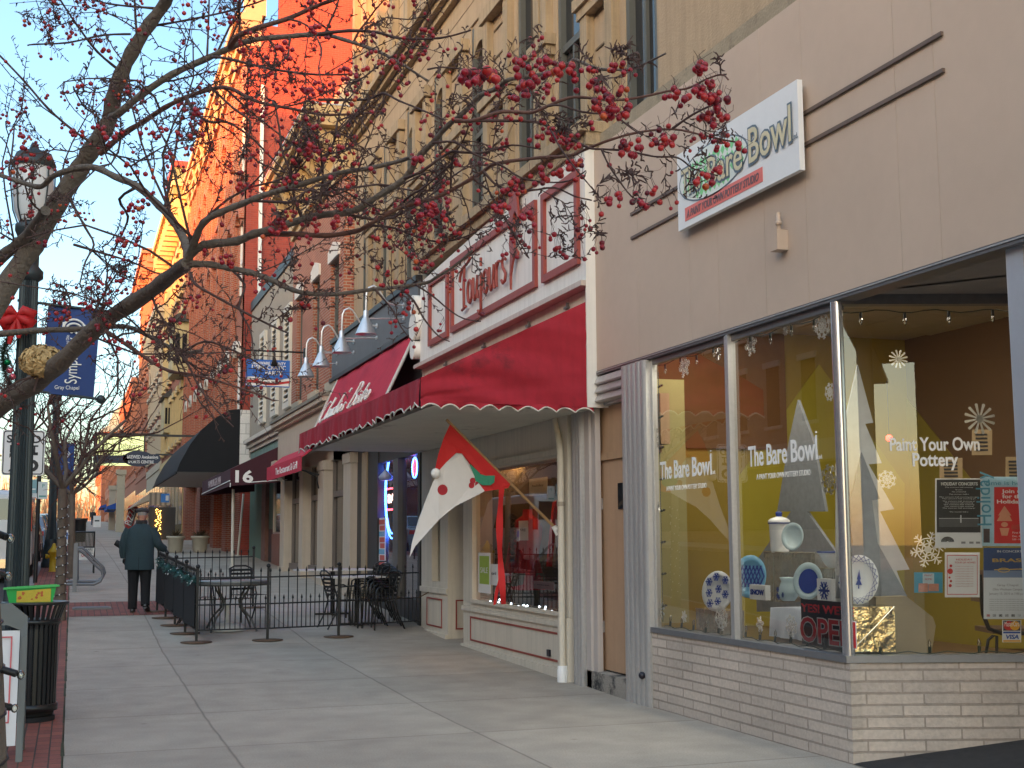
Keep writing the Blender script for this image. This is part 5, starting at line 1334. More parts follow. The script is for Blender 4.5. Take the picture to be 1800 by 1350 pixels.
for i in range(NW + 1):
    c = f0 + st_ * i
    for k_, (dy, pj) in enumerate(((-.42, .10), (-.22, .18), (0.02, .10))): pj = .03 if i == 0 else pj; pl_.box(fx - pj, fx - .001, max(f0, c + dy), max(f0, c + dy) + .19, 4.3, fz - .4)
pl_.build('brick_piers', FB, tb)
for i, (a, c) in enumerate(wy_):
    for z0, z1 in rows:
        w = MB().box(fx + .05, fx + .16, a + .002, a + .12, z0, z1).box(fx + .05, fx + .16, c - .12, c - .002, z0, z1).box(fx + .06, fx + .15, a + .12, c - .12, (z0 + z1) / 2 - .05, (z0 + z1) / 2 + .05).build('window', WHITE, tb)
        MB().box(fx + .13, fx + .14, a + .12, c - .12, z0, z1).build('pane', PANE, w)
        cx = (a + c) / 2
        pts = [(fx - .16, cx - .72 * math.cos(PI * k_ / 8), z1 + .02 + .5 * math.sin(PI * k_ / 8)) for k_ in range(9)] + [(fx - .16, cx + .52 * math.cos(PI * k_ / 8), z1 + .02 + .30 * math.sin(PI * k_ / 8)) for k_ in range(9)]
        MB().prism(pts, (.20, 0, 0)).build('hood', SHW if z0 < 6 else FB, w)
        MB().box(fx - .1, fx + .04, a - .1, c + .1, z0 - .16, z0 - .002).build('sill', CRM if z0 < 6 else FB, w)
b = MB()
for pj, z0, z1 in ((.12, fz, fz + .3), (.25, fz + .303, fz + .6), (.42, fz + .603, fz + .85), (.52, fz + .853, fz + 1.1)): b.box(fx - pj, fx + .4, f0 - pj * .4, f1 + .1, z0, z1)
b.build('cornice', CRM, tb)
for i in range(12):
    y_ = f0 + .4 + i * 1.95
    MB().prism([(fx - .201, y_, fz - .3), (fx - .22, y_, fz), (fx - .40, y_, fz + .6), (fx - .201, y_, fz + .6)], (0, .3, 0)).build('bracket', CRM, tb)
MB().box(fx - .15, fx + .55, f0 - .12, f0 + .6, fz + 1.103, fz + 2.9).box(fx - .3, fx + .7, f0 - .25, f0 + .75, fz + 2.903, fz + 3.2).build('corner_block', CRM, tb)
MB().box(5.69, 5.80, f0 - .16, f0 - .043, 9.3, 17.2).build('downspout', mat('white_downspout', (.72, .70, .66), .5, var=.05), tb)
MB().box(fx - .06, fx + .35, f0 - .1, f0 - .043, 3.2, 5.9).build('painted_quoins', brick('white_blocks', (.70, .68, .64), (.64, .62, .58), (.42, .40, .38), w=.9, h=.34, ms=.012), tb)
# ground floor: brick piers, deep windows
FD = brick('dark_ground_brick', (.27, .075, .045), (.21, .06, .04), (.30, .22, .17), w=.21, h=.07)
for a, c in ((43.3, 44.6), (47.0, 48.2), (51.2, 52.4), (57.0, 58.6), (64.6, 66.0)): MB().box(fx - .05, fx + .5, a, c, .6, 4.2).build('pier', FD, tb)
MB().box(fx + .5, fx + .9, 43.3, 66, .6, 2.2).build('stall_riser', FD, tb)
MB().box(fx + .75, fx + .8, 43.3, 66, 2.2, 4.2).build('shop_glass', mat('mirror_pane', (.03, .035, .04), .03, var=0, spec=1.0), tb)
for y_ in (44.65, 46.0, 48.25, 50.0, 52.5, 54.5, 58.7, 61.5): MB().box(fx + .55, fx + .74, y_, y_ + .16, .9, 4.2).build('window_post', SHW, tb)
for px_, py_ in ((372, 872), (402, 917)):
    c_ = onX(px_, py_, fx + .45); tag(MB().ball(c_, .09, 10, 8).build('wall_lamp', emit('amber_lamp', (1, .28, .03), 3.0)), 'small amber lamp glowing under the ' + ('black' if py_ < 900 else 'maroon') + ' awning', 'lamp')
fa = thing('awning', 'big black dome awning with white lettering and pale underside', 'awning', (4.2, 50, 4.5))
BLKC = mat('black_canvas', (.010, .010, .012), .9, var=.2, scale=3)
prof = [(5.25, 5.95), (4.85, 5.90), (4.4, 5.62), (3.95, 5.2), (3.6, 4.7), (3.3, 4.12), (3.2, 3.82)]
ya, yb = 43.35, 56.0
vs = [(x_, y_, z_) for y_ in (ya, yb) for x_, z_ in prof]; n = len(prof)
MB().add(vs, [(i, i + 1, n + i + 1, n + i) for i in range(n - 1)], True).poly([(x_, ya, z_) for x_, z_ in prof] + [(5.25, ya, 3.82)]).poly([(x_, yb, z_) for x_, z_ in prof] + [(5.25, yb, 3.82)]).build('canvas', BLKC, fa)
MB().box(3.2, 5.25, ya + .05, yb - .05, 3.815, 3.84).build('underside', mat('pale_underside', (.36, .34, .32), .8, var=.15), fa)
MB().box(3.17, 3.22, ya, yb, 3.76, 3.83).build('hem', BLKC, fa)
up = Vector((3.6 - 3.3, 0, 4.7 - 4.05)).normalized()
text('CANDY SHOPPE', VINYL, Vector((3.28, 53.5, 4.02)), .62, fa, up=up, width=6.5, ext=.003)
# ---------------------------------------------------------------- the row farther up the street
def row_block(y0, y1, h, wallm, label, trim, x=5.27, floors=3, bays=5, corn=.7, ground=None, nm='brick_building'):
    g0 = G((y0 + y1) / 2)
    t = thing(nm, label, 'building', (x, (y0 + y1) / 2, g0))
    MB().box(x, x + 16, y0 + .02, y1 - .02, g0 - .8, h).build('wall', wallm, t)
    MB().box(x - .06, x - .002, y0 + .03, y1 - .03, g0 - .5, g0 + 4.0).build('ground_floor', ground or trim, t)
    b = MB(); b.box(x - corn, x + .4, y0 - .25, y1, h + .003, h + .4).box(x - corn * .5, x - .002, y0 + .02, y1 - .02, h - .6, h)
    b.build('cornice', trim, t); MB().box(x - .12, x - .002, y0 + .03, y1 - .03, g0 + 4.0, g0 + 4.5).build('string_course', trim, t)
    for i in range(bays * 2):
        y_ = lerp(y0 + .4, y1 - .4, i / (bays * 2 - 1))
        MB().box(x - corn * .85, x - .003, y_ - .14, y_ + .14, h - 1.0, h - .003).build('bracket', trim, t)
    fh = (h - 1.2 - g0 - 4.6) / floors
    for f in range(floors):
        for i in range(bays):
            c = lerp(y0, y1, (i + .5) / bays); z0 = g0 + 5.1 + f * fh
            w = MB().box(x - .14, x - .004, c - .62, c - .48, z0, z0 + fh * .62).box(x - .14, x - .004, c + .48, c + .62, z0, z0 + fh * .62).box(x - .24, x - .004, c - .72, c + .72, z0 + fh * .62 + .003, z0 + fh * .62 + .34).box(x - .2, x - .004, c - .7, c + .7, z0 - .2, z0 - .003).build('window', trim, t)
            MB().box(x - .03, x - .005, c - .478, c + .478, z0, z0 + fh * .62).build('pane', PANE, w)
    for i in range(bays):
        c = lerp(y0, y1, (i + .5) / bays); d_ = (y1 - y0) / bays
        MB().box(x - .08, x - .062, c - d_ * .4, c + d_ * .4, g0 + .6, g0 + 3.0).build('shop_window', PANE, t)
    return t
ORB = brick('orange_brick', (.36, .10, .05), (.28, .075, .04), (.36, .26, .18), w=.22, h=.075)
YCR = mat('yellow_cornice', (.55, .42, .20), .7, var=.15)
GRNP = mat('olive_cornice', (.20, .22, .10), .7, var=.2)
b1 = row_block(66.1, 84, 19.6, ORB, 'orange brick building past the tall block with a big yellow bracketed cornice', YCR, bays=7, corn=1.0)
# the tall bracketed end of that cornice
b = MB().box(4.35, 5.5, 66.05, 70.4, 19.2, 20.6); b.build('cornice_end', GRNP, b1)
MB().box(4.25, 5.6, 66.0, 70.5, 20.603, 20.95).build('cornice_cap', mat('red_flashing', (.35, .05, .03), .6), b1)
for i in range(3): MB().prism([(5.26, 66.4 + i * 1.4, 17.4), (4.7, 66.4 + i * 1.4, 18.3), (4.4, 66.4 + i * 1.4, 19.19), (5.26, 66.4 + i * 1.4, 19.19)], (0, .5, 0)).build('bracket', YCR, b1)
# cream oriel with dark roof
def oriel(px0, px1, py0, py1, x, label):
    a = onX(px1, py0, x); Y = a.y
    lo = onY(px0, py1, Y); hi = onY(px1, py0, Y)
    t = thing('oriel_window', label, 'bay window', (hi.x, Y, lo.z))
    MB().box(lo.x, hi.x, Y, Y + 3.0, lo.z, hi.z - .3).build('body', mat('oriel_cream', (.46, .38, .20), .7, var=.25, scale=2), t)
    MB().prism([(lo.x - .2, Y - .2, hi.z - .297), (hi.x, Y - .2, hi.z - .297), (hi.x, Y - .2, hi.z + .25), (lo.x + .2, Y - .2, hi.z + .1)], (0, 3.4, 0)).build('roof', CHAR, t)
    for k in range(2):
        w_ = (hi.x - lo.x); MB().box(lo.x + w_ * (.12 + .46 * k), lo.x + w_ * (.42 + .46 * k), Y - .03, Y - .002, lo.z + .5, hi.z - .9).build('pane', PANE, t)
oriel(303, 333, 556, 655, 5.27, 'yellow cream projecting bay window with a dark flat roof, high on the brick row')
oriel(288, 302, 690, 760, 5.27, 'narrow pale projecting bay farther down the row')
row_block(84.1, 100, 16.2, RB, 'lower red brick building in the shaded stretch of the row', MATS['limestone'], bays=6)
b2 = row_block(100.1, 117, 23.4, ORB, 'taller ornate brick building catching the orange sunset', mat('pinkish_stone', (.36, .15, .09), .8, var=.2), bays=6, corn=.9, floors=4)
row_block(117.1, 150, 15.5, mat('painted_peach', (.36, .13, .07), .8, var=.2), 'long brick coloured block glowing orange along its top', mat('pinkish_stone', (.36, .15, .09), .8, var=.2), bays=11)
row_block(150.1, 205, 13.5, ORB, 'orange brick block far up the street', mat('pinkish_stone', (.36, .15, .09), .8, var=.2), bays=14)
row_block(205.1, 300, 14.5, RB, 'red brick block at the far end of the street', mat('pinkish_stone', (.36, .15, .09), .8, var=.2), bays=20)
# church-like turret far off
sp = onY(213, 760, 232); tz = onY(213, 705, 232).z; g0 = G(232)
ch = thing('church_tower', 'distant tower with a pointed grey green spire above the yellow sign', 'tower', (sp.x - 2, 232, g0))
MB().box(sp.x - 3, sp.x + 3, 229, 235, g0 - 1, sp.z - .2).build('tower', ORB, ch)
MB().lathe([(4.2, sp.z - .2), (2.2, sp.z + 1.2), (1.5, sp.z + 3.2), (.3, tz - .5), (.05, tz + .4)], (sp.x, 232, 0), 8).build('spire', mat('verdigris', (.16, .22, .20), .7), ch)
# projecting signs
t = thing('hanging_sign', 'large yellow green projecting sign with dark serif words', 'sign', (2, 60, 5))
a, b_ = onY(170, 765, 60), onY(252, 800, 60); z_lo = onY(200, 818, 60).z
MB().box(a.x, b_.x, 60, 60.25, z_lo, a.z).build('board', emit('sign_lime_backlit', (.72, .76, .33), .16), t)
f = MB()
f.box(a.x - .08, b_.x + .08, 59.95, 60.3, a.z, a.z + .12).box(a.x - .1, a.x, 59.95, 60.3, z_lo - .1, a.z).box(b_.x, b_.x + .06, 59.96, 60.29, z_lo, a.z - .002).box(b_.x + .06, 5.2, 60.05, 60.15, a.z + .0, a.z + .1)
f.build('frame', CHAR, t)
GI = mat('sign_dark_ink', (.05, .07, .05), .6, var=0)
text('Delaware', GI, (a.x + .92, 60, a.z - .62), .46, t, rt=VX_, width=.95, ext=.003)
text('Vision Care', GI, (a.x + .80, 60, a.z - .98), .32, t, rt=VX_, width=1.05, ext=.003)
MB().tube([(a.x + .5 + .25 * math.cos(R(k)), 59.98, a.z - .62 + .25 * math.sin(R(k))) for k in range(0, 361, 20)], .03, 6).build('ring_emblem', GI, t)
t = thing('hanging_sign', 'dark blue oval projecting sign lettered in white, below the yellow sign', 'sign', (3, 56, 5))
a, b_ = onY(168, 803, 56), onY(281, 815, 56); c_ = onY(243, 806, 56)
NAVY = mat('sign_navy', (.03, .04, .075), .5, var=.1)
o = MB(); o.prism([(c_.x + (.62 * math.cos(2 * PI * k / 28)), 56, c_.z + .33 * math.sin(2 * PI * k / 28)) for k in range(28)], (0, .12, 0))
o.prism([(c_.x + .25, 55.99, c_.z - .19), (c_.x + .80, 55.99, c_.z - .19), (c_.x + .9, 55.99, c_.z - .08), (c_.x + .9, 55.99, c_.z + .08), (c_.x + .80, 55.99, c_.z + .19), (c_.x + .25, 55.99, c_.z + .19)], (0, .14, 0))
o.box(a.x, c_.x - .3, 56.0, 56.11, c_.z - .2, c_.z + .12); o.build('board', NAVY, t)
text('BREWED Awakenings', VINYL, (c_.x - .46, 55.98, c_.z + .0), .2, t, rt=VX_, width=1.26, ext=.003, bold=.004)
text('SPORTS CENTRE', VINYL, (c_.x - .42, 55.98, c_.z - .2), .17, t, rt=VX_, width=1.05, ext=.003, bold=.004)
MB().box(c_.x + .7, 5.2, 56.02, 56.1, c_.z + .15, c_.z + .22).build('iron_bar', CHAR, t)
# awnings and small fronts under the far row
t = thing('awning', 'beige and grey striped awning beyond the brick piers', 'awning', (4.5, 70, 3.5))
Y = 66.4; p0 = onY(229, 893, Y); p1 = onY(298, 866, Y); p2 = onY(298, 897, Y); p3 = onY(262, 868, Y)
STR = mat('beige_canvas', (.45, .38, .29), .85, var=.1); STD = mat('grey_stripe', (.20, .17, .14), .85)
MB().prism([p0, p1, p3], (0, 7, 0)).build('side', STR, t)
k = MB(); W_ = p2.x - p3.x
MB().box(p3.x, p2.x, Y - .1, Y - .004, p2.z + .25, p1.z).build('front', STR, t)
for i in range(4): k.box(p3.x + W_ * (i + .1) / 4.2, p3.x + W_ * (i + .55) / 4.2, Y - .11, Y - .101, p2.z + .25, p1.z)
k.build('stripes', STD, t)
t = thing('banner_stand', 'slanting red banner with a grey lettered edge beside the striped awning', 'banner', (4, 74, 2))
Y = 72; q = [onY(x_, y_, Y) for x_, y_ in ((219, 930), (232, 930), (243, 893), (238, 886), (226, 890))]
MB().prism(q, (0, .1, 0)).build('sheet', mat('banner_red', (.42, .03, .03), .7), t)
q = [onY(x_, y_, Y - .3) for x_, y_ in ((225, 925), (231, 925), (242, 897), (235, 896))]
MB().prism(q, (0, .05, 0)).build('edge', GREYF, t)
text('PIZZA', VINYL, onY(229, 925, Y - .35), .5, t, rt=onY(240, 897, Y) - onY(229, 925, Y), up=Vector((-.9, 0, .4)), width=.95, ext=.002)
t = thing('shop_sign', 'small bright blue shop sign at the end of the striped awning', 'sign', (4.6, 63, 3.2))
a, b_ = onY(283, 883, 63), onY(298, 868, 63); MB().box(a.x, b_.x, 63, 63.2, a.z, b_.z).build('board', mat('sign_bright_blue', (.05, .22, .62), .5), t)
MB().box(lerp(a.x, b_.x, .55), lerp(a.x, b_.x, .9), 62.98, 62.999, lerp(a.z, b_.z, .2), lerp(a.z, b_.z, .8)).build('emblem', WHITE, t)
for (px0, px1, py0, py1, Y, lab) in ((188, 206, 883, 896, 100, 'blue awning far up the row, the nearer of two'), (176, 187, 886, 893, 130, 'blue awning far up the row, the smaller and farther one')):
    a, b_ = onY(px0, py1, Y), onY(px1, py0, Y)
    aw_ = thing('awning', lab, 'awning', (b_.x, Y, a.z)); MB().prism([(b_.x, Y, b_.z), (a.x, Y, lerp(a.z, b_.z, .45)), (a.x, Y, a.z), (b_.x, Y, a.z)], (0, 9, 0)).build('canvas', mat('royal_blue_canvas', (.02, .08, .35), .8), aw_)
    MB().tube([(a.x, Y, a.z), (b_.x, Y, a.z)], .05, 5).build('front_bar', CHAR, aw_)
for (px, Y, wd, hh, lab) in ((210, 96, .55, 4.1, 'white column on the far row beside the blue awning'), (196, 108, .5, 3.2, 'grey column on the far row behind the blue awning')):
    p = onY(px, 935, Y); g0 = G(Y)
    t = thing('column', lab, 'column', (p.x, Y, g0)); MB().box(p.x - wd / 2, p.x + wd / 2, Y, Y + .6, g0 - .2, g0 + hh).build('shaft', MATS['limestone'], t); MB().box(p.x - wd * .65, p.x + wd * .65, Y - .08, Y + .7, g0 + hh, g0 + hh + .35).build('capital', MATS['limestone'], t)
# warm light strings in a doorway, red neon beyond the brick pier
p = onX(232, 915, 5.0)
t = thing('light_string', 'golden fairy lights hanging in a dark doorway behind the man', 'string lights', (4.9, 68, 2)); rng = random.Random(4); b = MB(); dk = MB()
Y = 66.2; q0, q1 = onY(273, 895, Y), onY(282, 955, Y)
for i in range(70): b.ball((rng.uniform(q0.x, q1.x), Y + rng.uniform(-.05, .05), lerp(q0.z, q1.z, i / 70)), .022, 5, 4)
dk.box(q0.x - .3, q1.x + .7, Y + .1, Y + .3, q1.z - .2, q0.z + .1)
dk.build('doorway', CHAR, t); b.build('bulbs', emit('golden_bulbs', (1, .50, .10), 1.3), t)
for px, py, lab in ((296, 878, 'red neon blob in the brick shop window, upper'), (315, 905, 'red neon blob in the brick shop window, lower')):
    p = onX(px, py, 5.9); t = thing('neon_sign', lab, 'neon sign', p); MB().lathe([(.16, 0), (.16, .04)], p, 12, (0, 1, 0)).build('disc', MATS['neon_red_disc'], t); MB().tube([p + VZ_ * .16, p + VZ_ * .6], .012).build('cord', BLACK, t)
# the end of the street: bare woods and low buildings
rng = random.Random(21); b = MB()
for i in range(1500):
    x_ = rng.uniform(-75, 6); y_ = rng.uniform(300, 360); h_ = rng.uniform(5, 15) * (1.0 if x_ < -8 else .8); g0 = G(y_) - 1
    dx, dy = rng.uniform(-1.6, 1.6), rng.uniform(-1, 1); w_ = rng.uniform(.05, .22)
    z0 = g0 + rng.uniform(0, h_ * .6)
    b.add([(x_ - w_, y_, z0), (x_ + w_, y_, z0), (x_ + dx, y_ + dy, z0 + h_ * .5)], [(0, 1, 2)])
for i in range(2600):
    x_ = rng.uniform(-75, 6); y_ = rng.uniform(300, 360); z_ = G(y_) + abs(rng.gauss(4, 4)); s_ = rng.uniform(.15, .6); an = rng.uniform(0, PI)
    b.add([(x_ - s_ * math.cos(an), y_, z_ - s_ * math.sin(an) * .6), (x_ + s_ * math.cos(an), y_, z_ + s_ * math.sin(an) * .6), (x_ + s_ * .3, y_, z_ + s_ * .5)], [(0, 1, 2)])
tag(b.build('far_woods', mat('bare_brush', (.24, .15, .08), .9, var=.3, scale=.4)), 'brown bare woods closing the far end of the street', 'woods', kind='stuff')
for x0, x1, y_, h_, lab in ((-40, -22, 285, 9, 'low pale house at the far left end of the street'), (-20, -9, 305, 7, 'low tan house closing the far end of the road')):
    g0 = G(y_); t = thing('house', lab, 'house', ((x0 + x1) / 2, y_, g0))
    MB().box(x0, x1, y_, y_ + 10, g0 - 1, g0 + h_ * .6).build('wall', TB, t)
    MB().prism([(x0 - .5, y_ - .5, g0 + h_ * .6), (x1 + .5, y_ - .5, g0 + h_ * .6), ((x0 + x1) / 2, y_ - .5, g0 + h_)], (0, 11, 0)).build('roof', CHAR, t)
    for k in range(4): MB().box(lerp(x0, x1, .12 + .2 * k), lerp(x0, x1, .22 + .2 * k), y_ - .05, y_ - .002, g0 + 1.2, g0 + 3).build('window', PANE, t)
# ---------------------------------------------------------------- street furniture along the kerb
LAMPG = mat('dark_green_grey_iron', (.035, .048, .055), .45, metal=.3, var=.15, scale=12)
MILK = mat('milky_globe', (.66, .68, .70), .25, var=.04)
BANB = mat('banner_blue', (.022, .055, .20), .75, var=.12, scale=5)
def street_lamp(label):
    t = thing('street_lamp', label, 'street lamp', (0, 0, 0), 'fluted street lamps along the kerb')
    b = MB(); N = 24; prof = [(0.155, .75), (.118, 1.0), (.112, 1.1), (.088, 4.1)]
    vs = []
    for r_, z_ in prof:
        for j in range(N * 2): vs.append((r_ * (1 - .10 * (j % 2)) * math.cos(PI * j / N), r_ * (1 - .10 * (j % 2)) * math.sin(PI * j / N), z_))
    M_ = N * 2
    b.add(vs, [(i * M_ + j, i * M_ + (j + 1) % M_, (i + 1) * M_ + (j + 1) % M_, (i + 1) * M_ + j) for i in range(len(prof) - 1) for j in range(M_)])
    b.build('fluted_shaft', LAMPG, t)
    MB().lathe([(.24, 0), (.24, .12), (.21, .16), (.20, .5), (.16, .62), (.17, .66), (.155, .75)], (0, 0, 0), 20).build('base', LAMPG, t)
    h = MB().lathe([(.09, 4.1), (.13, 4.13), (.13, 4.2), (.085, 4.25), (.085, 4.45), (.15, 4.6), (.15, 4.66), (.11, 4.68)], (0, 0, 0), 20).build('capital', LAMPG, t)
    gl = MB().lathe([(.12, 4.69), (.165, 4.8), (.195, 5.05), (.19, 5.22), (.16, 5.34), (.02, 5.40)], (0, 0, 0), 20).build('lantern', MILK, t)
    MB().lathe([(.205, 5.24), (.215, 5.27), (.17, 5.38), (.05, 5.43), (.03, 5.49), (.0, 5.5)], (0, 0, 0), 16).build('finial', LAMPG, gl)
    c = MB()
    for k in range(8):
        a_ = 2 * PI * k / 8; c.tube([(r_ * math.cos(a_), r_ * math.sin(a_), z_) for r_, z_ in ((.13, 4.68), (.174, 4.8), (.204, 5.05), (.204, 5.24))], .008, 5)
    c.build('lantern_cage', LAMPG, gl)
    return t
LX, LY = -.475, 13.2
l0 = street_lamp('nearest fluted street lamp, with the wreath and large blue banner'); l0.location = (LX, LY, G(LY)); l0.rotation_euler = (0, 0, 0)
dup(l0, (-.5, 36.5, G(36.5)), 'second fluted street lamp up the kerb, beyond the speed sign')
dup(l0, (-.5, 78, G(78)), 'farthest fluted street lamp visible up the kerb')
def banner(px0, px1, py0, py1, Y, lamp_x, label, big):
    a, b_ = onY(px0, py0, Y), onY(px1, py1, Y); W = b_.x - a.x; H = a.z - b_.z
    t = thing('banner', label, 'banner', (a.x, Y, b_.z), 'blue symphony banners on the lamps')
    n = 14; vs = []
    for j in range(n + 1):
        for i in range(7):
            u, v = i / 6, j / n
            vs.append((a.x + W * u - .04 * v * (1 if big else 0), Y + .02 * math.sin(u * 5 + v * 3), a.z - H * v - .05 * u * (1 if big else 0)))
    MB().add(vs, [(j * 7 + i, (j + 1) * 7 + i, (j + 1) * 7 + i + 1, j * 7 + i + 1) for j in range(n) for i in range(6)], True).build('cloth', BANB, t)
    P = lambda u, v: Vector((a.x + W * u - .04 * v * big, Y - .03, a.z - H * v - .05 * u * big))
    r_ = MB(); r_.tube([(lamp_x - .1, Y, a.z + .025), (b_.x + (.16 if big else .0), Y, a.z - .05 * big)], .014, 8).tube([(lamp_x + .05, Y, b_.z + .02), (b_.x + .03, Y, b_.z - .05 * big)], .014, 8).ball((b_.x + .03, Y, b_.z - .05 * big), .045 if big else .02, 10, 8)
    r_.build('arms', LAMPG, t)
    k = MB(); c = (.53, .235)
    for q in range(4):
        rr = .20 - .05 * q; pts = [P(c[0] + rr * math.cos(PI * i / 14), c[1] - rr * .5 * math.sin(PI * i / 14) + .02 * q) for i in range(15)]
        k.tube(pts, .011 * (W / .49), 5)
    k.prism([P(.30, .185), P(.36, .17), P(.34, .25), P(.30, .25)], (0, -.003, 0)).prism([P(.70, .17), P(.76, .185), P(.77, .25), P(.72, .25)], (0, -.003, 0))
    k.build('arch_emblem', VINYL, t)
    text('Symphony', VINYL, P(.66, .86), .34 * W, t, rt=VZ_, up=-VX_, width=H * .52, ext=.001)
    text('The Central Ohio', VINYL, P(.46, .52), .09 * W, t, rt=VZ_, up=-VX_, width=H * .2, ext=.001)
    text('Gray Chapel', VINYL, P(.25, .945), .11 * W, t, rt=VX_, width=W * .46, ext=.001)
    return t
banner(85, 172, 535, 693, LY, LX, 'large dark blue banner on the nearest lamp', 1)
banner(101, 128, 780, 868, 36.5, -.5, 'smaller blue banner on the second lamp', 0)
# wreath garland with bow and baubles on the near lamp
wr = thing('garland', 'dark green garland with red bow and glass balls on the nearest lamp', 'garland', (LX - .2, 13.0, 3.4))
PINE = mat('pine_needles', (.018, .035, .018), .8, var=.4, scale=30)
rng = random.Random(3); b = MB()
path = [onY(x_, y_, 13.05) for x_, y_ in ((25, 575), (12, 600), (4, 625), (8, 650), (18, 680), (22, 700))]
for i in range(900):
    t_ = rng.random() * (len(path) - 1); k_ = int(t_); c = path[k_].lerp(path[min(k_ + 1, len(path) - 1)], t_ - k_)
    d_ = Vector((rng.gauss(0, 1), rng.gauss(0, 1), rng.gauss(0, 1))).normalized(); L_ = rng.uniform(.05, .12)
    s_ = d_.orthogonal().normalized() * .004
    b.add([c - s_, c + s_, c + d_ * L_ + s_ * .3, c + d_ * L_ - s_ * .3], [(0, 1, 2, 3)])
b.build('needles', PINE, wr)
bw_ = MB(); c = onY(30, 555, 12.95)
for sx_ in (-1, 1):
    for lvl in (0, .09):
        bw_.tube([c, c + Vector((sx_ * .06, -.03, .05 - lvl)), c + Vector((sx_ * .13, -.02, .03 - lvl)), c + Vector((sx_ * .10, .03, -.05 - lvl)), c + Vector((0, 0, -.02))], [.02, .05, .06, .045, .02], 8)
bw_.tube([c, c + Vector((-.04, -.02, -.15)), c + Vector((-.06, -.02, -.28))], [.02, .035, .02], 6).tube([c, c + Vector((.03, -.02, -.14)), c + Vector((.02, -.02, -.22))], [.02, .035, .02], 6)
bw_.build('bow', mat('red_ribbon', (.45, .01, .012), .6, var=.2), wr)
for x_, y_, m_ in ((13, 637, mat('green_bauble', (.0, .16, .05), .1, metal=.6)), (17, 651, mat('pink_bauble', (.55, .12, .16), .1, metal=.6)), (22, 662, mat('pink_bauble', (.55, .12, .16), .1, metal=.6)), (8, 585, RED)):
    MB().ball(onY(x_, y_, 12.9), .032, 12, 8).build('bauble', m_, wr)
# speed sign and parking signs
Y = 20.8; a, b_ = onY(8, 755, Y), onY(77, 836, Y); W = .61; H = a.z - b_.z; xr = b_.x; xl = xr - W
t = thing('speed_limit_sign', 'white speed limit 25 sign half hidden by the lamp post', 'road sign', (lerp(xl, xr, .5), Y, G(Y)))
def rrect(x0, x1, z0, z1, r, y): 
    out = []
    for cx, cz, a0 in ((x1 - r, z0 + r, -90), (x1 - r, z1 - r, 0), (x0 + r, z1 - r, 90), (x0 + r, z0 + r, 180)):
        out += [(cx + r * math.cos(R(a0 + k * 30)), y, cz + r * math.sin(R(a0 + k * 30))) for k in range(4)]
    return out
MB().prism(rrect(xl, xr, b_.z, a.z, .05, Y), (0, .01, 0)).build('plate', mat('sign_sheet_white', (.72, .72, .74), .4, var=.04), t)
f = MB(); q1, q2 = rrect(xl + .015, xr - .015, b_.z + .015, a.z - .015, .04, Y - .002), rrect(xl + .03, xr - .03, b_.z + .03, a.z - .03, .03, Y - .002)
f.add(q1 + q2, [(i, (i + 1) % 16, 16 + (i + 1) % 16, 16 + i) for i in range(16)]); f.build('border', INK, t)
for s_, v, sz, w_ in (('SPEED', .72, .16, .80), ('LIMIT', .50, .16, .66), ('25', .09, .42, .70)):
    text(s_, INK, (xl + W * (1 - w_) / 2, Y, b_.z + H * v), sz, t, rt=VX_, width=W * w_, ext=.001, bold=.004)
MB().tube([(lerp(xl, xr, .5), Y + .04, G(Y)), (lerp(xl, xr, .5), Y + .04, a.z)], .03, 8).build('post', CHAR, t)
Y = 30.0; pxx = onY(64.5, 950, Y).x
t = thing('parking_sign', 'pair of white and teal parking plates on a thin black post', 'road sign', (pxx, Y, G(Y)))
MB().tube([(pxx, Y + .05, G(Y)), (pxx, Y + .05, 3.1)], .045, 8).build('post', BLACK, t)
for x0, x1, y0_, y1_, m_ in ((49, 65, 843, 867, 'teal_plate'), (50, 65, 867, 876, 'pale_plate'), (66, 84, 847, 877, 'pale_plate')):
    a, b_ = onY(x0, y1_, Y - .02), onY(x1, y0_, Y - .02)
    pl_ = MB().box(a.x, b_.x, Y - .02, Y + .01, a.z, b_.z).build('plate', mat(m_, (.22, .40, .44) if m_ == 'teal_plate' else (.60, .66, .66), .5, var=.05), t)
    W = b_.x - a.x; H = b_.z - a.z
    if m_ == 'pale_plate':
        text('P', mat('teal_ink2', (.05, .30, .28), .6, var=0), (a.x + W * .4, Y - .02, a.z + H * .66), H * .3, pl_, rt=VX_, ext=.001)
        MB().box(a.x + W * .12, b_.x - W * .12, Y - .024, Y - .0205, a.z + H * .12, a.z + H * .2).build('arrow', RED if x0 == 50 else MATS['teal_ink2'], pl_)
    else: MB().box(a.x + W * .12, b_.x - W * .12, Y - .024, Y - .0205, a.z + H * .25, a.z + H * .35).build('arrow', VINYL, pl_)
Y = 31; a, b_ = onY(112.5, 957, Y), onY(120, 932, Y)
t = thing('access_sign', 'small white and blue upright sign behind the wrapped tree', 'sign', (a.x, Y, G(Y)))
MB().box(a.x, b_.x, Y, Y + .03, a.z, b_.z).build('plate', WHITE, t)
MB().box(lerp(a.x, b_.x, .2), lerp(a.x, b_.x, .9), Y - .005, Y - .001, lerp(a.z, b_.z, .35), lerp(a.z, b_.z, .85)).build('blue_field', mat('sign_bright_blue', (.05, .22, .62), .5), t)
MB().tube([(lerp(a.x, b_.x, .5), Y + .06, G(Y)), (lerp(a.x, b_.x, .5), Y + .06, b_.z)], .03, 8).build('post', BLACK, t)
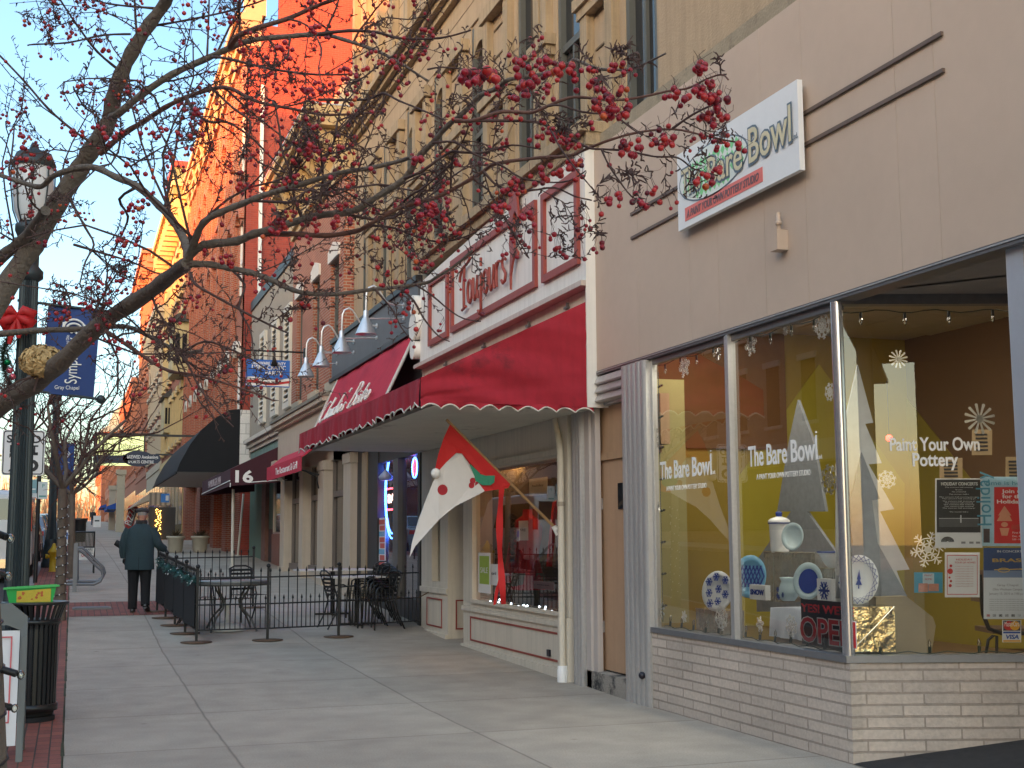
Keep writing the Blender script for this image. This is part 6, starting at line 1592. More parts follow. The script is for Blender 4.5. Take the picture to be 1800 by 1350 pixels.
# hydrant
hx = onY(94, 990, 34.5).x; t = thing('fire_hydrant', 'yellow fire hydrant partly behind the wrapped tree', 'hydrant', (hx, 34.5, G(34.5)))
HY = mat('hydrant_yellow', (.55, .36, .02), .5, var=.1); g0 = G(34.5) - .05
MB().lathe([(.15, 0), (.15, .05), (.1, .06), (.1, .5), (.14, .51), (.14, .55), (.11, .6), (.05, .68), (.03, .75), (.0, .76)], (hx, 34.5, g0), 16).build('barrel', HY, t)
MB().lathe([(.05, -.2), (.06, -.2), (.06, -.14), (.045, -.13), (.045, .13), (.06, .14), (.06, .2), (.04, .2)], (hx, 34.5, g0 + .43), 12, (1, 0, 0)).build('nozzle', HY, t)
# litter bin with the green crate on it
bx, by = -.285, 12.45; t = thing('litter_bin', 'black slatted litter bin with a flared rim', 'litter bin', (bx, by, 0))
BK = mat('black_bin_enamel', (.012, .013, .015), .35, var=.2)
s_ = MB()
for k in range(30):
    a0 = 2 * PI * k / 30; ca, sa = math.cos(a0), math.sin(a0); n_ = Vector((ca, sa, 0)); tt = Vector((-sa, ca, 0))
    pts = [(.205, .12), (.205, .82), (.215, .88), (.25, .98), (.275, 1.04)]
    for (r0, z0), (r1, z1) in zip(pts, pts[1:]):
        w_ = .014; c0 = Vector((bx, by, z0)) + n_ * r0; c1 = Vector((bx, by, z1)) + n_ * r1
        s_.add([c0 - tt * w_, c0 + tt * w_, c1 + tt * w_, c1 - tt * w_, c0 - tt * w_ - n_ * .008, c0 + tt * w_ - n_ * .008, c1 + tt * w_ - n_ * .008, c1 - tt * w_ - n_ * .008], [(0, 1, 2, 3), (7, 6, 5, 4), (0, 3, 7, 4), (1, 5, 6, 2)])
s_.build('slats', BK, t)
MB().lathe([(.218, .86), (.222, .86), (.222, .9), (.218, .9)], (bx, by, 0), 28).build('hoop', BK, t)
MB().lathe([(.268, 1.03), (.288, 1.03), (.29, 1.055), (.27, 1.055)], (bx, by, 0), 32).build('rim', BK, t)
MB().lathe([(.21, .1), (.22, .1), (.22, .16), (.21, .16)], (bx, by, 0), 28).build('hoop', BK, t)
MB().lathe([(.18, .06), (.19, .09), (.19, .84), (.18, .84)], (bx, by, 0), 24).lathe([(.2, .0), (.2, .05), (.06, .06)], (bx, by, 0), 24).build('liner', mat('bin_liner_black', (.006, .006, .007), .8, var=0), t)
t = thing('plastic_crate', 'bright green plastic flyer box with yellow printed side on the litter bin', 'box', (-.33, 12.3, 1.06))
GP_ = mat('green_plastic', (.03, .42, .09), .4, var=.05)
x0, x1 = -.53, -.11; y0_, y1_ = 12.28, 12.55; z0, z1 = 1.05, 1.195
b = MB(); fl = .03
b.add([(x0 + .03, y0_ + .02, z0), (x1 - .03, y0_ + .02, z0), (x1 - .03, y1_, z0), (x0 + .03, y1_, z0), (x0, y0_, z1 - .02), (x1, y0_, z1), (x1, y1_, z1 + .01), (x0, y1_, z1 - .01)], [(3, 2, 1, 0), (0, 1, 5, 4), (1, 2, 6, 5), (2, 3, 7, 6), (3, 0, 4, 7)])
b.prism([(x0 - .02, y0_ - .02, z1 - .024), (x1 + .025, y0_ - .02, z1 - .004), (x1 + .025, y0_ - .02, z1 + .012), (x0 - .02, y0_ - .02, z1 - .006)], (0, .03, 0)).build('box', GP_, t)
Pc = lambda u, v: Vector((lerp(x0 + .09, x1 - .045, u), y0_ + .02 * (1 - v) - .006, lerp(z0 + .008, z1 - .038 + .018 * u, v)))
MB().prism([Pc(0, 0), Pc(1, 0), Pc(1, 1), Pc(0, 1)], (0, -.002, 0)).build('printed_panel', mat('panel_yellow', (.62, .48, .06), .5, var=.15, scale=60), t)
d_ = MB(); rng = random.Random(6)
for i in range(9):
    u, v = rng.uniform(.08, .9), rng.uniform(.2, .8); r_ = rng.uniform(.04, .08)
    d_.prism([Pc(u + r_ * math.cos(2 * PI * k / 9) * rng.uniform(.5, 1), v + 2.4 * r_ * math.sin(2 * PI * k / 9) * rng.uniform(.5, 1)) - VY_ * .003 for k in range(9)], (0, -.001, 0))
d_.build('print', mat('print_orange_red', (.55, .13, .05), .5, var=.3, scale=80), t)
# sandwich board at the left edge
Y = 10.2; t = thing('sandwich_board', 'grey framed sandwich board with a white sheet and red border line', 'sandwich board', (-.65, Y, 0))
GPL = mat('grey_plastic', (.13, .145, .15), .45, var=.08)
xr, xl, zt = -.285, -1.0, 1.14
fr = MB(); ln = .10
o_ = [(xl, Y, 0), (xl, Y + ln, zt - .1), (xl + .1, Y + ln, zt), (xr - .12, Y + ln + .0, zt), (xr, Y + ln, zt - .1), (xr, Y, 0)]
i_ = [(xl + .06, Y, .0), (xl + .06, Y + ln, zt - .2), (xl + .14, Y + ln, zt - .16), (xr - .14, Y + ln, zt - .16), (xr - .045, Y + ln, zt - .2), (xr - .045, Y, .0)]
for i in range(5): fr.prism([o_[i], o_[i + 1], i_[i + 1], i_[i]], (0, .03, 0))
fr.box(xr - .03, xr + .004, Y + .03, Y + .05, .0, .9)
fr.prism([(xr, Y + .12, zt - .1), (xr, Y + .16, zt - .1), (xr, Y + .62, 0), (xr, Y + .58, 0)], (-.04, 0, 0)).prism([(xl, Y + .12, zt - .1), (xl, Y + .16, zt - .1), (xl, Y + .62, 0), (xl, Y + .58, 0)], (.04, 0, 0))
fr.build('frame', GPL, t)
MB().prism([(xl + .06, Y + .012, .12), (xr - .05, Y + .012, .12), (xr - .05, Y + ln + .01, zt - .2), (xl + .06, Y + ln + .01, zt - .2)], (0, .006, 0)).build('sheet', PAPER, t)
rb_ = MB(); z0, z1 = .28, zt - .24
ys = lambda z: Y + .006 + ln * z / (zt)
for (xa, xb, za, zb_) in ((xr - .11, xr - .10, z0, z1), (xl + .12, xr - .10, z1 - .01, z1), (xl + .12, xr - .10, z0, z0 + .01)):
    rb_.prism([(xa, ys(za) - .004, za), (xb, ys(za) - .004, za), (xb, ys(zb_) - .004, zb_), (xa, ys(zb_) - .004, zb_)], (0, .001, 0))
rb_.build('red_line', mat('pink_red_line', (.62, .10, .12), .5, var=0), t)
# bike rack
t = thing('bike_rack', 'grey looped bicycle rack at the kerb edge', 'bike rack', (.1, 27.6, G(27.6)))
GM = mat('galvanised_dull', (.20, .21, .23), .5, metal=.5, var=.15)
for k, Y in ((0, 27.3), (1, 27.75)):
    pts = [onY(x_, y_, Y) for x_, y_ in ((110, 1027), (140, 1027), (165, 1027), (176, 1022), (181, 1012), (179, 1003), (170, 995), (148, 973), (141, 968), (135, 968), (133, 975), (133, 1026))]
    off = Vector((0, 0, 0)) if k == 0 else Vector((.03, 0, .06))
    MB().tube([p + off for p in pts], .03, 8).build('hoop', GM, t)
a = onY(133, 1026, 27.2); MB().box(a.x - .06, a.x + .02, 27.2, 27.26, G(27.2), a.z + .8).build('upright', GM, t)
# A-frame shop sign and bench
Y = 33.5; a, b_ = onY(133, 984, Y), onY(166, 963, Y)
t = thing('sandwich_board', 'white A-frame board for an antique mall beside the bench', 'sandwich board', (lerp(a.x, b_.x, .5), Y, G(Y)))
MB().box(a.x, b_.x, Y, Y + .03, a.z, b_.z).build('sheet', WHITE, t)
f = MB().tube([(a.x, Y, G(Y)), (a.x, Y + .02, b_.z)], .02).tube([(b_.x, Y, G(Y)), (b_.x, Y + .02, b_.z)], .02).tube([(a.x, Y + .5, G(Y)), (a.x, Y + .05, b_.z)], .02).tube([(b_.x, Y + .5, G(Y)), (b_.x, Y + .05, b_.z)], .02); f.build('frame', BLACK, t)
W, H = b_.x - a.x, b_.z - a.z
text('DELAWARE', INK, (a.x + W * .1, Y, a.z + H * .76), .09, t, rt=VX_, width=W * .8, ext=.001); text('ANTIQUE MALL', INK, (a.x + W * .06, Y, a.z + H * .52), .09, t, rt=VX_, width=W * .88, ext=.001); text('OPEN', REDI, (a.x + W * .3, Y, a.z + H * .26), .1, t, rt=VX_, width=W * .4, ext=.001, bold=.003)
Y = 38.5; a, b_ = onY(127, 965, Y), onY(166, 939, Y); g0 = G(Y)
t = thing('bench', 'black slatted steel bench up the pavement', 'bench', (lerp(a.x, b_.x, .5), Y, g0))
s_ = MB(); n = 16
for i in range(n): x_ = lerp(a.x, b_.x, (i + .5) / n); s_.box(x_ - .012, x_ + .012, Y, Y + .02, g0 + .47, g0 + .86)
s_.build('backrest', BK, t)
MB().tube([(a.x, Y, g0 + .88), (b_.x, Y, g0 + .88)], .025).tube([(a.x, Y, g0 + .46), (b_.x, Y, g0 + .46)], .02).build('back_rail', BK, t)
s_ = MB()
for i in range(5): s_.box(a.x, b_.x, Y + .04 + i * .09, Y + .11 + i * .09, g0 + .43, g0 + .455)
s_.build('seat', BK, t)
for x_ in (a.x, b_.x): MB().tube([(x_, Y - .06, g0), (x_, Y, g0 + .45), (x_, Y, g0 + .9)], .025).tube([(x_, Y + .5, g0), (x_, Y + .46, g0 + .45), (x_, Y + .46, g0 + .65), (x_, Y, g0 + .65)], .025).build('leg', BK, t)
Y = 62; p = onY(139, 935, Y); g0 = G(Y)
t = thing('litter_bin', 'dark litter bin by the far lamp', 'litter bin', (p.x, Y, g0)); MB().lathe([(.28, 0), (.3, .1), (.3, .85), (.36, 1.0)], (p.x, Y, g0), 16).build('body', BK, t); MB().lathe([(.37, 1.0), (.37, 1.06), (.3, 1.06)], (p.x, Y, g0), 16).build('rim', LAMPG, t)
Y = 120; p = onY(170, 936, Y); g0 = G(Y); t = thing('sandwich_board', 'small white sandwich board far up the pavement', 'sandwich board', (p.x, Y, g0))
MB().box(p.x - .32, p.x + .32, Y, Y + .05, g0 + .1, g0 + 1.1).build('sheet', WHITE, t); MB().box(p.x - .2, p.x + .2, Y - .01, Y - .001, g0 + .6, g0 + .72).build('print', INK, t)
# vehicles at the kerb -------------------------------------------------
CARGL = mat('car_glass', (.02, .025, .03), .05, var=0, spec=.8); TYRE = mat('tyre_rubber', (.015, .015, .016), .8, var=.2); CHROME = mat('chrome', (.6, .6, .62), .15, metal=1, var=0)
TAIL = mat('tail_red', (.40, .012, .012), .25, var=.1); TAILON = emit('tail_lit', (1, .04, .02), 4.0); PLATE = mat('plate_dark', (.03, .03, .035), .4)
def vehicle(name, label, paint, W, L, prof, roof_in, loc, rear_glass, tail, lit=False, cat='car'):
    """rear faces the camera (-Y); prof = side outline (y, z) closed polygon, widened with tumblehome above the belt"""
    t = thing(name, label, cat, (0, 0, 0), 'vehicles along the kerb')
    b = MB(); n = len(prof)
    def X(z, s): return s * (W / 2 - max(0, z - .95) * roof_in)
    vs = [(X(z, -1), y, z) for y, z in prof] + [(X(z, 1), y, z) for y, z in prof]
    b.add(vs, [(i, i + n, (i + 1) % n + n, (i + 1) % n) for i in range(n)] + [tuple(range(n)), tuple(range(2 * n - 1, n - 1, -1))])
    o = b.build('body', paint, t)
    md = o.modifiers.new('bevel', 'BEVEL'); md.width = .06; md.segments = 3; md.limit_method = 'ANGLE'; md.angle_limit = R(25)
    (yb, zb), (yt, zt) = rear_glass
    nn = Vector((0, -(zt - zb), yt - yb)).normalized() * .012
    w_ = lambda z: W / 2 - max(0, z - .95) * roof_in - .14
    MB().add([Vector((-w_(zb), yb, zb)) + nn, Vector((w_(zb), yb, zb)) + nn, Vector((w_(zt), yt, zt)) + nn, Vector((-w_(zt), yt, zt)) + nn], [(0, 1, 2, 3)]).build('rear_window', CARGL, t)
    for s in (-1, 1):
        for y_ in (L * .2, L * .8):
            wh = MB().lathe([(.0, -.1), (.33, -.1), (.34, -.06), (.34, .1), (.3, .11)], (s * (W / 2 - .09), y_, .34), 20, (s, 0, 0)).build('wheel', TYRE, t)
            MB().lathe([(.2, .10), (.18, .115), (.0, .12)], (s * (W / 2 - .09), y_, .34), 16, (s, 0, 0)).build('rim', CHROME, wh)
        x0, x1, z0, z1 = tail
        MB().box(*(sorted((s * x0, s * x1))), -.02, .06, z0, z1).build('tail_light', TAILON if lit else TAIL, t)
        y0, y1 = prof[-1][0], 0
        MB().add([(s * (w_(zb) + .155), yb + .35, zb + .02), (s * (w_(zb) + .155), L * .62, zb + .02), (s * (w_(zt) + .155), L * .55, zt - .04), (s * (w_(zt) + .155), yt + .3, zt - .04)], [(0, 1, 2, 3)]).build('side_window', CARGL, t)
    MB().box(-W / 2 + .03, W / 2 - .03, -.10, .05, .36, .56).build('bumper', CHROME if cat == 'van' else paint, t)
    MB().box(-.26, .26, -.035, -.012, .66, .80).build('number_plate', PLATE if cat == 'van' else WHITE, t)
    t.location = loc
    return t
VANP = mat('van_white', (.62, .62, .63), .25, var=.04)
vprof = [(0, .4), (0, 1.2), (.06, 2.05), (.3, 2.16), (3.7, 2.16), (4.1, 2.05), (4.7, 1.3), (5.3, 1.1), (5.4, .4)]
vehicle('parked_van', 'white van parked at the kerb, its rear corner by the lamp post', VANP, 2.0, 5.4, vprof, .06, (-1.86, 32.0, G(32.0) - .13), ((0.02, 1.25), (.055, 1.95)), (.86, .985, 1.2, 1.75), cat='van')
cprof = [(0, .42), (-.02, .95), (.55, 1.02), (1.15, 1.42), (2.3, 1.46), (3.1, 1.02), (4.4, .85), (4.5, .42)]
vehicle('parked_car', 'dark maroon car parked just beyond the white van', mat('car_maroon', (.10, .025, .022), .2, var=.05), 1.8, 4.5, cprof, .28, (-1.75, 39.5, G(39.5) - .13), ((.6, 1.05), (1.1, 1.38)), (.55, .85, .75, .9))
vehicle('parked_car', 'pale blue grey car parked second beyond the white van', mat('car_blue_grey', (.18, .24, .32), .2, var=.05), 1.8, 4.5, cprof, .28, (-1.72, 45.5, G(45.5) - .13), ((.6, 1.05), (1.1, 1.38)), (.55, .85, .75, .9))
vehicle('parked_car', 'dark green car parked third beyond the white van', mat('car_green', (.02, .05, .05), .2, var=.05), 1.8, 4.5, cprof, .28, (-1.72, 52, G(52) - .13), ((.6, 1.05), (1.1, 1.38)), (.55, .85, .75, .9))
sprof = [(0, .5), (-.02, 1.1), (.25, 1.75), (.5, 1.82), (2.9, 1.82), (3.5, 1.15), (4.7, 1.0), (4.8, .5)]
vehicle('moving_car', 'dark tall car in the road with its red tail lights glowing', mat('car_black', (.015, .016, .02), .2, var=.05), 1.95, 4.8, sprof, .2, (-2.75, 62, G(62) - .13), ((.03, 1.15), (.24, 1.68)), (.6, .9, .95, 1.25), lit=True)
vehicle('parked_car', 'silver car across the road, far up the street', mat('car_silver', (.35, .36, .38), .2, var=.05), 1.8, 4.5, cprof, .28, (-9.5, 120, G(120) - .13), ((.6, 1.05), (1.1, 1.38)), (.55, .85, .75, .9))
vehicle('parked_car', 'white car parked at our kerb far up the street', VANP, 1.8, 4.5, cprof, .28, (-1.8, 78, G(78) - .13), ((.6, 1.05), (1.1, 1.38)), (.55, .85, .75, .9))
# cars on the far side of the road, seen only as reflections in the shop glass
vehicle('parked_car', 'tan car parked opposite the pottery shop', mat('car_tan', (.32, .25, .17), .2, var=.05), 1.8, 4.5, cprof, .28, (-12.4, 1, -.13), ((.6, 1.05), (1.1, 1.38)), (.55, .85, .75, .9))
# patio fence ------------------------------------------------------------
IRON = mat('wrought_iron', (.018, .018, .02), .5, metal=.3, var=.2); RUST = mat('rusty_plate', (.11, .065, .04), .8, var=.35, scale=15)
def fence(a, b_, label, net=False, foot0=True, foot1=False):
    a = Vector((a.x, a.y, G(a.y))); b_ = Vector((b_.x, b_.y, G(b_.y))); d_ = b_ - a; L = d_.length; u = Vector((d_.x, d_.y, 0)).normalized(); nrm = u.cross(VZ_)
    t = thing('fence_panel', label, 'fence', a, 'iron patio fence panels')
    r_ = MB()
    for z_ in (.17, .52, .90): r_.tube([a + VZ_ * z_, b_ + VZ_ * z_], .011, 6)
    r_.build('rails', IRON, t)
    k = MB(); n = max(3, round(L / .135))
    for i in range(n * 2):
        p = a.lerp(b_, (i + .5) / (n * 2)); top = .97 if i % 2 == 0 else .58
        k.tube([p + VZ_ * .17, p + VZ_ * top], .0075, 5).tube([p + VZ_ * top, p + VZ_ * (top + .018), p + VZ_ * (top + .07)], [.008, .016, .001], 6)
    k.build('pickets', IRON, t)
    for fl, p in ((foot0, a), (foot1, b_)):
        if not fl: continue
        q = MB().box(p.x - .018, p.x + .018, p.y - .018, p.y + .018, p.z, p.z + 1.03).ball(p + VZ_ * 1.06, .032, 8, 6).build('post', IRON, t)
        MB().lathe([(.22, 0), (.22, .012), (.03, .02)], p, 20).build('foot_plate', RUST, q)
    if net:
        m_ = MB(); rng = random.Random(int(L * 100))
        z0, z1 = (.19, .80)
        m_.obox(a.lerp(b_, .5) + VZ_ * ((z0 + z1) / 2) - nrm * .03, u, VZ_, nrm, L / 2 - .03, (z1 - z0) / 2, .004)
        m_.build('fabric_screen', mat('black_screen', (.012, .012, .014), .9, var=.15), t)
    return t
A = gnd(345, 1130); B_ = gnd(470, 1126); C_ = gnd(595, 1120); D_ = gnd(276, 1075)
fence(A, B_, 'street end fence panel from the corner post to the middle post, beside the round table')
fence(B_, C_, 'street end fence panel between the middle post and the stacked chairs')
fence(C_, Vector((5.05, C_.y + .25, 0)), 'fence panel behind which the stacked chairs stand', foot0=True)
for i in range(4):
    fence(A.lerp(D_, i / 4), A.lerp(D_, (i + 1) / 4), 'screened fence panel along the pavement, ' + ('nearest the corner post', 'second from the corner post', 'third from the corner post', 'nearest the walking man')[i], net=True, foot0=i > 0, foot1=i == 3)
E2 = Vector((3.1, D_.y + .3, 0)); fence(D_, E2, 'far end fence panel of the patio, right of the walking man', foot0=False, foot1=True)
gl_ = thing('garland', 'teal tinsel garland with small lights along the screened fence', 'garland', (A.x, A.y, G(A.y) + .8))
TIN = mat('teal_tinsel', (.03, .10, .085), .35, metal=.4, var=.5, scale=50); rng = random.Random(12); b = MB(); lb = MB()
for i in range(2600):
    u = rng.random(); p = A.lerp(D_, u); p = Vector((p.x, p.y, G(p.y) + .84 + .05 * math.sin(u * 40)))
    d_ = Vector((rng.gauss(0, 1), rng.gauss(0, 1), rng.gauss(-.4, 1))).normalized(); L_ = rng.uniform(.05, .12); s_ = d_.orthogonal().normalized() * .005
    b.add([p - s_, p + s_, p + d_ * L_], [(0, 1, 2)])
b.build('tinsel', TIN, gl_)
for i in range(60):
    u = rng.random(); p = A.lerp(D_, u); lb.ball(Vector((p.x + rng.uniform(-.07, .07), p.y, G(p.y) + .84 + rng.uniform(-.1, .1))), .009, 5, 4)
lb.build('lights', mat('pale_bulbs', (.7, .75, .75), .3, var=0), gl_)
# patio tables and chairs
WICK = mat('weathered_iron', (.10, .095, .085), .6, metal=.2, var=.25)
def round_table(x, y, r, label, legs=True, m_=None, top_m=None):
    g0 = G(y); t = thing('patio_table', label, 'table', (x, y, g0))
    MB().lathe([(0, .725), (r, .725), (r + .01, .735), (r, .75), (0, .752)], (x, y, g0), 32).build('top', top_m or mat('mesh_top', (.20, .21, .20), .45, metal=.3, var=.35, scale=60), t)
    MB().lathe([(r - .01, .68), (r + .012, .68), (r + .012, .724), (r - .01, .724)], (x, y, g0), 32).build('apron', WICK, t)
    for k in range(4):
        a_ = PI / 4 + k * PI / 2; q = lambda rr, z: Vector((x + rr * math.cos(a_), y + rr * math.sin(a_), g0 + z))
        MB().tube([q(.34, .72), q(.30, .6), q(.18, .45), q(.20, .34), q(.36, .2), q(.48, 0)], .016, 7).build('leg', WICK, t)
    return t
tx, ty = 2.35, 20.1
round_table(tx, ty, .56, 'round grey mesh patio table with curved iron legs inside the fence corner')
t = thing('parasol_base', 'white dome parasol base under the round table', 'parasol base', (tx - .06, ty, G(ty)))
MB().lathe([(.28, 0), (.28, .04), (.2, .09), (.06, .12), (.03, .14), (.03, .4)], (tx - .06, ty, G(ty)), 24).build('dome', mat('concrete_white', (.5, .48, .45), .8, var=.1), t)
def sq_table(x, y, label, w=.62):
    g0 = G(y); t = thing('patio_table', label, 'table', (x, y, g0))
    MB().box(x - w, x + w, y - .36, y + .36, g0 + .74, g0 + .765).build('top', mat('pale_table_top', (.62, .60, .60), .35, var=.2, scale=40), t)
    MB().tube([(x, y, g0 + .02), (x, y, g0 + .74)], .04, 10).build('column', BK, t)
    MB().box(x - .3, x + .3, y - .04, y + .04, g0, g0 + .03).box(x - .04, x + .04, y - .3, y - .042, g0, g0 + .028).box(x - .04, x + .04, y + .042, y + .3, g0, g0 + .028).build('foot', BK, t)
sq_table(4.35, 20.4, 'pale topped patio table behind the stacked chairs, nearer'); sq_table(4.25, 21.9, 'pale topped patio table farther behind by the bistro windows')
def chair(label, slim=False):
    t = thing('metal_chair', label, 'chair', (0, 0, 0), 'black metal patio chairs')
    for s in (-1, 1):
        MB().tube([(s * .24, -.22, 0), (s * .24, -.20, .40), (s * .24, -.17, .62), (s * .24, -.1, .655), (s * .24, .14, .64), (s * .235, .2, .56)], .013, 7).build('arm_and_leg', BK, t)
        MB().tube([(s * .23, .34, 0), (s * .23, .22, .22), (s * .22, .17, .43), (s * .215, .24, .66), (s * .2, .31, .84)], .013, 7).build('leg', BK, t)
    st = MB()
    for i in range(8): y_ = -.2 + i * .05; st.box(-.22, .22, y_, y_ + .03, .425, .433)
    st.build('seat', BK, t)
    bk = MB().tube([(-.2, .31, .84), (-.1, .325, .885), (.1, .325, .885), (.2, .31, .84)], .013, 7)
    for i in range(6): z_ = .5 + i * .06; bk.box(-.2, .2, .19 + (z_ - .43) * .3, .197 + (z_ - .43) * .3, z_, z_ + .035)
    bk.build('backrest', BK, t)
    return t
c0 = chair('black metal chair at the front of the nested stack by the shop'); yb = 19.35
base = (4.55, 19.75)
c0.location = (base[0], base[1], G(base[1])); c0.rotation_euler = (0, 0, R(-70))
for i in range(1, 5): dup(c0, (base[0] - .02 * i + .0, base[1] + .13 * i, G(base[1]) + .035 * i), ('second', 'third', 'fourth', 'last')[i - 1] + ' black metal chair back in the nested stack', rz=R(-70))
dup(c0, (4.05, 20.0, G(20.0)), 'black metal chair standing left of the nested stack', rz=R(100))
dup(c0, (2.75, 21.2, G(21.2)), 'black metal chair behind the round table', rz=R(20))
dup(c0, (1.95, 20.9, G(20.9)), 'black metal chair tucked beside the screened fence', rz=R(80))
t = thing('cord', 'rusty chain hooked from the cream shop to the stacked chairs', 'chain', (5.2, 19.6, .6))
MB().tube([(5.24, 19.3, .78), (5.1, 19.35, .70), (4.95, 19.45, .68), (4.8, 19.5, .70)], .009, 6).build('chain', RUST, t); MB().ball((4.8, 19.5, .70), .02, 8, 6).build('hook', RUST, t)
# pots by the brick pier
POT = mat('cream_pot', (.45, .40, .31), .6, var=.12)
for px, py, lab in ((308, 977, 'cream planter with dry leaves by the brick pier, the left one'), (351, 977, 'cream planter with dry leaves by the brick pier, the right one')):
    Y = 46.5; p = onY(px, py, Y); g0 = G(Y)
    t = thing('planter', lab, 'planter', (p.x, Y, g0), 'cream planters by the brick pier')
    MB().lathe([(.20, 0), (.24, .05), (.28, .48), (.32, .50), (.32, .57), (.27, .57), (.25, .46)], (p.x, Y, g0), 20).build('pot', POT, t)
    b = MB(); rng = random.Random(px)
    for i in range(120):
        d_ = Vector((rng.gauss(0, 1), rng.gauss(0, 1), abs(rng.gauss(.6, .8)))).normalized(); c = Vector((p.x, Y, g0 + .52)); L_ = rng.uniform(.15, .38); s_ = d_.orthogonal().normalized() * .02
        b.add([c, c + d_ * L_ * .6 + s_, c + d_ * L_, c + d_ * L_ * .6 - s_], [(0, 1, 2, 3)])
    b.build('dry_leaves', mat('dry_leaf', (.10, .07, .04), .9, var=.4, scale=20), t)
for px, Y in ((420, 44.2), (628, 34.5)):
    pass
# leaning pale poles by the brick piers
for px0, py0, px1, py1, Y, lab in ((428, 868, 418, 975, 42.6, 'pale awning pole leaning at the brick pier, the left one'), (634, 868, 408, 900, 36, '')):
    if not lab: continue
    a, b_ = onY(px0, py0, Y), onY(px1, py1, Y); t = thing('awning_pole', lab, 'pole', b_); MB().tube([a, Vector((b_.x, b_.y, G(Y)))], .035, 8).build('shaft', SHW, t); MB().lathe([(.06, 0), (.06, .04)], (b_.x, b_.y, G(Y)), 10).build('foot', SHW, t)
p = onY(410, 860, 35.5); q = onY(408, 1000, 35.5); t = thing('awning_pole', 'pale pole carrying the maroon awning', 'pole', q); MB().tube([p, Vector((q.x, q.y, G(35.5)))], .04, 8).build('shaft', SHW, t); MB().lathe([(.07, 0), (.07, .04)], (q.x, q.y, G(35.5)), 10).build('foot', SHW, t)
# holiday pennant on its pole
t = thing('pennant_flag', 'long red and white holiday pennant with holly leaves on a wooden pole', 'flag', onY(785, 738, 13.25))
YF = 13.25
def FP(px, py, d=0.0): return onY(px, py, YF - d)
MB().tube([onX(978, 930, 5.18), onY(785, 738, YF)], .017, 10).build('pole', mat('pole_wood', (.36, .22, .10), .5, var=.2, scale=20), t)
q = onX(978, 930, 5.16); MB().ball(q, .03, 8, 6, (1, 1.4, 1.2)).tube([q + Vector((-.03, .0, .03)), q + Vector((.02, 0, -.06))], .03, 8).build('bracket', WHITE, t)
REDF = mat('pennant_red', (.50, .012, .012), .75, var=.1, scale=8); WHF = mat('pennant_white', (.62, .58, .55), .8, var=.06, scale=10); CRF = mat('pennant_cream', (.58, .50, .34), .8, var=.06)
def wavy(pts, d, m_, nm, th=.004):
    """outline filled as a gently waving cloth"""
    v2 = [FP(x_, y_, d + .035 * math.sin((x_ + y_) * .045)) for x_, y_ in pts]
    MB().prism(v2, (0, th, 0)).build(nm, m_, t)
wavy([(791, 746), (897, 851), (893, 858), (870, 861), (852, 864), (838, 845), (825, 815), (812, 797), (802, 796), (785, 812), (770, 829), (765, 824), (770, 800), (780, 770)], 0, REDF, 'red_cloth')
wavy([(802, 797), (812, 798), (825, 815), (838, 845), (852, 863), (840, 870), (800, 890), (772, 913), (748, 940), (730, 960), (720, 980), (724, 955), (735, 915), (750, 875), (762, 845), (770, 829), (785, 812)], .003, WHF, 'white_cloth')
wavy([(790, 826), (812, 832), (822, 850), (812, 868), (790, 882), (772, 882), (768, 862), (774, 840)], .008, CRF, 'cream_patch', .002)
wavy([(825, 817), (838, 811), (846, 823), (843, 833), (854, 836), (870, 836), (869, 848), (862, 853), (848, 853), (836, 845), (822, 833)], .012, mat('holly_green', (.02, .20, .11), .7, var=.1), 'holly_leaves', .002)
for x_, y_ in ((831, 845), (840, 851), (829, 853)): MB().prism([FP(x_ + 5 * math.cos(2 * PI * k / 14), y_ + 5.5 * math.sin(2 * PI * k / 14), .02) for k in range(14)], (0, .002, 0)).build('holly_berry', mat('berry_print', (.35, .01, .02), .7), t)
MB().prism([FP(778 + 9 * math.cos(2 * PI * k / 16), 861 + 9.5 * math.sin(2 * PI * k / 16), .016) for k in range(16)], (0, .002, 0)).build('red_dot', MATS['berry_print'], t)
MB().ball(FP(766, 832, .02), .055, 12, 8).build('pompom', mat('pompom_white', (.72, .70, .66), .95, var=.1), t)
rb_ = MB(); n = 24; vs = []
for i in range(n + 1):
    v = i / n; x_ = 882 - 4 * math.sin(v * 4); y_ = 857 + 205 * v; w_ = 5.5
    p = FP(x_, y_, .02 + .03 * math.sin(v * 9)); dx = Vector((w_ / FPX * 13.5, .02 * math.sin(v * 14), 0))
    vs += [p - dx, p + dx]
rb_.add(vs, [(2 * i, 2 * i + 1, 2 * i + 3, 2 * i + 2) for i in range(n)], True)
rb_.add([FP(870, 1040), FP(876, 1020), FP(880, 1022), FP(872, 1062), FP(867, 1064)], [(0, 1, 2, 3, 4)])
rb_.build('ribbon', REDF, t)
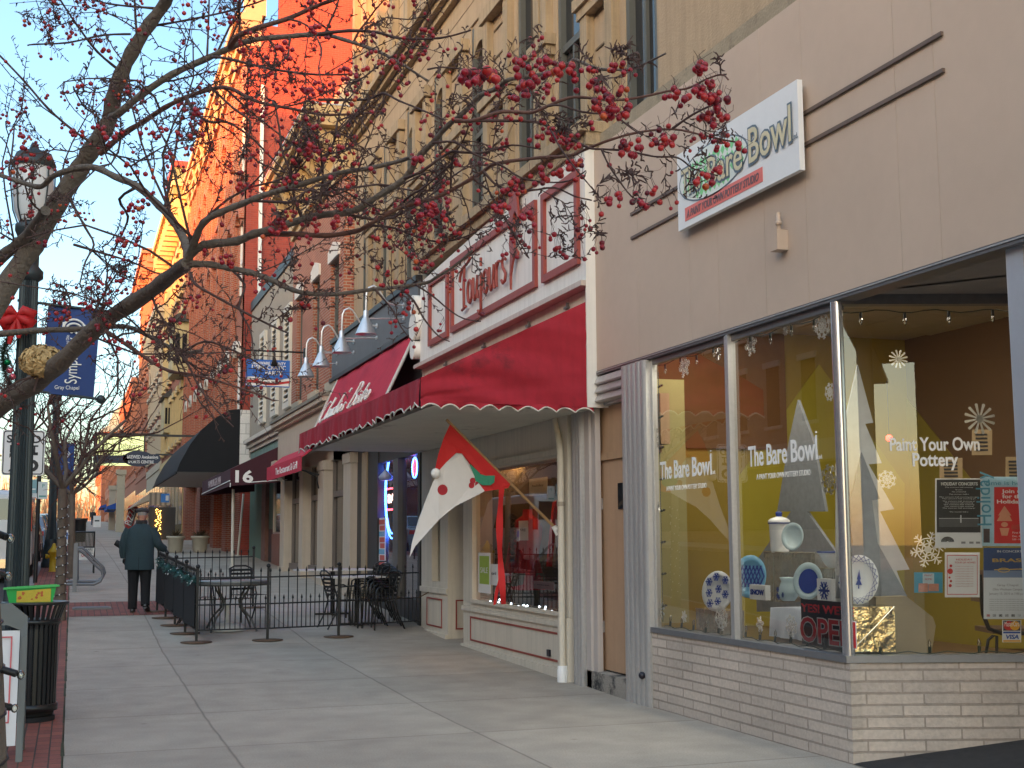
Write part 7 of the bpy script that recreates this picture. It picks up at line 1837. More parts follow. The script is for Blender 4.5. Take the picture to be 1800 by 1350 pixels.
# dress shop window: jacket on a stand, paper signs, lamps and fairy lights
mx, my = 5.27 + .5, onX(928, 1000, 5.27 + .5).y
t = thing('dress_form', 'dress form in a red jacket, black scarf and grey skirt in the shop window', 'dress form', (mx, my, .7))
JR = mat('red_wool', (.38, .015, .025), .9, var=.2, scale=12)
MB().lathe([(.30, .42), (.27, .60), (.20, .80), (.19, .90), (.24, 1.10), (.26, 1.22), (.20, 1.34), (.09, 1.40), (.08, 1.48)], (mx, my, .7 - .2), 20, None, True, .75, 1.0).build('jacket', JR, t)
for s in (-1, 1): MB().tube([(mx, my + s * .22, 1.80), (mx - .05, my + s * .36, 1.55), (mx - .1, my + s * .42, 1.2), (mx - .12, my + s * .40, 1.0)], [.10, .09, .075, .07], 10).build('sleeve', JR, t)
MB().lathe([(.20, 0.0), (.24, .02), (.28, .3), (.26, .44)], (mx, my, .7), 18, None, True, .8, 1.0).build('skirt', mat('grey_tweed', (.12, .105, .08), .95, var=.3, scale=60), t)
sc_ = MB(); rng = random.Random(9)
for i in range(300):
    z_ = 1.30 + .62 * rng.random(); c = Vector((mx - .22, my - .02 + rng.uniform(-.06, .07), z_)); d_ = Vector((rng.gauss(-.3, 1), rng.gauss(0, 1), rng.gauss(0, 1))).normalized() * .06; s_ = d_.orthogonal().normalized() * .012
    sc_.add([c - s_, c + s_, c + d_], [(0, 1, 2)])
sc_.build('scarf', BLACK, t)
def paper(px0, px1, py0, py1, X, label, m_, m2=None, words=None):
    a = onX(px0, py1, X); b_ = onX(px1, py0, X); t = thing('paper_sign', label, 'notice', (X, a.y, a.z))
    MB().box(X, X + .004, b_.y, a.y, a.z, b_.z).build('sheet', m_, t)
    if m2: MB().box(X - .002, X - .0005, lerp(b_.y, a.y, .1), lerp(b_.y, a.y, .9), lerp(a.z, b_.z, .22), lerp(a.z, b_.z, .92)).build('printed_panel', m2, t)
    if words: text(words, VINYL if m2 else INK, (X - .003, lerp(a.y, b_.y, .2), lerp(a.z, b_.z, .5)), (b_.z - a.z) * .2, t, width=(a.y - b_.y) * .6, ext=.0008)
    return t
t = paper(841, 862, 972, 1041, 5.30, 'white and lime green door hanger on the inside of the dress shop glass', WHITE, mat('lime_print', (.32, .45, .05), .6, var=.08), 'SALE')
paper(862, 875, 992, 1028, 5.32, 'small white card beside the lime green hanger', WHITE, None, 'card')
paper(930, 962, 838, 872, 5.75, 'handwritten paper sign high in the dress shop window', mat('dim_paper', (.40, .42, .38), .8), None, 'holiday')
paper(912, 928, 915, 950, 5.36, 'white paper tag at the neck of the red jacket', WHITE, None, 'tag')
paper(938, 974, 1024, 1034, 5.33, 'narrow pinkish strip with letters low in the dress shop window', mat('pink_strip', (.6, .42, .42), .7), None, 'woolen knits')
WARML = emit('warm_spot', (1, .50, .18), 28.0)
for px, py, lab in ((940, 782, 'lit track lamp in the dress shop window, middle one'), (961, 778, 'lit track lamp in the dress shop window, right one'), (916, 811, 'lit track lamp deeper in the dress shop, lower one')):
    c = onX(px, py, 5.8 if py < 800 else 6.1); t = thing('track_lamp', lab, 'lamp', c, 'warm track lamps in the dress shop')
    MB().lathe([(.055, 0), (.055, .02)], c, 14, (-.7, -.5, -.5)).build('bulb', WARML, t); MB().lathe([(.05, -.14), (.06, -.002)], c, 14, (-.7, -.5, -.5)).tube([c + Vector((.07, .05, .06)), Vector((c.x + .07, c.y + .05, 3.29))], .01).build('can', CHAR, t)
fl_ = thing('light_string', 'white fairy lights draped along the top of the dress shop window', 'string lights', (5.4, 15, 2.4)); rng = random.Random(14); b = MB(); wr_ = MB()
pts = []
for i in range(64):
    px = lerp(838, 972, i / 63); c = onX(px, lerp(792, 760, i / 63) + 14 + 12 * math.sin(i * 1.7) + rng.uniform(-4, 6), 5.42); pts.append(c); b.ball(c, .011, 5, 4)
wr_.tube(pts, .003, 4).build('wire', WIRE, fl_); b.build('bulbs', emit('fairy_white', (1, .92, .75), 6.0), fl_)
fl_ = thing('light_string', 'bluish white fairy lights along the floor of the dress shop window', 'string lights', (5.4, 15, .8)); b = MB(); wr_ = MB(); pts = []
for i in range(24):
    c = Vector((5.40 + rng.uniform(0, .2), lerp(17.0, 13.35, i / 23), .725 + rng.uniform(0, .04))); pts.append(c); b.ball(c, .011, 5, 4)
wr_.tube(pts, .003, 4).build('wire', WIRE, fl_); b.build('bulbs', emit('fairy_blue', (.7, .85, 1.0), 3.0), fl_)
rng = random.Random(31)
t = thing('clothes_rail', 'rail of hanging clothes deep in the dress shop window', 'clothes rail', (6.6, 15.5, .7))
MB().tube([(6.6, 17.2, 2.2), (6.6, 13.6, 2.2)], .015).build('rail', CHAR, t)
for i in range(14):
    y_ = 17.0 - i * .24; m_ = (JR, mat('cloth_navy', (.03, .05, .10), .9), mat('cloth_green', (.10, .13, .05), .9), mat('cloth_grey', (.14, .13, .12), .9), mat('cloth_blue', (.10, .20, .32), .9))[rng.randrange(5)]
    MB().prism([(6.45, y_, 2.1), (6.6, y_, 2.18), (6.75, y_, 2.1), (6.85, y_, 1.2 + rng.uniform(-.2, .2)), (6.35, y_, 1.2)], (0, .09, 0)).build('garment', m_, t)
# ---------------------------------------------------------------- the man walking away
def skin_mesh(name, verts, edges, radii, m, parent, root=0, sub=2):
    me = bpy.data.meshes.new(name); me.from_pydata([Vector(v) for v in verts], edges, []); me.update()
    o = bpy.data.objects.new(name, me); COL.objects.link(o)
    sk = o.modifiers.new('skin', 'SKIN'); sk.use_smooth_shade = True
    for i, r_ in enumerate(radii):
        d_ = me.skin_vertices[0].data[i]; d_.radius = r_ if isinstance(r_, tuple) else (r_, r_); d_.use_root = (i == root)
    sb_ = o.modifiers.new('sub', 'SUBSURF'); sb_.levels = sub; sb_.render_levels = sub
    dg = bpy.context.evaluated_depsgraph_get(); dg.update()
    m2 = bpy.data.meshes.new_from_object(o.evaluated_get(dg)); bpy.data.objects.remove(o); bpy.data.meshes.remove(me)
    m2.materials.clear(); m2.materials.append(m); m2.name = name
    for p_ in m2.polygons: p_.use_smooth = True; p_.material_index = 0
    r2 = bpy.data.objects.new(name, m2); COL.objects.link(r2)
    if parent: r2.parent = parent; ORG[r2.name] = Vector()
    return r2
def loft(rings, k=20, cap=True):
    """rings of (centre, rx, ry, tilt-forward offset list) -> one smooth surface"""
    b = MB(); vs = []
    for (c, rx, ry) in rings:
        for j in range(k):
            a_ = 2 * PI * j / k
            vs.append(Vector(c) + Vector((rx * math.cos(a_), ry * math.sin(a_), 0)))
    n = len(rings)
    b.add(vs, [(i * k + j, i * k + (j + 1) % k, (i + 1) * k + (j + 1) % k, (i + 1) * k + j) for i in range(n - 1) for j in range(k)], True)
    if cap: b.add(vs[:k], [tuple(range(k - 1, -1, -1))]); b.add(vs[-k:], [tuple(range(k))])
    return b
SKIN = mat('skin', (.46, .21, .14), .55, var=.08, scale=30)
TWEED = mat('teal_tweed', (.030, .055, .066), .95, var=.3, scale=60, bump=.3, bscale=200)
TROU = mat('black_trousers', (.009, .009, .011), .9, var=.2, scale=10)
GLOVE = mat('black_glove', (.010, .010, .011), .6, var=.2); SHOE = mat('black_shoe', (.012, .010, .009), .35, var=.2)
CAPM = mat('grey_wool_cap', (.075, .075, .080), .95, var=.25, scale=80)
mp = gnd(243, 1077)
man = thing('person', 'person in dark teal coat, grey flat cap and black trousers walking away', 'person', (0, 0, 0))
# body: one continuous skinned figure (the clothes sit over it)
V = [(0, 0, .93), (0, .01, 1.12), (0, .03, 1.32), (0, .06, 1.46), (0, .09, 1.53), (.01, .12, 1.60), (.01, .13, 1.68),
     (-.095, 0, .88), (-.10, .02, .48), (-.095, -.03, .09), (-.10, .10, .04),
     (.10, -.01, .88), (.105, -.02, .49), (.12, -.13, .14), (.15, -.01, .05),
     (-.17, .035, 1.37), (-.275, .015, 1.13), (-.268, .08, .92),
     (.17, .035, 1.37), (.285, .0, 1.15), (.395, .155, 1.06)]
E_ = [(0, 1), (1, 2), (2, 3), (3, 4), (4, 5), (5, 6), (0, 7), (7, 8), (8, 9), (9, 10), (0, 11), (11, 12), (12, 13), (13, 14), (3, 15), (15, 16), (16, 17), (3, 18), (18, 19), (19, 20)]
RR = [(.14, .10), (.12, .09), (.11, .08), (.065, .06), .052, (.075, .09), (.07, .085), .075, .05, .04, .035, .075, .05, .04, .035, .045, .036, .03, .045, .036, .03]
skin_mesh('body', V, E_, RR, SKIN, man)
# head details: ears, nose, hair fringe at the nape
hd = MB(); hc = Vector((.01, .125, 1.63))
hd.ball(hc, .082, 18, 14, (.94, 1.12, 1.32))
for s in (-1, 1): hd.ball(hc + Vector((s * .080, -.012, -.005)), .03, 8, 6, (.4, .75, 1.1))
hd.ball(hc + Vector((.0, .098, -.015)), .018, 8, 6, (.8, 1.2, 1.3)).ball(hc + Vector((0, .085, -.062)), .018, 8, 5, (1.5, .5, .4))
for s in (-1, 1): hd.ball(hc + Vector((s * .032, .084, .018)), .011, 8, 6)
hd.build('head', SKIN, man)
MB().ball(hc + Vector((0, -.010, .035)), .083, 18, 10, (.99, 1.06, .92)).build('grey_hair', mat('grey_hair', (.30, .28, .26), .9, var=.3, scale=120), man)
cp = MB()
cp.add([], [])
k = 22; rings = [(.084, .0), (.108, .012), (.118, .035), (.106, .058), (.066, .074), (.0, .080)]
cc = hc + Vector((0, .002, .050)); vs = []
for r_, h_ in rings:
    for j in range(k):
        a_ = 2 * PI * j / k; vs.append(cc + Vector((r_ * .96 * math.cos(a_), r_ * 1.22 * math.sin(a_) + .012, h_ - .020 * math.sin(a_))))
cp.add(vs, [(i * k + j, i * k + (j + 1) % k, (i + 1) * k + (j + 1) % k, (i + 1) * k + j) for i in range(len(rings) - 1) for j in range(k)], True)
cp.add([cc + Vector((x_, y_, z_)) for x_, y_, z_ in ((-.075, .075, .0), (.075, .075, .0), (.06, .15, -.022), (0, .168, -.028), (-.06, .15, -.022), (-.075, .075, .012), (.075, .075, .012), (.06, .15, -.012), (0, .168, -.018), (-.06, .15, -.012))], [(4, 3, 2, 1, 0), (5, 6, 7, 8, 9), (0, 1, 6, 5), (1, 2, 7, 6), (2, 3, 8, 7), (3, 4, 9, 8), (4, 0, 5, 9)])
cp.build('flat_cap', CAPM, man)
# trousers: two tapering legs joined at the seat
tr = MB()
def leg(pts):
    rs = [.118, .105, .085, .078, .074]
    tr.tube(pts, rs[:len(pts)], 16)
leg([(-.085, 0, .90), (-.097, .012, .70), (-.10, .02, .48), (-.098, -.01, .26), (-.096, -.03, .055)])
leg([(.09, -.005, .90), (.10, -.012, .70), (.106, -.02, .49), (.114, -.075, .28), (.122, -.125, .12)])
tr.ball((0, 0, .88), .15, 16, 10, (1.25, .95, .8))
tr.build('trousers', TROU, man)
for (h, t_, nm) in (((-.095, -.06, .035), (-.10, .16, .03), 0), ((.122, -.16, .115), (.165, .04, .035), 1)):
    h = Vector(h); t_ = Vector(t_); f = MB()
    f.tube([h + Vector((0, -.035, .01)), h, h.lerp(t_, .35), h.lerp(t_, .7), t_], [.02, .042, .044, .046, .02], 12)
    sole = (t_ - h); f.tube([h - Vector((0, .02, .025)), h.lerp(t_, .5) - Vector((0, 0, .022)), t_ - Vector((0, 0, .012))], [.03, .04, .03], 10)
    f.build('shoe', SHOE, man)
# coat: stooped shoulders, straight hem with a back vent, collar
rings = [((.0, -.005, .715), .245, .175), ((0, -.005, .80), .245, .175), ((0, .0, .95), .236, .165), ((0, .0, 1.10), .232, .165), ((0, .005, 1.22), .240, .165), ((0, .02, 1.33), .240, .155), ((0, .035, 1.41), .205, .135), ((.0, .055, 1.465), .135, .105), ((.005, .075, 1.50), .085, .080), ((.005, .085, 1.525), .078, .078)]
ct = loft(rings, 28)
rng = random.Random(4)
for v in ct.v:
    v.y += .010 * math.sin(v.z * 23 + v.x * 14) * (1.5 - v.z) ; v.x += .006 * math.sin(v.z * 31 + v.y * 12)
ct.build('coat', TWEED, man)
for pts, rs in (([(-.175, .035, 1.40), (-.235, .03, 1.28), (-.275, .015, 1.13), (-.282, .03, 1.02), (-.272, .07, .93)], [.092, .088, .078, .068, .060]), ([(.175, .035, 1.40), (.24, .02, 1.28), (.29, -.005, 1.15), (.335, .06, 1.10), (.385, .14, 1.065)], [.092, .088, .080, .070, .062])):
    MB().tube(pts, rs, 16).build('sleeve', TWEED, man)
MB().lathe([(.092, 1.485), (.098, 1.505), (.088, 1.555), (.078, 1.55)], (.005, .082, 0), 20, None, True, 1.0, 1.0).build('collar', mat('dark_brown_collar', (.03, .025, .024), .9, var=.2), man)
MB().box(-.004, .004, -.188, -.165, .715, .93).build('back_vent', mat('tweed_seam', (.012, .022, .027), .95, var=.1), man)
def glove(w, d, out, curl, nm):
    """palm and five bent fingers"""
    w = Vector(w); d = Vector(d).normalized(); out = Vector(out).normalized(); side = d.cross(out).normalized()
    vs = [w, w + d * .045, w + d * .09]; ed = [(0, 1), (1, 2)]; rr = [(.026, .026), (.034, .022), (.036, .018)]
    for i, L_ in enumerate((.062, .070, .066, .052)):
        b0 = len(vs); o_ = side * (.027 - .018 * i)
        p0 = w + d * .088 + o_; d2 = (d + out * curl).normalized(); d3 = (d + out * curl * 2.2).normalized()
        vs += [p0, p0 + d2 * L_ * .5, p0 + d2 * L_ * .5 + d3 * L_ * .5]; ed += [(2, b0), (b0, b0 + 1), (b0 + 1, b0 + 2)]; rr += [.0105, .0095, .0075]
    b0 = len(vs); p0 = w + d * .03 + side * .034
    vs += [p0, p0 + (d + side * .8 + out * .3).normalized() * .035, p0 + (d * 1.2 + side * .6 + out * .5).normalized() * .065]; ed += [(1, b0), (b0, b0 + 1), (b0 + 1, b0 + 2)]; rr += [.013, .0115, .009]
    skin_mesh('glove', vs, ed, rr, GLOVE, man, 0, 1)
glove((.405, .165, 1.055), (.35, .35, -.85), (-.6, .3, -.2), .45, 'glove')
glove((-.268, .085, .91), (.05, .15, -1), (.8, .2, 0), .4, 'glove')
man.location = (mp.x, mp.y, G(mp.y) + .008); man.rotation_euler = (0, 0, R(-8))
# folded paper / dark parcel under the left arm
MB().tube([(-.42, .10, 1.18), (-.33, .10, 1.13), (-.26, .08, 1.12)], [.05, .06, .04], 10).build('dark_bundle', GLOVE, man)
# people far up the pavement
p = onY(163, 918, 150); g0 = G(150)
fp_ = thing('person', 'distant person in dark clothes far up the pavement', 'person', (p.x, 150, g0))
fb = MB(); fb.tube([Vector((p.x - .1, 150, g0)), Vector((p.x - .09, 150, g0 + .85))], [.07, .1], 8).tube([Vector((p.x + .12, 149.8, g0)), Vector((p.x + .09, 150, g0 + .85))], [.07, .1], 8)
fb.build('trousers', mat('far_denim', (.06, .08, .12), .9), fp_)
MB().lathe([(.2, .75), (.22, 1.0), (.24, 1.3), (.2, 1.42), (.07, 1.47)], (p.x, 150, g0), 12, None, True, 1, .65).tube([(p.x - .24, 150, g0 + 1.38), (p.x - .29, 150, g0 + 1.1), (p.x - .27, 150.1, g0 + .85)], [.07, .06, .05], 8).tube([(p.x + .24, 150, g0 + 1.38), (p.x + .29, 150, g0 + 1.1), (p.x + .27, 150.1, g0 + .85)], [.07, .06, .05], 8).build('coat', mat('far_coat', (.025, .025, .03), .9), fp_)
MB().ball((p.x, 150, g0 + 1.6), .11, 10, 8, (.9, 1, 1.2)).build('head', SKIN, fp_)
# ---------------------------------------------------------------- the crab apple tree overhead
BARK = mat('crabapple_bark', (.15, .115, .09), .85, var=.3, scale=9, bump=.5, bscale=70)
BARKR = mat('reddish_bark', (.15, .065, .045), .75, var=.3, scale=20, bump=.3, bscale=120)
TWG = mat('twig_bark', (.085, .045, .038), .85, var=.35, scale=40)
BER = [mat('berry_crimson', (.32, .010, .022), .32, var=.25, scale=40), mat('berry_red', (.45, .022, .020), .32, var=.25, scale=40), mat('berry_orange', (.52, .085, .018), .35, var=.25, scale=40), mat('berry_dark', (.13, .006, .014), .45, var=.3, scale=40)]
STEMM = mat('berry_stem', (.11, .05, .035), .8, var=.2)
def proj(P):
    v = Vector(P) - EYEV; c = _r * v.x + _d * v.y + _u * v.z
    return (CXP + FPX * c.x / c.z, CYP + FPX * c.y / c.z, c.z)
tree = thing('crabapple_tree', 'leafless crab apple tree at the left with limbs full of red berries across the view', 'tree', (-.36, 5.0, 0))
# trunk wound with a string of lights
tk = [(-.345, 5.0, -.05), (-.345, 5.0, .25), (-.352, 5.0, .8), (-.37, 4.98, 1.3), (-.40, 4.92, 1.7), (-.44, 4.85, 2.0)]
MB().tube(tk, [.25, .20, .165, .145, .14, .135], 18).build('trunk', BARK, tree)
ls = thing('light_string', 'black bulb string wound round the near tree trunk', 'string lights', (-.35, 5, .5))
hp = []; 
for i in range(180):
    f = i / 179; z_ = .2 + 1.75 * f; k_ = 0
    while k_ < len(tk) - 2 and tk[k_ + 1][2] < z_: k_ += 1
    t_ = (z_ - tk[k_][2]) / (tk[k_ + 1][2] - tk[k_][2]); c = Vector(tk[k_]).lerp(Vector(tk[k_ + 1]), t_); r_ = lerp([.25, .20, .165, .145, .14, .135][k_], [.25, .20, .165, .145, .14, .135][k_ + 1], t_) + .004
    a_ = f * 2 * PI * 11; hp.append(c + Vector((r_ * math.cos(a_), r_ * math.sin(a_), 0)))
MB().tube(hp, .005, 5).build('wire', BLACK, ls)
for i in range(6, 180, 7):
    p_ = hp[i]; o_ = (p_ - Vector((-.36, 5, p_.z))).normalized(); MB().tube([p_, p_ + o_ * .05 - VZ_ * .015], .013, 8).build('socket', BLACK, ls); MB().ball(p_ + o_ * .066 - VZ_ * .02, .014, 8, 6, (1, 1, 1.2)).build('bulb', BULB, ls)
# limbs traced across the picture: (distance at start, at end, width at start, at end in photo pixels, points)
BR = [
 (4.5, 3.7, 46, 20, [(-60, 640), (0, 522), (58, 431), (100, 358), (141, 295), (164, 257), (191, 214), (201, 164), (222, 111), (252, 58), (285, 13), (302, -14), (330, -60)]),
 (4.6, 4.1, 26, 20, [(-50, 510), (0, 454), (38, 424), (62, 395), (80, 370)]),
 (4.0, 3.0, 17, 5, [(196, 206), (209, 199), (252, 164), (302, 131), (363, 103), (408, 83), (445, 70), (506, 64), (561, 60), (589, 65), (639, 81), (672, 94), (705, 112), (752, 142)]),
 (3.35, 3.0, 11, 6, [(405, 82), (418, 64), (450, 50), (506, 33), (551, 13), (591, -2), (640, -18)]),
 (3.05, 2.6, 7, 3, [(561, 60), (614, 54), (664, 57), (702, 67), (773, 67), (828, 53)]),
 (4.0, 2.9, 13, 4, [(176, 270), (219, 234), (252, 214), (290, 189), (327, 171), (373, 156), (403, 155), (430, 168), (460, 181), (513, 191), (561, 201), (614, 201), (672, 196)]),
 (3.5, 2.8, 6, 3, [(373, 100), (400, 103), (475, 121), (556, 131), (621, 130)]),
 (4.6, 3.0, 44, 30, [(-40, 760), (0, 712), (60, 675), (101, 642), (176, 571), (252, 521), (300, 485), (330, 462)]),
 (3.0, 3.9, 19, 8, [(330, 462), (325, 424), (302, 386), (279, 361), (242, 328), (201, 310), (166, 294), (126, 298), (93, 310), (73, 328), (45, 323), (0, 308), (-40, 300)]),
 (3.0, 2.4, 17, 8, [(332, 455), (343, 421), (358, 391), (388, 373), (426, 358), (464, 343), (516, 328), (562, 314), (602, 303), (652, 295), (703, 283), (722, 276)]),
 (3.0, 1.75, 19, 4, [(332, 450), (358, 431), (416, 424), (446, 411), (476, 404), (514, 391), (564, 378), (620, 371), (661, 347), (711, 314), (736, 276), (761, 251), (787, 221), (812, 201), (844, 168), (875, 155), (895, 140), (955, 130), (1000, 112), (1010, 105), (1040, 117), (1062, 122), (1100, 122), (1125, 115), (1150, 104), (1170, 94)]),
 (2.85, 1.95, 11, 3, [(446, 411), (496, 411), (527, 412), (577, 414), (627, 406), (647, 396), (698, 367), (761, 349), (812, 324), (850, 301), (875, 287), (950, 277), (1000, 274), (1035, 260), (1075, 245), (1125, 232), (1182, 227), (1225, 235), (1262, 244), (1295, 250)]),
 (2.0, 1.9, 5, 2.5, [(1182, 226), (1212, 205), (1240, 190), (1260, 185), (1276, 197)]),
 (2.2, 1.8, 8, 3, [(800, 211), (826, 213), (852, 206), (885, 196), (933, 198), (955, 190), (1000, 172), (1035, 172), (1080, 176), (1125, 171), (1175, 160), (1210, 155), (1240, 140), (1268, 131), (1280, 140)]),
 (2.05, 1.95, 4.5, 2.5, [(962, 187), (985, 185), (1025, 197), (1075, 202), (1090, 210), (1112, 227), (1130, 238)]),
 (2.3, 1.95, 6, 2.5, [(800, 214), (850, 212), (940, 214), (967, 225), (1005, 245), (1035, 260), (1057, 262), (1100, 265), (1150, 275), (1185, 276), (1200, 282), (1220, 297), (1262, 309)]),
 (2.8, 2.3, 5, 3, [(560, 175), (643, 175), (673, 164), (701, 177), (736, 191), (782, 211)]),
 (3.0, 2.5, 15, 5, [(335, 464), (370, 465), (401, 471), (441, 479), (476, 492), (501, 504), (522, 512), (552, 517), (602, 516), (653, 509), (703, 504), (750, 497), (766, 488), (797, 469), (830, 440)]),
 (4.3, 3.3, 15, 6, [(-20, 590), (0, 587), (63, 581), (126, 579), (176, 576), (222, 574), (252, 586), (290, 606), (322, 619), (352, 616)]),
 (3.6, 2.9, 8, 3, [(186, 582), (227, 609), (264, 634), (297, 652), (340, 659), (390, 672), (450, 692), (482, 705)]),
 (3.0, 2.7, 6, 3, [(335, 480), (344, 500), (392, 528), (440, 554), (480, 574), (505, 585)]),
 (4.1, 3.9, 5, 2.5, [(206, 121), (171, 91), (138, 48), (106, 0), (90, -30)]),
 (4.1, 4.2, 5, 3, [(160, 250), (126, 227), (83, 189), (43, 143), (0, 98), (-20, 80)]),
 (3.9, 3.9, 5, 3.5, [(241, 66), (238, 30), (236, -15)]),
 (3.4, 3.4, 4, 3, [(364, 98), (366, 50), (368, -15)]),
 (4.0, 3.9, 5, 2.5, [(275, 15), (240, 12), (200, 8), (160, 0)]),
 (3.9, 3.6, 4.5, 2.5, [(272, 45), (330, 35), (400, 20), (450, 5), (490, -10)]),
 (4.0, 4.0, 4, 2.5, [(230, 60), (180, 62), (120, 75), (60, 78), (48, 80)]),
 (2.5, 2.2, 6, 3, [(711, 314), (740, 302), (790, 268), (812, 268), (850, 268), (900, 255), (950, 262)]),
 (2.4, 2.1, 5, 2.5, [(761, 251), (800, 250), (832, 270), (880, 290), (915, 312), (960, 320), (1000, 318), (1030, 300)]),
 (2.3, 2.1, 5, 2.5, [(850, 301), (880, 330), (930, 335), (975, 330), (1010, 345), (1040, 352)]),
 (2.0, 1.9, 4, 2, [(1057, 262), (1070, 290), (1090, 320), (1110, 345), (1135, 358), (1150, 362)]),
 (2.1, 1.9, 4, 2, [(967, 225), (985, 260), (1015, 300), (1040, 330), (1056, 350)]),
 (2.7, 2.4, 5, 2.5, [(647, 396), (690, 400), (730, 415), (770, 425), (805, 420), (838, 408)]),
 (2.6, 2.3, 5, 2.5, [(698, 367), (720, 345), (745, 330), (780, 300), (800, 280)]),
 (2.5, 2.4, 5, 2, [(703, 504), (728, 530), (745, 560), (770, 590), (790, 600)]),
 (2.6, 2.5, 4, 2, [(660, 510), (690, 545), (705, 575), (725, 600)]),
 (2.55, 2.4, 4, 2, [(730, 500), (760, 520), (790, 545), (815, 560), (845, 565)]),
 (3.2, 3.0, 5, 2.5, [(300, 605), (330, 640), (350, 680), (380, 720), (410, 750)]),
 (3.2, 3.0, 5, 2.5, [(322, 619), (360, 600), (400, 612), (440, 630), (470, 650)]),
 (3.0, 2.8, 5, 2.5, [(402, 470), (430, 500), (420, 540), (440, 580), (445, 620)]),
 (3.4, 3.6, 6, 3, [(242, 328), (210, 350), (225, 380), (215, 410), (200, 440)]),
 (3.7, 3.6, 5, 2.5, [(120, 345), (150, 400), (165, 430), (150, 460), (140, 500)]),
 (3.7, 3.4, 5, 2.5, [(130, 430), (180, 445), (230, 460), (270, 478), (310, 490)]),
 (1.45, 1.35, 3.5, 2, [(752, 122), (775, 118), (800, 120), (830, 122), (862, 118)]),
 (3.4, 3.1, 6, 3, [(327, 171), (345, 200), (372, 215), (400, 215), (440, 240), (470, 270), (500, 300)]),
 (3.3, 3.0, 5, 2.5, [(373, 156), (410, 190), (440, 215), (432, 250), (420, 290)]),
 (3.0, 2.8, 4, 2, [(506, 33), (540, 45), (565, 85), (560, 120), (570, 160)]),
]
rng = random.Random(77)
SEG = []        # (point, tangent, radius px-free) where twigs may sprout
def smooth(pts, n=4):
    out = []
    for i in range(len(pts) - 1):
        p0 = pts[max(i - 1, 0)]; p1 = pts[i]; p2 = pts[i + 1]; p3 = pts[min(i + 2, len(pts) - 1)]
        for j in range(n):
            t = j / n; out.append(.5 * ((2 * p1) + (p2 - p0) * t + (2 * p0 - 5 * p1 + 4 * p2 - p3) * t * t + (3 * p1 - p0 - 3 * p2 + p3) * t ** 3))
    out.append(pts[-1]); return out
nodes = []
for Y0, Y1, w0, w1, pp in BR:
    n = len(pp); pts = [onY(x_, y_, lerp(Y0, Y1, (i / (n - 1)))) for i, (x_, y_) in enumerate(pp)]
    pts = smooth(pts, 3); m_ = len(pts)
    kw = .80 if w0 > 12 else .95
    rad = [kw * lerp(w0, w1, i / (m_ - 1)) * .5 / FPX * (p_ - EYEV).length * (1 + .10 * math.sin(i * 2.3)) for i, p_ in enumerate(pts)]
    MB().tube(pts, rad, 10 if w0 > 12 else 7).build('branch', BARK if w0 > 13 and Y0 > 2.95 else (BARKR if w0 > 7 else TWG), tree)
    for i in range(m_ - 1): nodes.append((pts[i], (pts[i + 1] - pts[i]).normalized(), rad[i], (pts[i + 1] - pts[i]).length))
def ok(P):
    if P.y < 1.15: return False
    x_, y_, z_ = proj(P)
    if x_ > 1292: return False
    if x_ > 1060 and y_ > 365 or x_ > 860 and y_ > 455 or x_ > 640 and y_ > 620 or x_ > 500 and y_ > 705 or y_ > 780: return False
    if x_ > 780 and y_ < 40 or x_ > 1180 and y_ < 95: return False
    return True
tw = MB(); berries = []; ends = []
def spur(p, d):
    s_ = (d.cross(Vector((rng.gauss(0, 1), rng.gauss(0, 1), rng.gauss(0, 1)))).normalized() + d * .5).normalized()
    L_ = rng.uniform(.004, .014); e = p + s_ * L_
    tw.tube([p, p + s_ * L_ * .6 + d * .002, e], [.0016, .0014, .0018], 3, True, False)
    if rng.random() < .5: tw.tube([e, e + (s_ + d * rng.uniform(-1, 1)).normalized() * .008], [.0014, .0008], 3, True, False)
    return e
def hang(p, n):
    for _ in range(n):
        L_ = rng.uniform(.018, .042); sp_ = Vector((rng.gauss(0, .35), rng.gauss(0, .35), -1)).normalized()
        q = p + sp_ * L_; r_ = rng.choice((.0038, .0044, .0050, .0054, .0058))
        if not ok(q): continue
        st_mid = p + sp_ * L_ * .5 + Vector((rng.gauss(0, .004), rng.gauss(0, .004), .003))
        tw.tube([p, st_mid, q], .0005, 3, False, False)
        berries.append((q - VZ_ * r_ * .8, r_))
def twig(p, d, L, r, lvl, bprob):
    n = 5; pts = [p]; dd = d.copy()
    for i in range(n):
        dd = (dd + Vector((rng.gauss(0, .22), rng.gauss(0, .22), rng.gauss(.03, .20)))).normalized()
        pts.append(pts[-1] + dd * (L / n))
        if not ok(pts[-1]): pts.pop(); break
    if len(pts) < 3: return
    tw.tube(pts, [lerp(r, r * .5, i / (len(pts) - 1)) for i in range(len(pts))], 5 if lvl == 0 else 4)
    for i in range(1, len(pts)):
        for _ in range(2 if lvl else 3):
            q = pts[i - 1].lerp(pts[i], rng.random()); e = spur(q, (pts[i] - pts[i - 1]).normalized())
            if rng.random() < bprob: hang(e, rng.choice((1, 1, 2, 2, 3)))
        if lvl < 2 and rng.random() < (.75 if lvl == 0 else .35):
            s_ = (dd.cross(Vector((rng.gauss(0, 1), rng.gauss(0, 1), rng.gauss(0, 1)))).normalized() + dd * .8).normalized()
            twig(pts[i], s_, L * rng.uniform(.35, .65), r * .6, lvl + 1, bprob)
    if rng.random() < bprob * 2.2: hang(pts[-1], rng.choice((1, 2, 3, 4)))
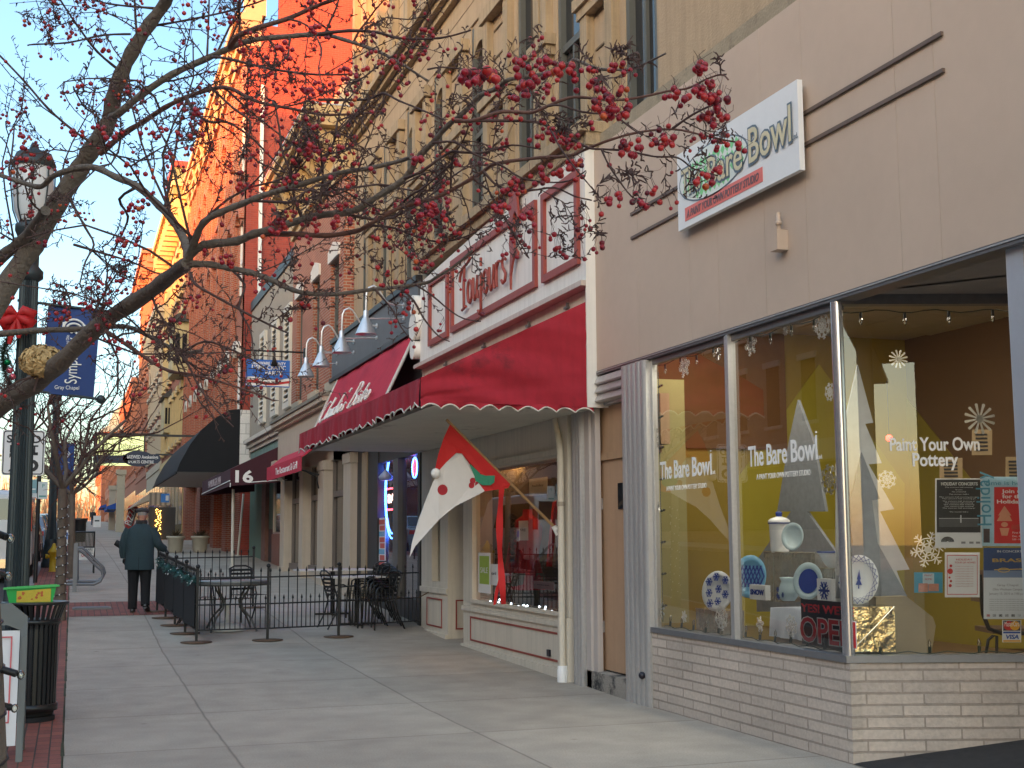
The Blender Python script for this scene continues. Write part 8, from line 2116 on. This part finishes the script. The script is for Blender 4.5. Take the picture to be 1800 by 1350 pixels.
for p, d, r, L in nodes:
    if not ok(p): continue
    px_, py_, _ = proj(p)
    dens = 1.2 if px_ < 760 else .85
    if r > .018: dens *= .8
    k = dens * L / .1
    k = int(k) + (rng.random() < k - int(k))
    bp = .072 if px_ < 430 else (.085 if px_ < 760 else .080)
    if py_ > 560: bp *= .35
    for _ in range(k):
        q = p + d * L * rng.random()
        if r < .012:
            e = spur(q, d)
            if rng.random() < bp * 1.5: hang(e, rng.choice((1, 2, 2, 3, 4)))
        if rng.random() < .40:
            s_ = (d.cross(Vector((rng.gauss(0, 1), rng.gauss(0, 1), rng.gauss(0, 1)))).normalized() + d * rng.uniform(.1, 1.1) + VZ_ * .15).normalized()
            twig(q, s_, rng.uniform(.09, .40) * (1.3 if p.y > 2.7 else .7), min(r * .55, .0036), 0, bp)
# dense bunches of fruit seen at the branch tips and near the lens
def bunch(px, py, Y, n, spread):
    for _ in range(n):
        a_ = rng.uniform(0, 2 * PI); rr = spread * math.sqrt(rng.random())
        c = onY(px + rr * math.cos(a_), py + rr * .75 * math.sin(a_), Y + rng.uniform(-.04, .04)); r_ = rng.choice((.0050, .0056, .0060, .0066))
        tw.tube([c + VZ_ * r_, c + Vector((rng.gauss(0, .006), rng.gauss(0, .005), .014)), c + Vector((rng.gauss(0, .006), rng.gauss(0, .006), .024))], .0005, 3, False, False)
        berries.append((c, r_))
for a_ in ((830, 135, 1.4, 14, 22), (862, 132, 1.4, 6, 14), (940, 125, 1.85, 22, 42), (985, 122, 1.9, 12, 30), (1035, 145, 1.9, 16, 32), (1075, 185, 1.85, 24, 36), (1060, 195, 1.85, 10, 20), (1245, 160, 1.85, 20, 24), (1265, 180, 1.85, 14, 18), (1255, 205, 1.9, 16, 26), (1235, 120, 1.8, 8, 14), (1190, 172, 1.9, 10, 22), (1165, 245, 1.95, 14, 24), (1110, 258, 1.95, 12, 24), (1080, 350, 1.95, 6, 14), (1130, 358, 1.95, 5, 10), (1010, 300, 2.1, 12, 26), (960, 310, 2.1, 14, 28), (900, 330, 2.2, 10, 24), (770, 370, 2.3, 14, 26), (742, 365, 2.3, 10, 20), (735, 290, 2.3, 8, 16), (880, 365, 2.1, 6, 14), (930, 385, 2.0, 8, 18), (915, 160, 1.9, 10, 24), (1300, 262, 1.95, 4, 14), (1240, 318, 1.95, 6, 18), (1260, 300, 1.95, 4, 12), (485, 400, 2.6, 10, 16), (395, 460, 2.8, 10, 18), (140, 235, 3.4, 8, 16), (340, 195, 3.0, 7, 16), (560, 50, 2.6, 6, 14), (510, 90, 2.8, 8, 24), (560, 160, 2.8, 10, 30), (430, 330, 2.9, 7, 16), (240, 370, 3.1, 14, 26), (225, 420, 3.1, 12, 20), (600, 390, 2.5, 8, 22), (30, 300, 3.6, 8, 30), (110, 555, 3.6, 8, 14), (50, 275, 3.6, 8, 24), (620, 130, 2.7, 10, 24), (690, 115, 2.6, 8, 26)):
    bunch(*a_)
tag(tw.build('twigs', TWG, tree), kind='stuff')
sc_ = []
for c, r_ in berries:
    x_, y_, z_ = proj(c); sc_.append((r_ / z_ if -10 < x_ < 1810 and -10 < y_ < 1360 else 0, c, r_))
sc_.sort(key=lambda q: -q[0])
def pick(): 
    k = rng.random(); return 0 if k < .58 else 1 if k < .86 else 2 if k < .90 else 3
for s_, c, r_ in sc_[:100]:
    MB().ball(c, r_, 12, 8, (1, 1, .95)).tube([c - VZ_ * r_ * .93, c - VZ_ * (r_ + .0015)], [.0016, .0008], 5).build('berry', BER[pick()], tree)
bm_ = MB()
for s_, c, r_ in sc_[100:]:
    bm_.mi_(pick()); bm_.ball(c, r_, 8, 6, (1, 1, .95))
tag(bm_.build('berries', BER, tree), kind='stuff')
print('BERRIES', len(berries), len(tw.f))
# dried flower head lodged on the lower limb
fc = onY(74, 636, 3.98); t = thing('dried_flower_head', 'tan dried hydrangea head resting on the lowest thick limb', 'dried flower', fc)
b = MB(); PET = mat('dry_petal', (.58, .39, .18), .85, var=.35, scale=70)
for i in range(900):
    d_ = Vector((rng.gauss(0, 1), rng.gauss(0, 1), rng.gauss(0, 1))).normalized(); c = fc + Vector((d_.x * .060, d_.y * .05, d_.z * .046)) * rng.uniform(.8, 1.02)
    u = d_.orthogonal().normalized(); v = d_.cross(u); u, v = (u * math.cos(i) + v * math.sin(i)), (v * math.cos(i) - u * math.sin(i)); s_ = rng.uniform(.008, .014)
    n_ = d_ * rng.uniform(0, .008)
    b.add([c - u * s_, c - v * s_ * .6 + n_, c + u * s_ + n_ * .5, c + v * s_ * .6 + n_], [(0, 1, 2), (0, 2, 3)])
b.build('petals', PET, t); MB().tube([fc, fc + Vector((-.02, 0, -.09))], .004, 5).build('stalk', TWG, t)
# bare street trees farther up the kerb
def street_tree(x, y, h, seed, label, spread=1.0, wrapped=False):
    rg = random.Random(seed); g0 = G(y); t = thing('street_tree', label, 'tree', (x, y, g0), 'bare street trees along the kerb')
    top = Vector((x - .03, y, g0 + h * .42)); MB().tube([(x, y, g0 - .02), (x - .01, y + .02, g0 + h * .2), top], [.10, .078, .07], 10).build('trunk', BARK, t)
    lim = MB(); tg = MB(); bb = MB()
    def grow(p, d, L, r, lvl):
        n = 4; pts = [p]; dd = d.copy()
        for i in range(n):
            dd = (dd + Vector((rg.gauss(0, .16), rg.gauss(0, .16), rg.gauss(.05, .12)))).normalized(); pts.append(pts[-1] + dd * (L / n))
        (lim if lvl < 2 else tg).tube(pts, [lerp(r, r * .55, i / n) for i in range(n + 1)], 6 if lvl < 2 else 3, lvl < 2)
        if lvl >= 4:
            if rg.random() < .16: bb.ball(pts[-1] - VZ_ * .03, .012, 5, 4)
            return
        kids = (4, 5, 4, 3)[lvl]
        for i in range(kids):
            q = pts[rg.randint(1, n)]; s_ = (dd.cross(Vector((rg.gauss(0, 1), rg.gauss(0, 1), rg.gauss(0, 1)))).normalized() * .9 + dd * .7 + VZ_ * .12).normalized()
            grow(q, s_, L * rg.uniform(.5, .75), r * .52, lvl + 1)
    for i in range(5):
        a_ = i * 2 * PI / 5 + seed; grow(top, Vector((math.cos(a_) * .7 * spread, math.sin(a_) * .7 * spread, .85)).normalized(), h * .30, .042, 1)
    lim.build('limbs', BARK, t); tag(tg.build('twigs', mat('far_twigs', (.10, .05, .04), .9, var=.2), t), kind='stuff'); tag(bb.build('berries', BER[0], t), kind='stuff')
    if wrapped:
        hp = [Vector((x + .098 * math.cos(k * .6) * (1 - k * .0015), y + .098 * math.sin(k * .6) * (1 - k * .0015), g0 + .15 + k * .0145)) for k in range(120)]
        MB().tube(hp, .006, 4).build('wound_wire', BLACK, t)
        lb = MB()
        for k in range(0, 120, 2): lb.ball(hp[k], .012, 5, 4)
        lb.build('bulbs', mat('pale_bulbs', (.7, .75, .75), .3, var=0), t)
street_tree(-.13, 22.0, 5.0, 3, 'nearest bare street tree with a light-wrapped trunk beyond the litter bin', 1.0, True)
street_tree(.02, 31.5, 4.6, 8, 'second bare street tree up the kerb, behind the wrapped one', 1.2)
street_tree(-.25, 46, 5.2, 12, 'third bare street tree up the kerb near the bench')
street_tree(-.25, 60, 5.4, 17, 'fourth bare street tree up the kerb')
street_tree(-.25, 88, 6.0, 23, 'farthest bare street tree on our kerb')
street_tree(-14.3, 95, 7.0, 29, 'bare street tree across the road, far up')
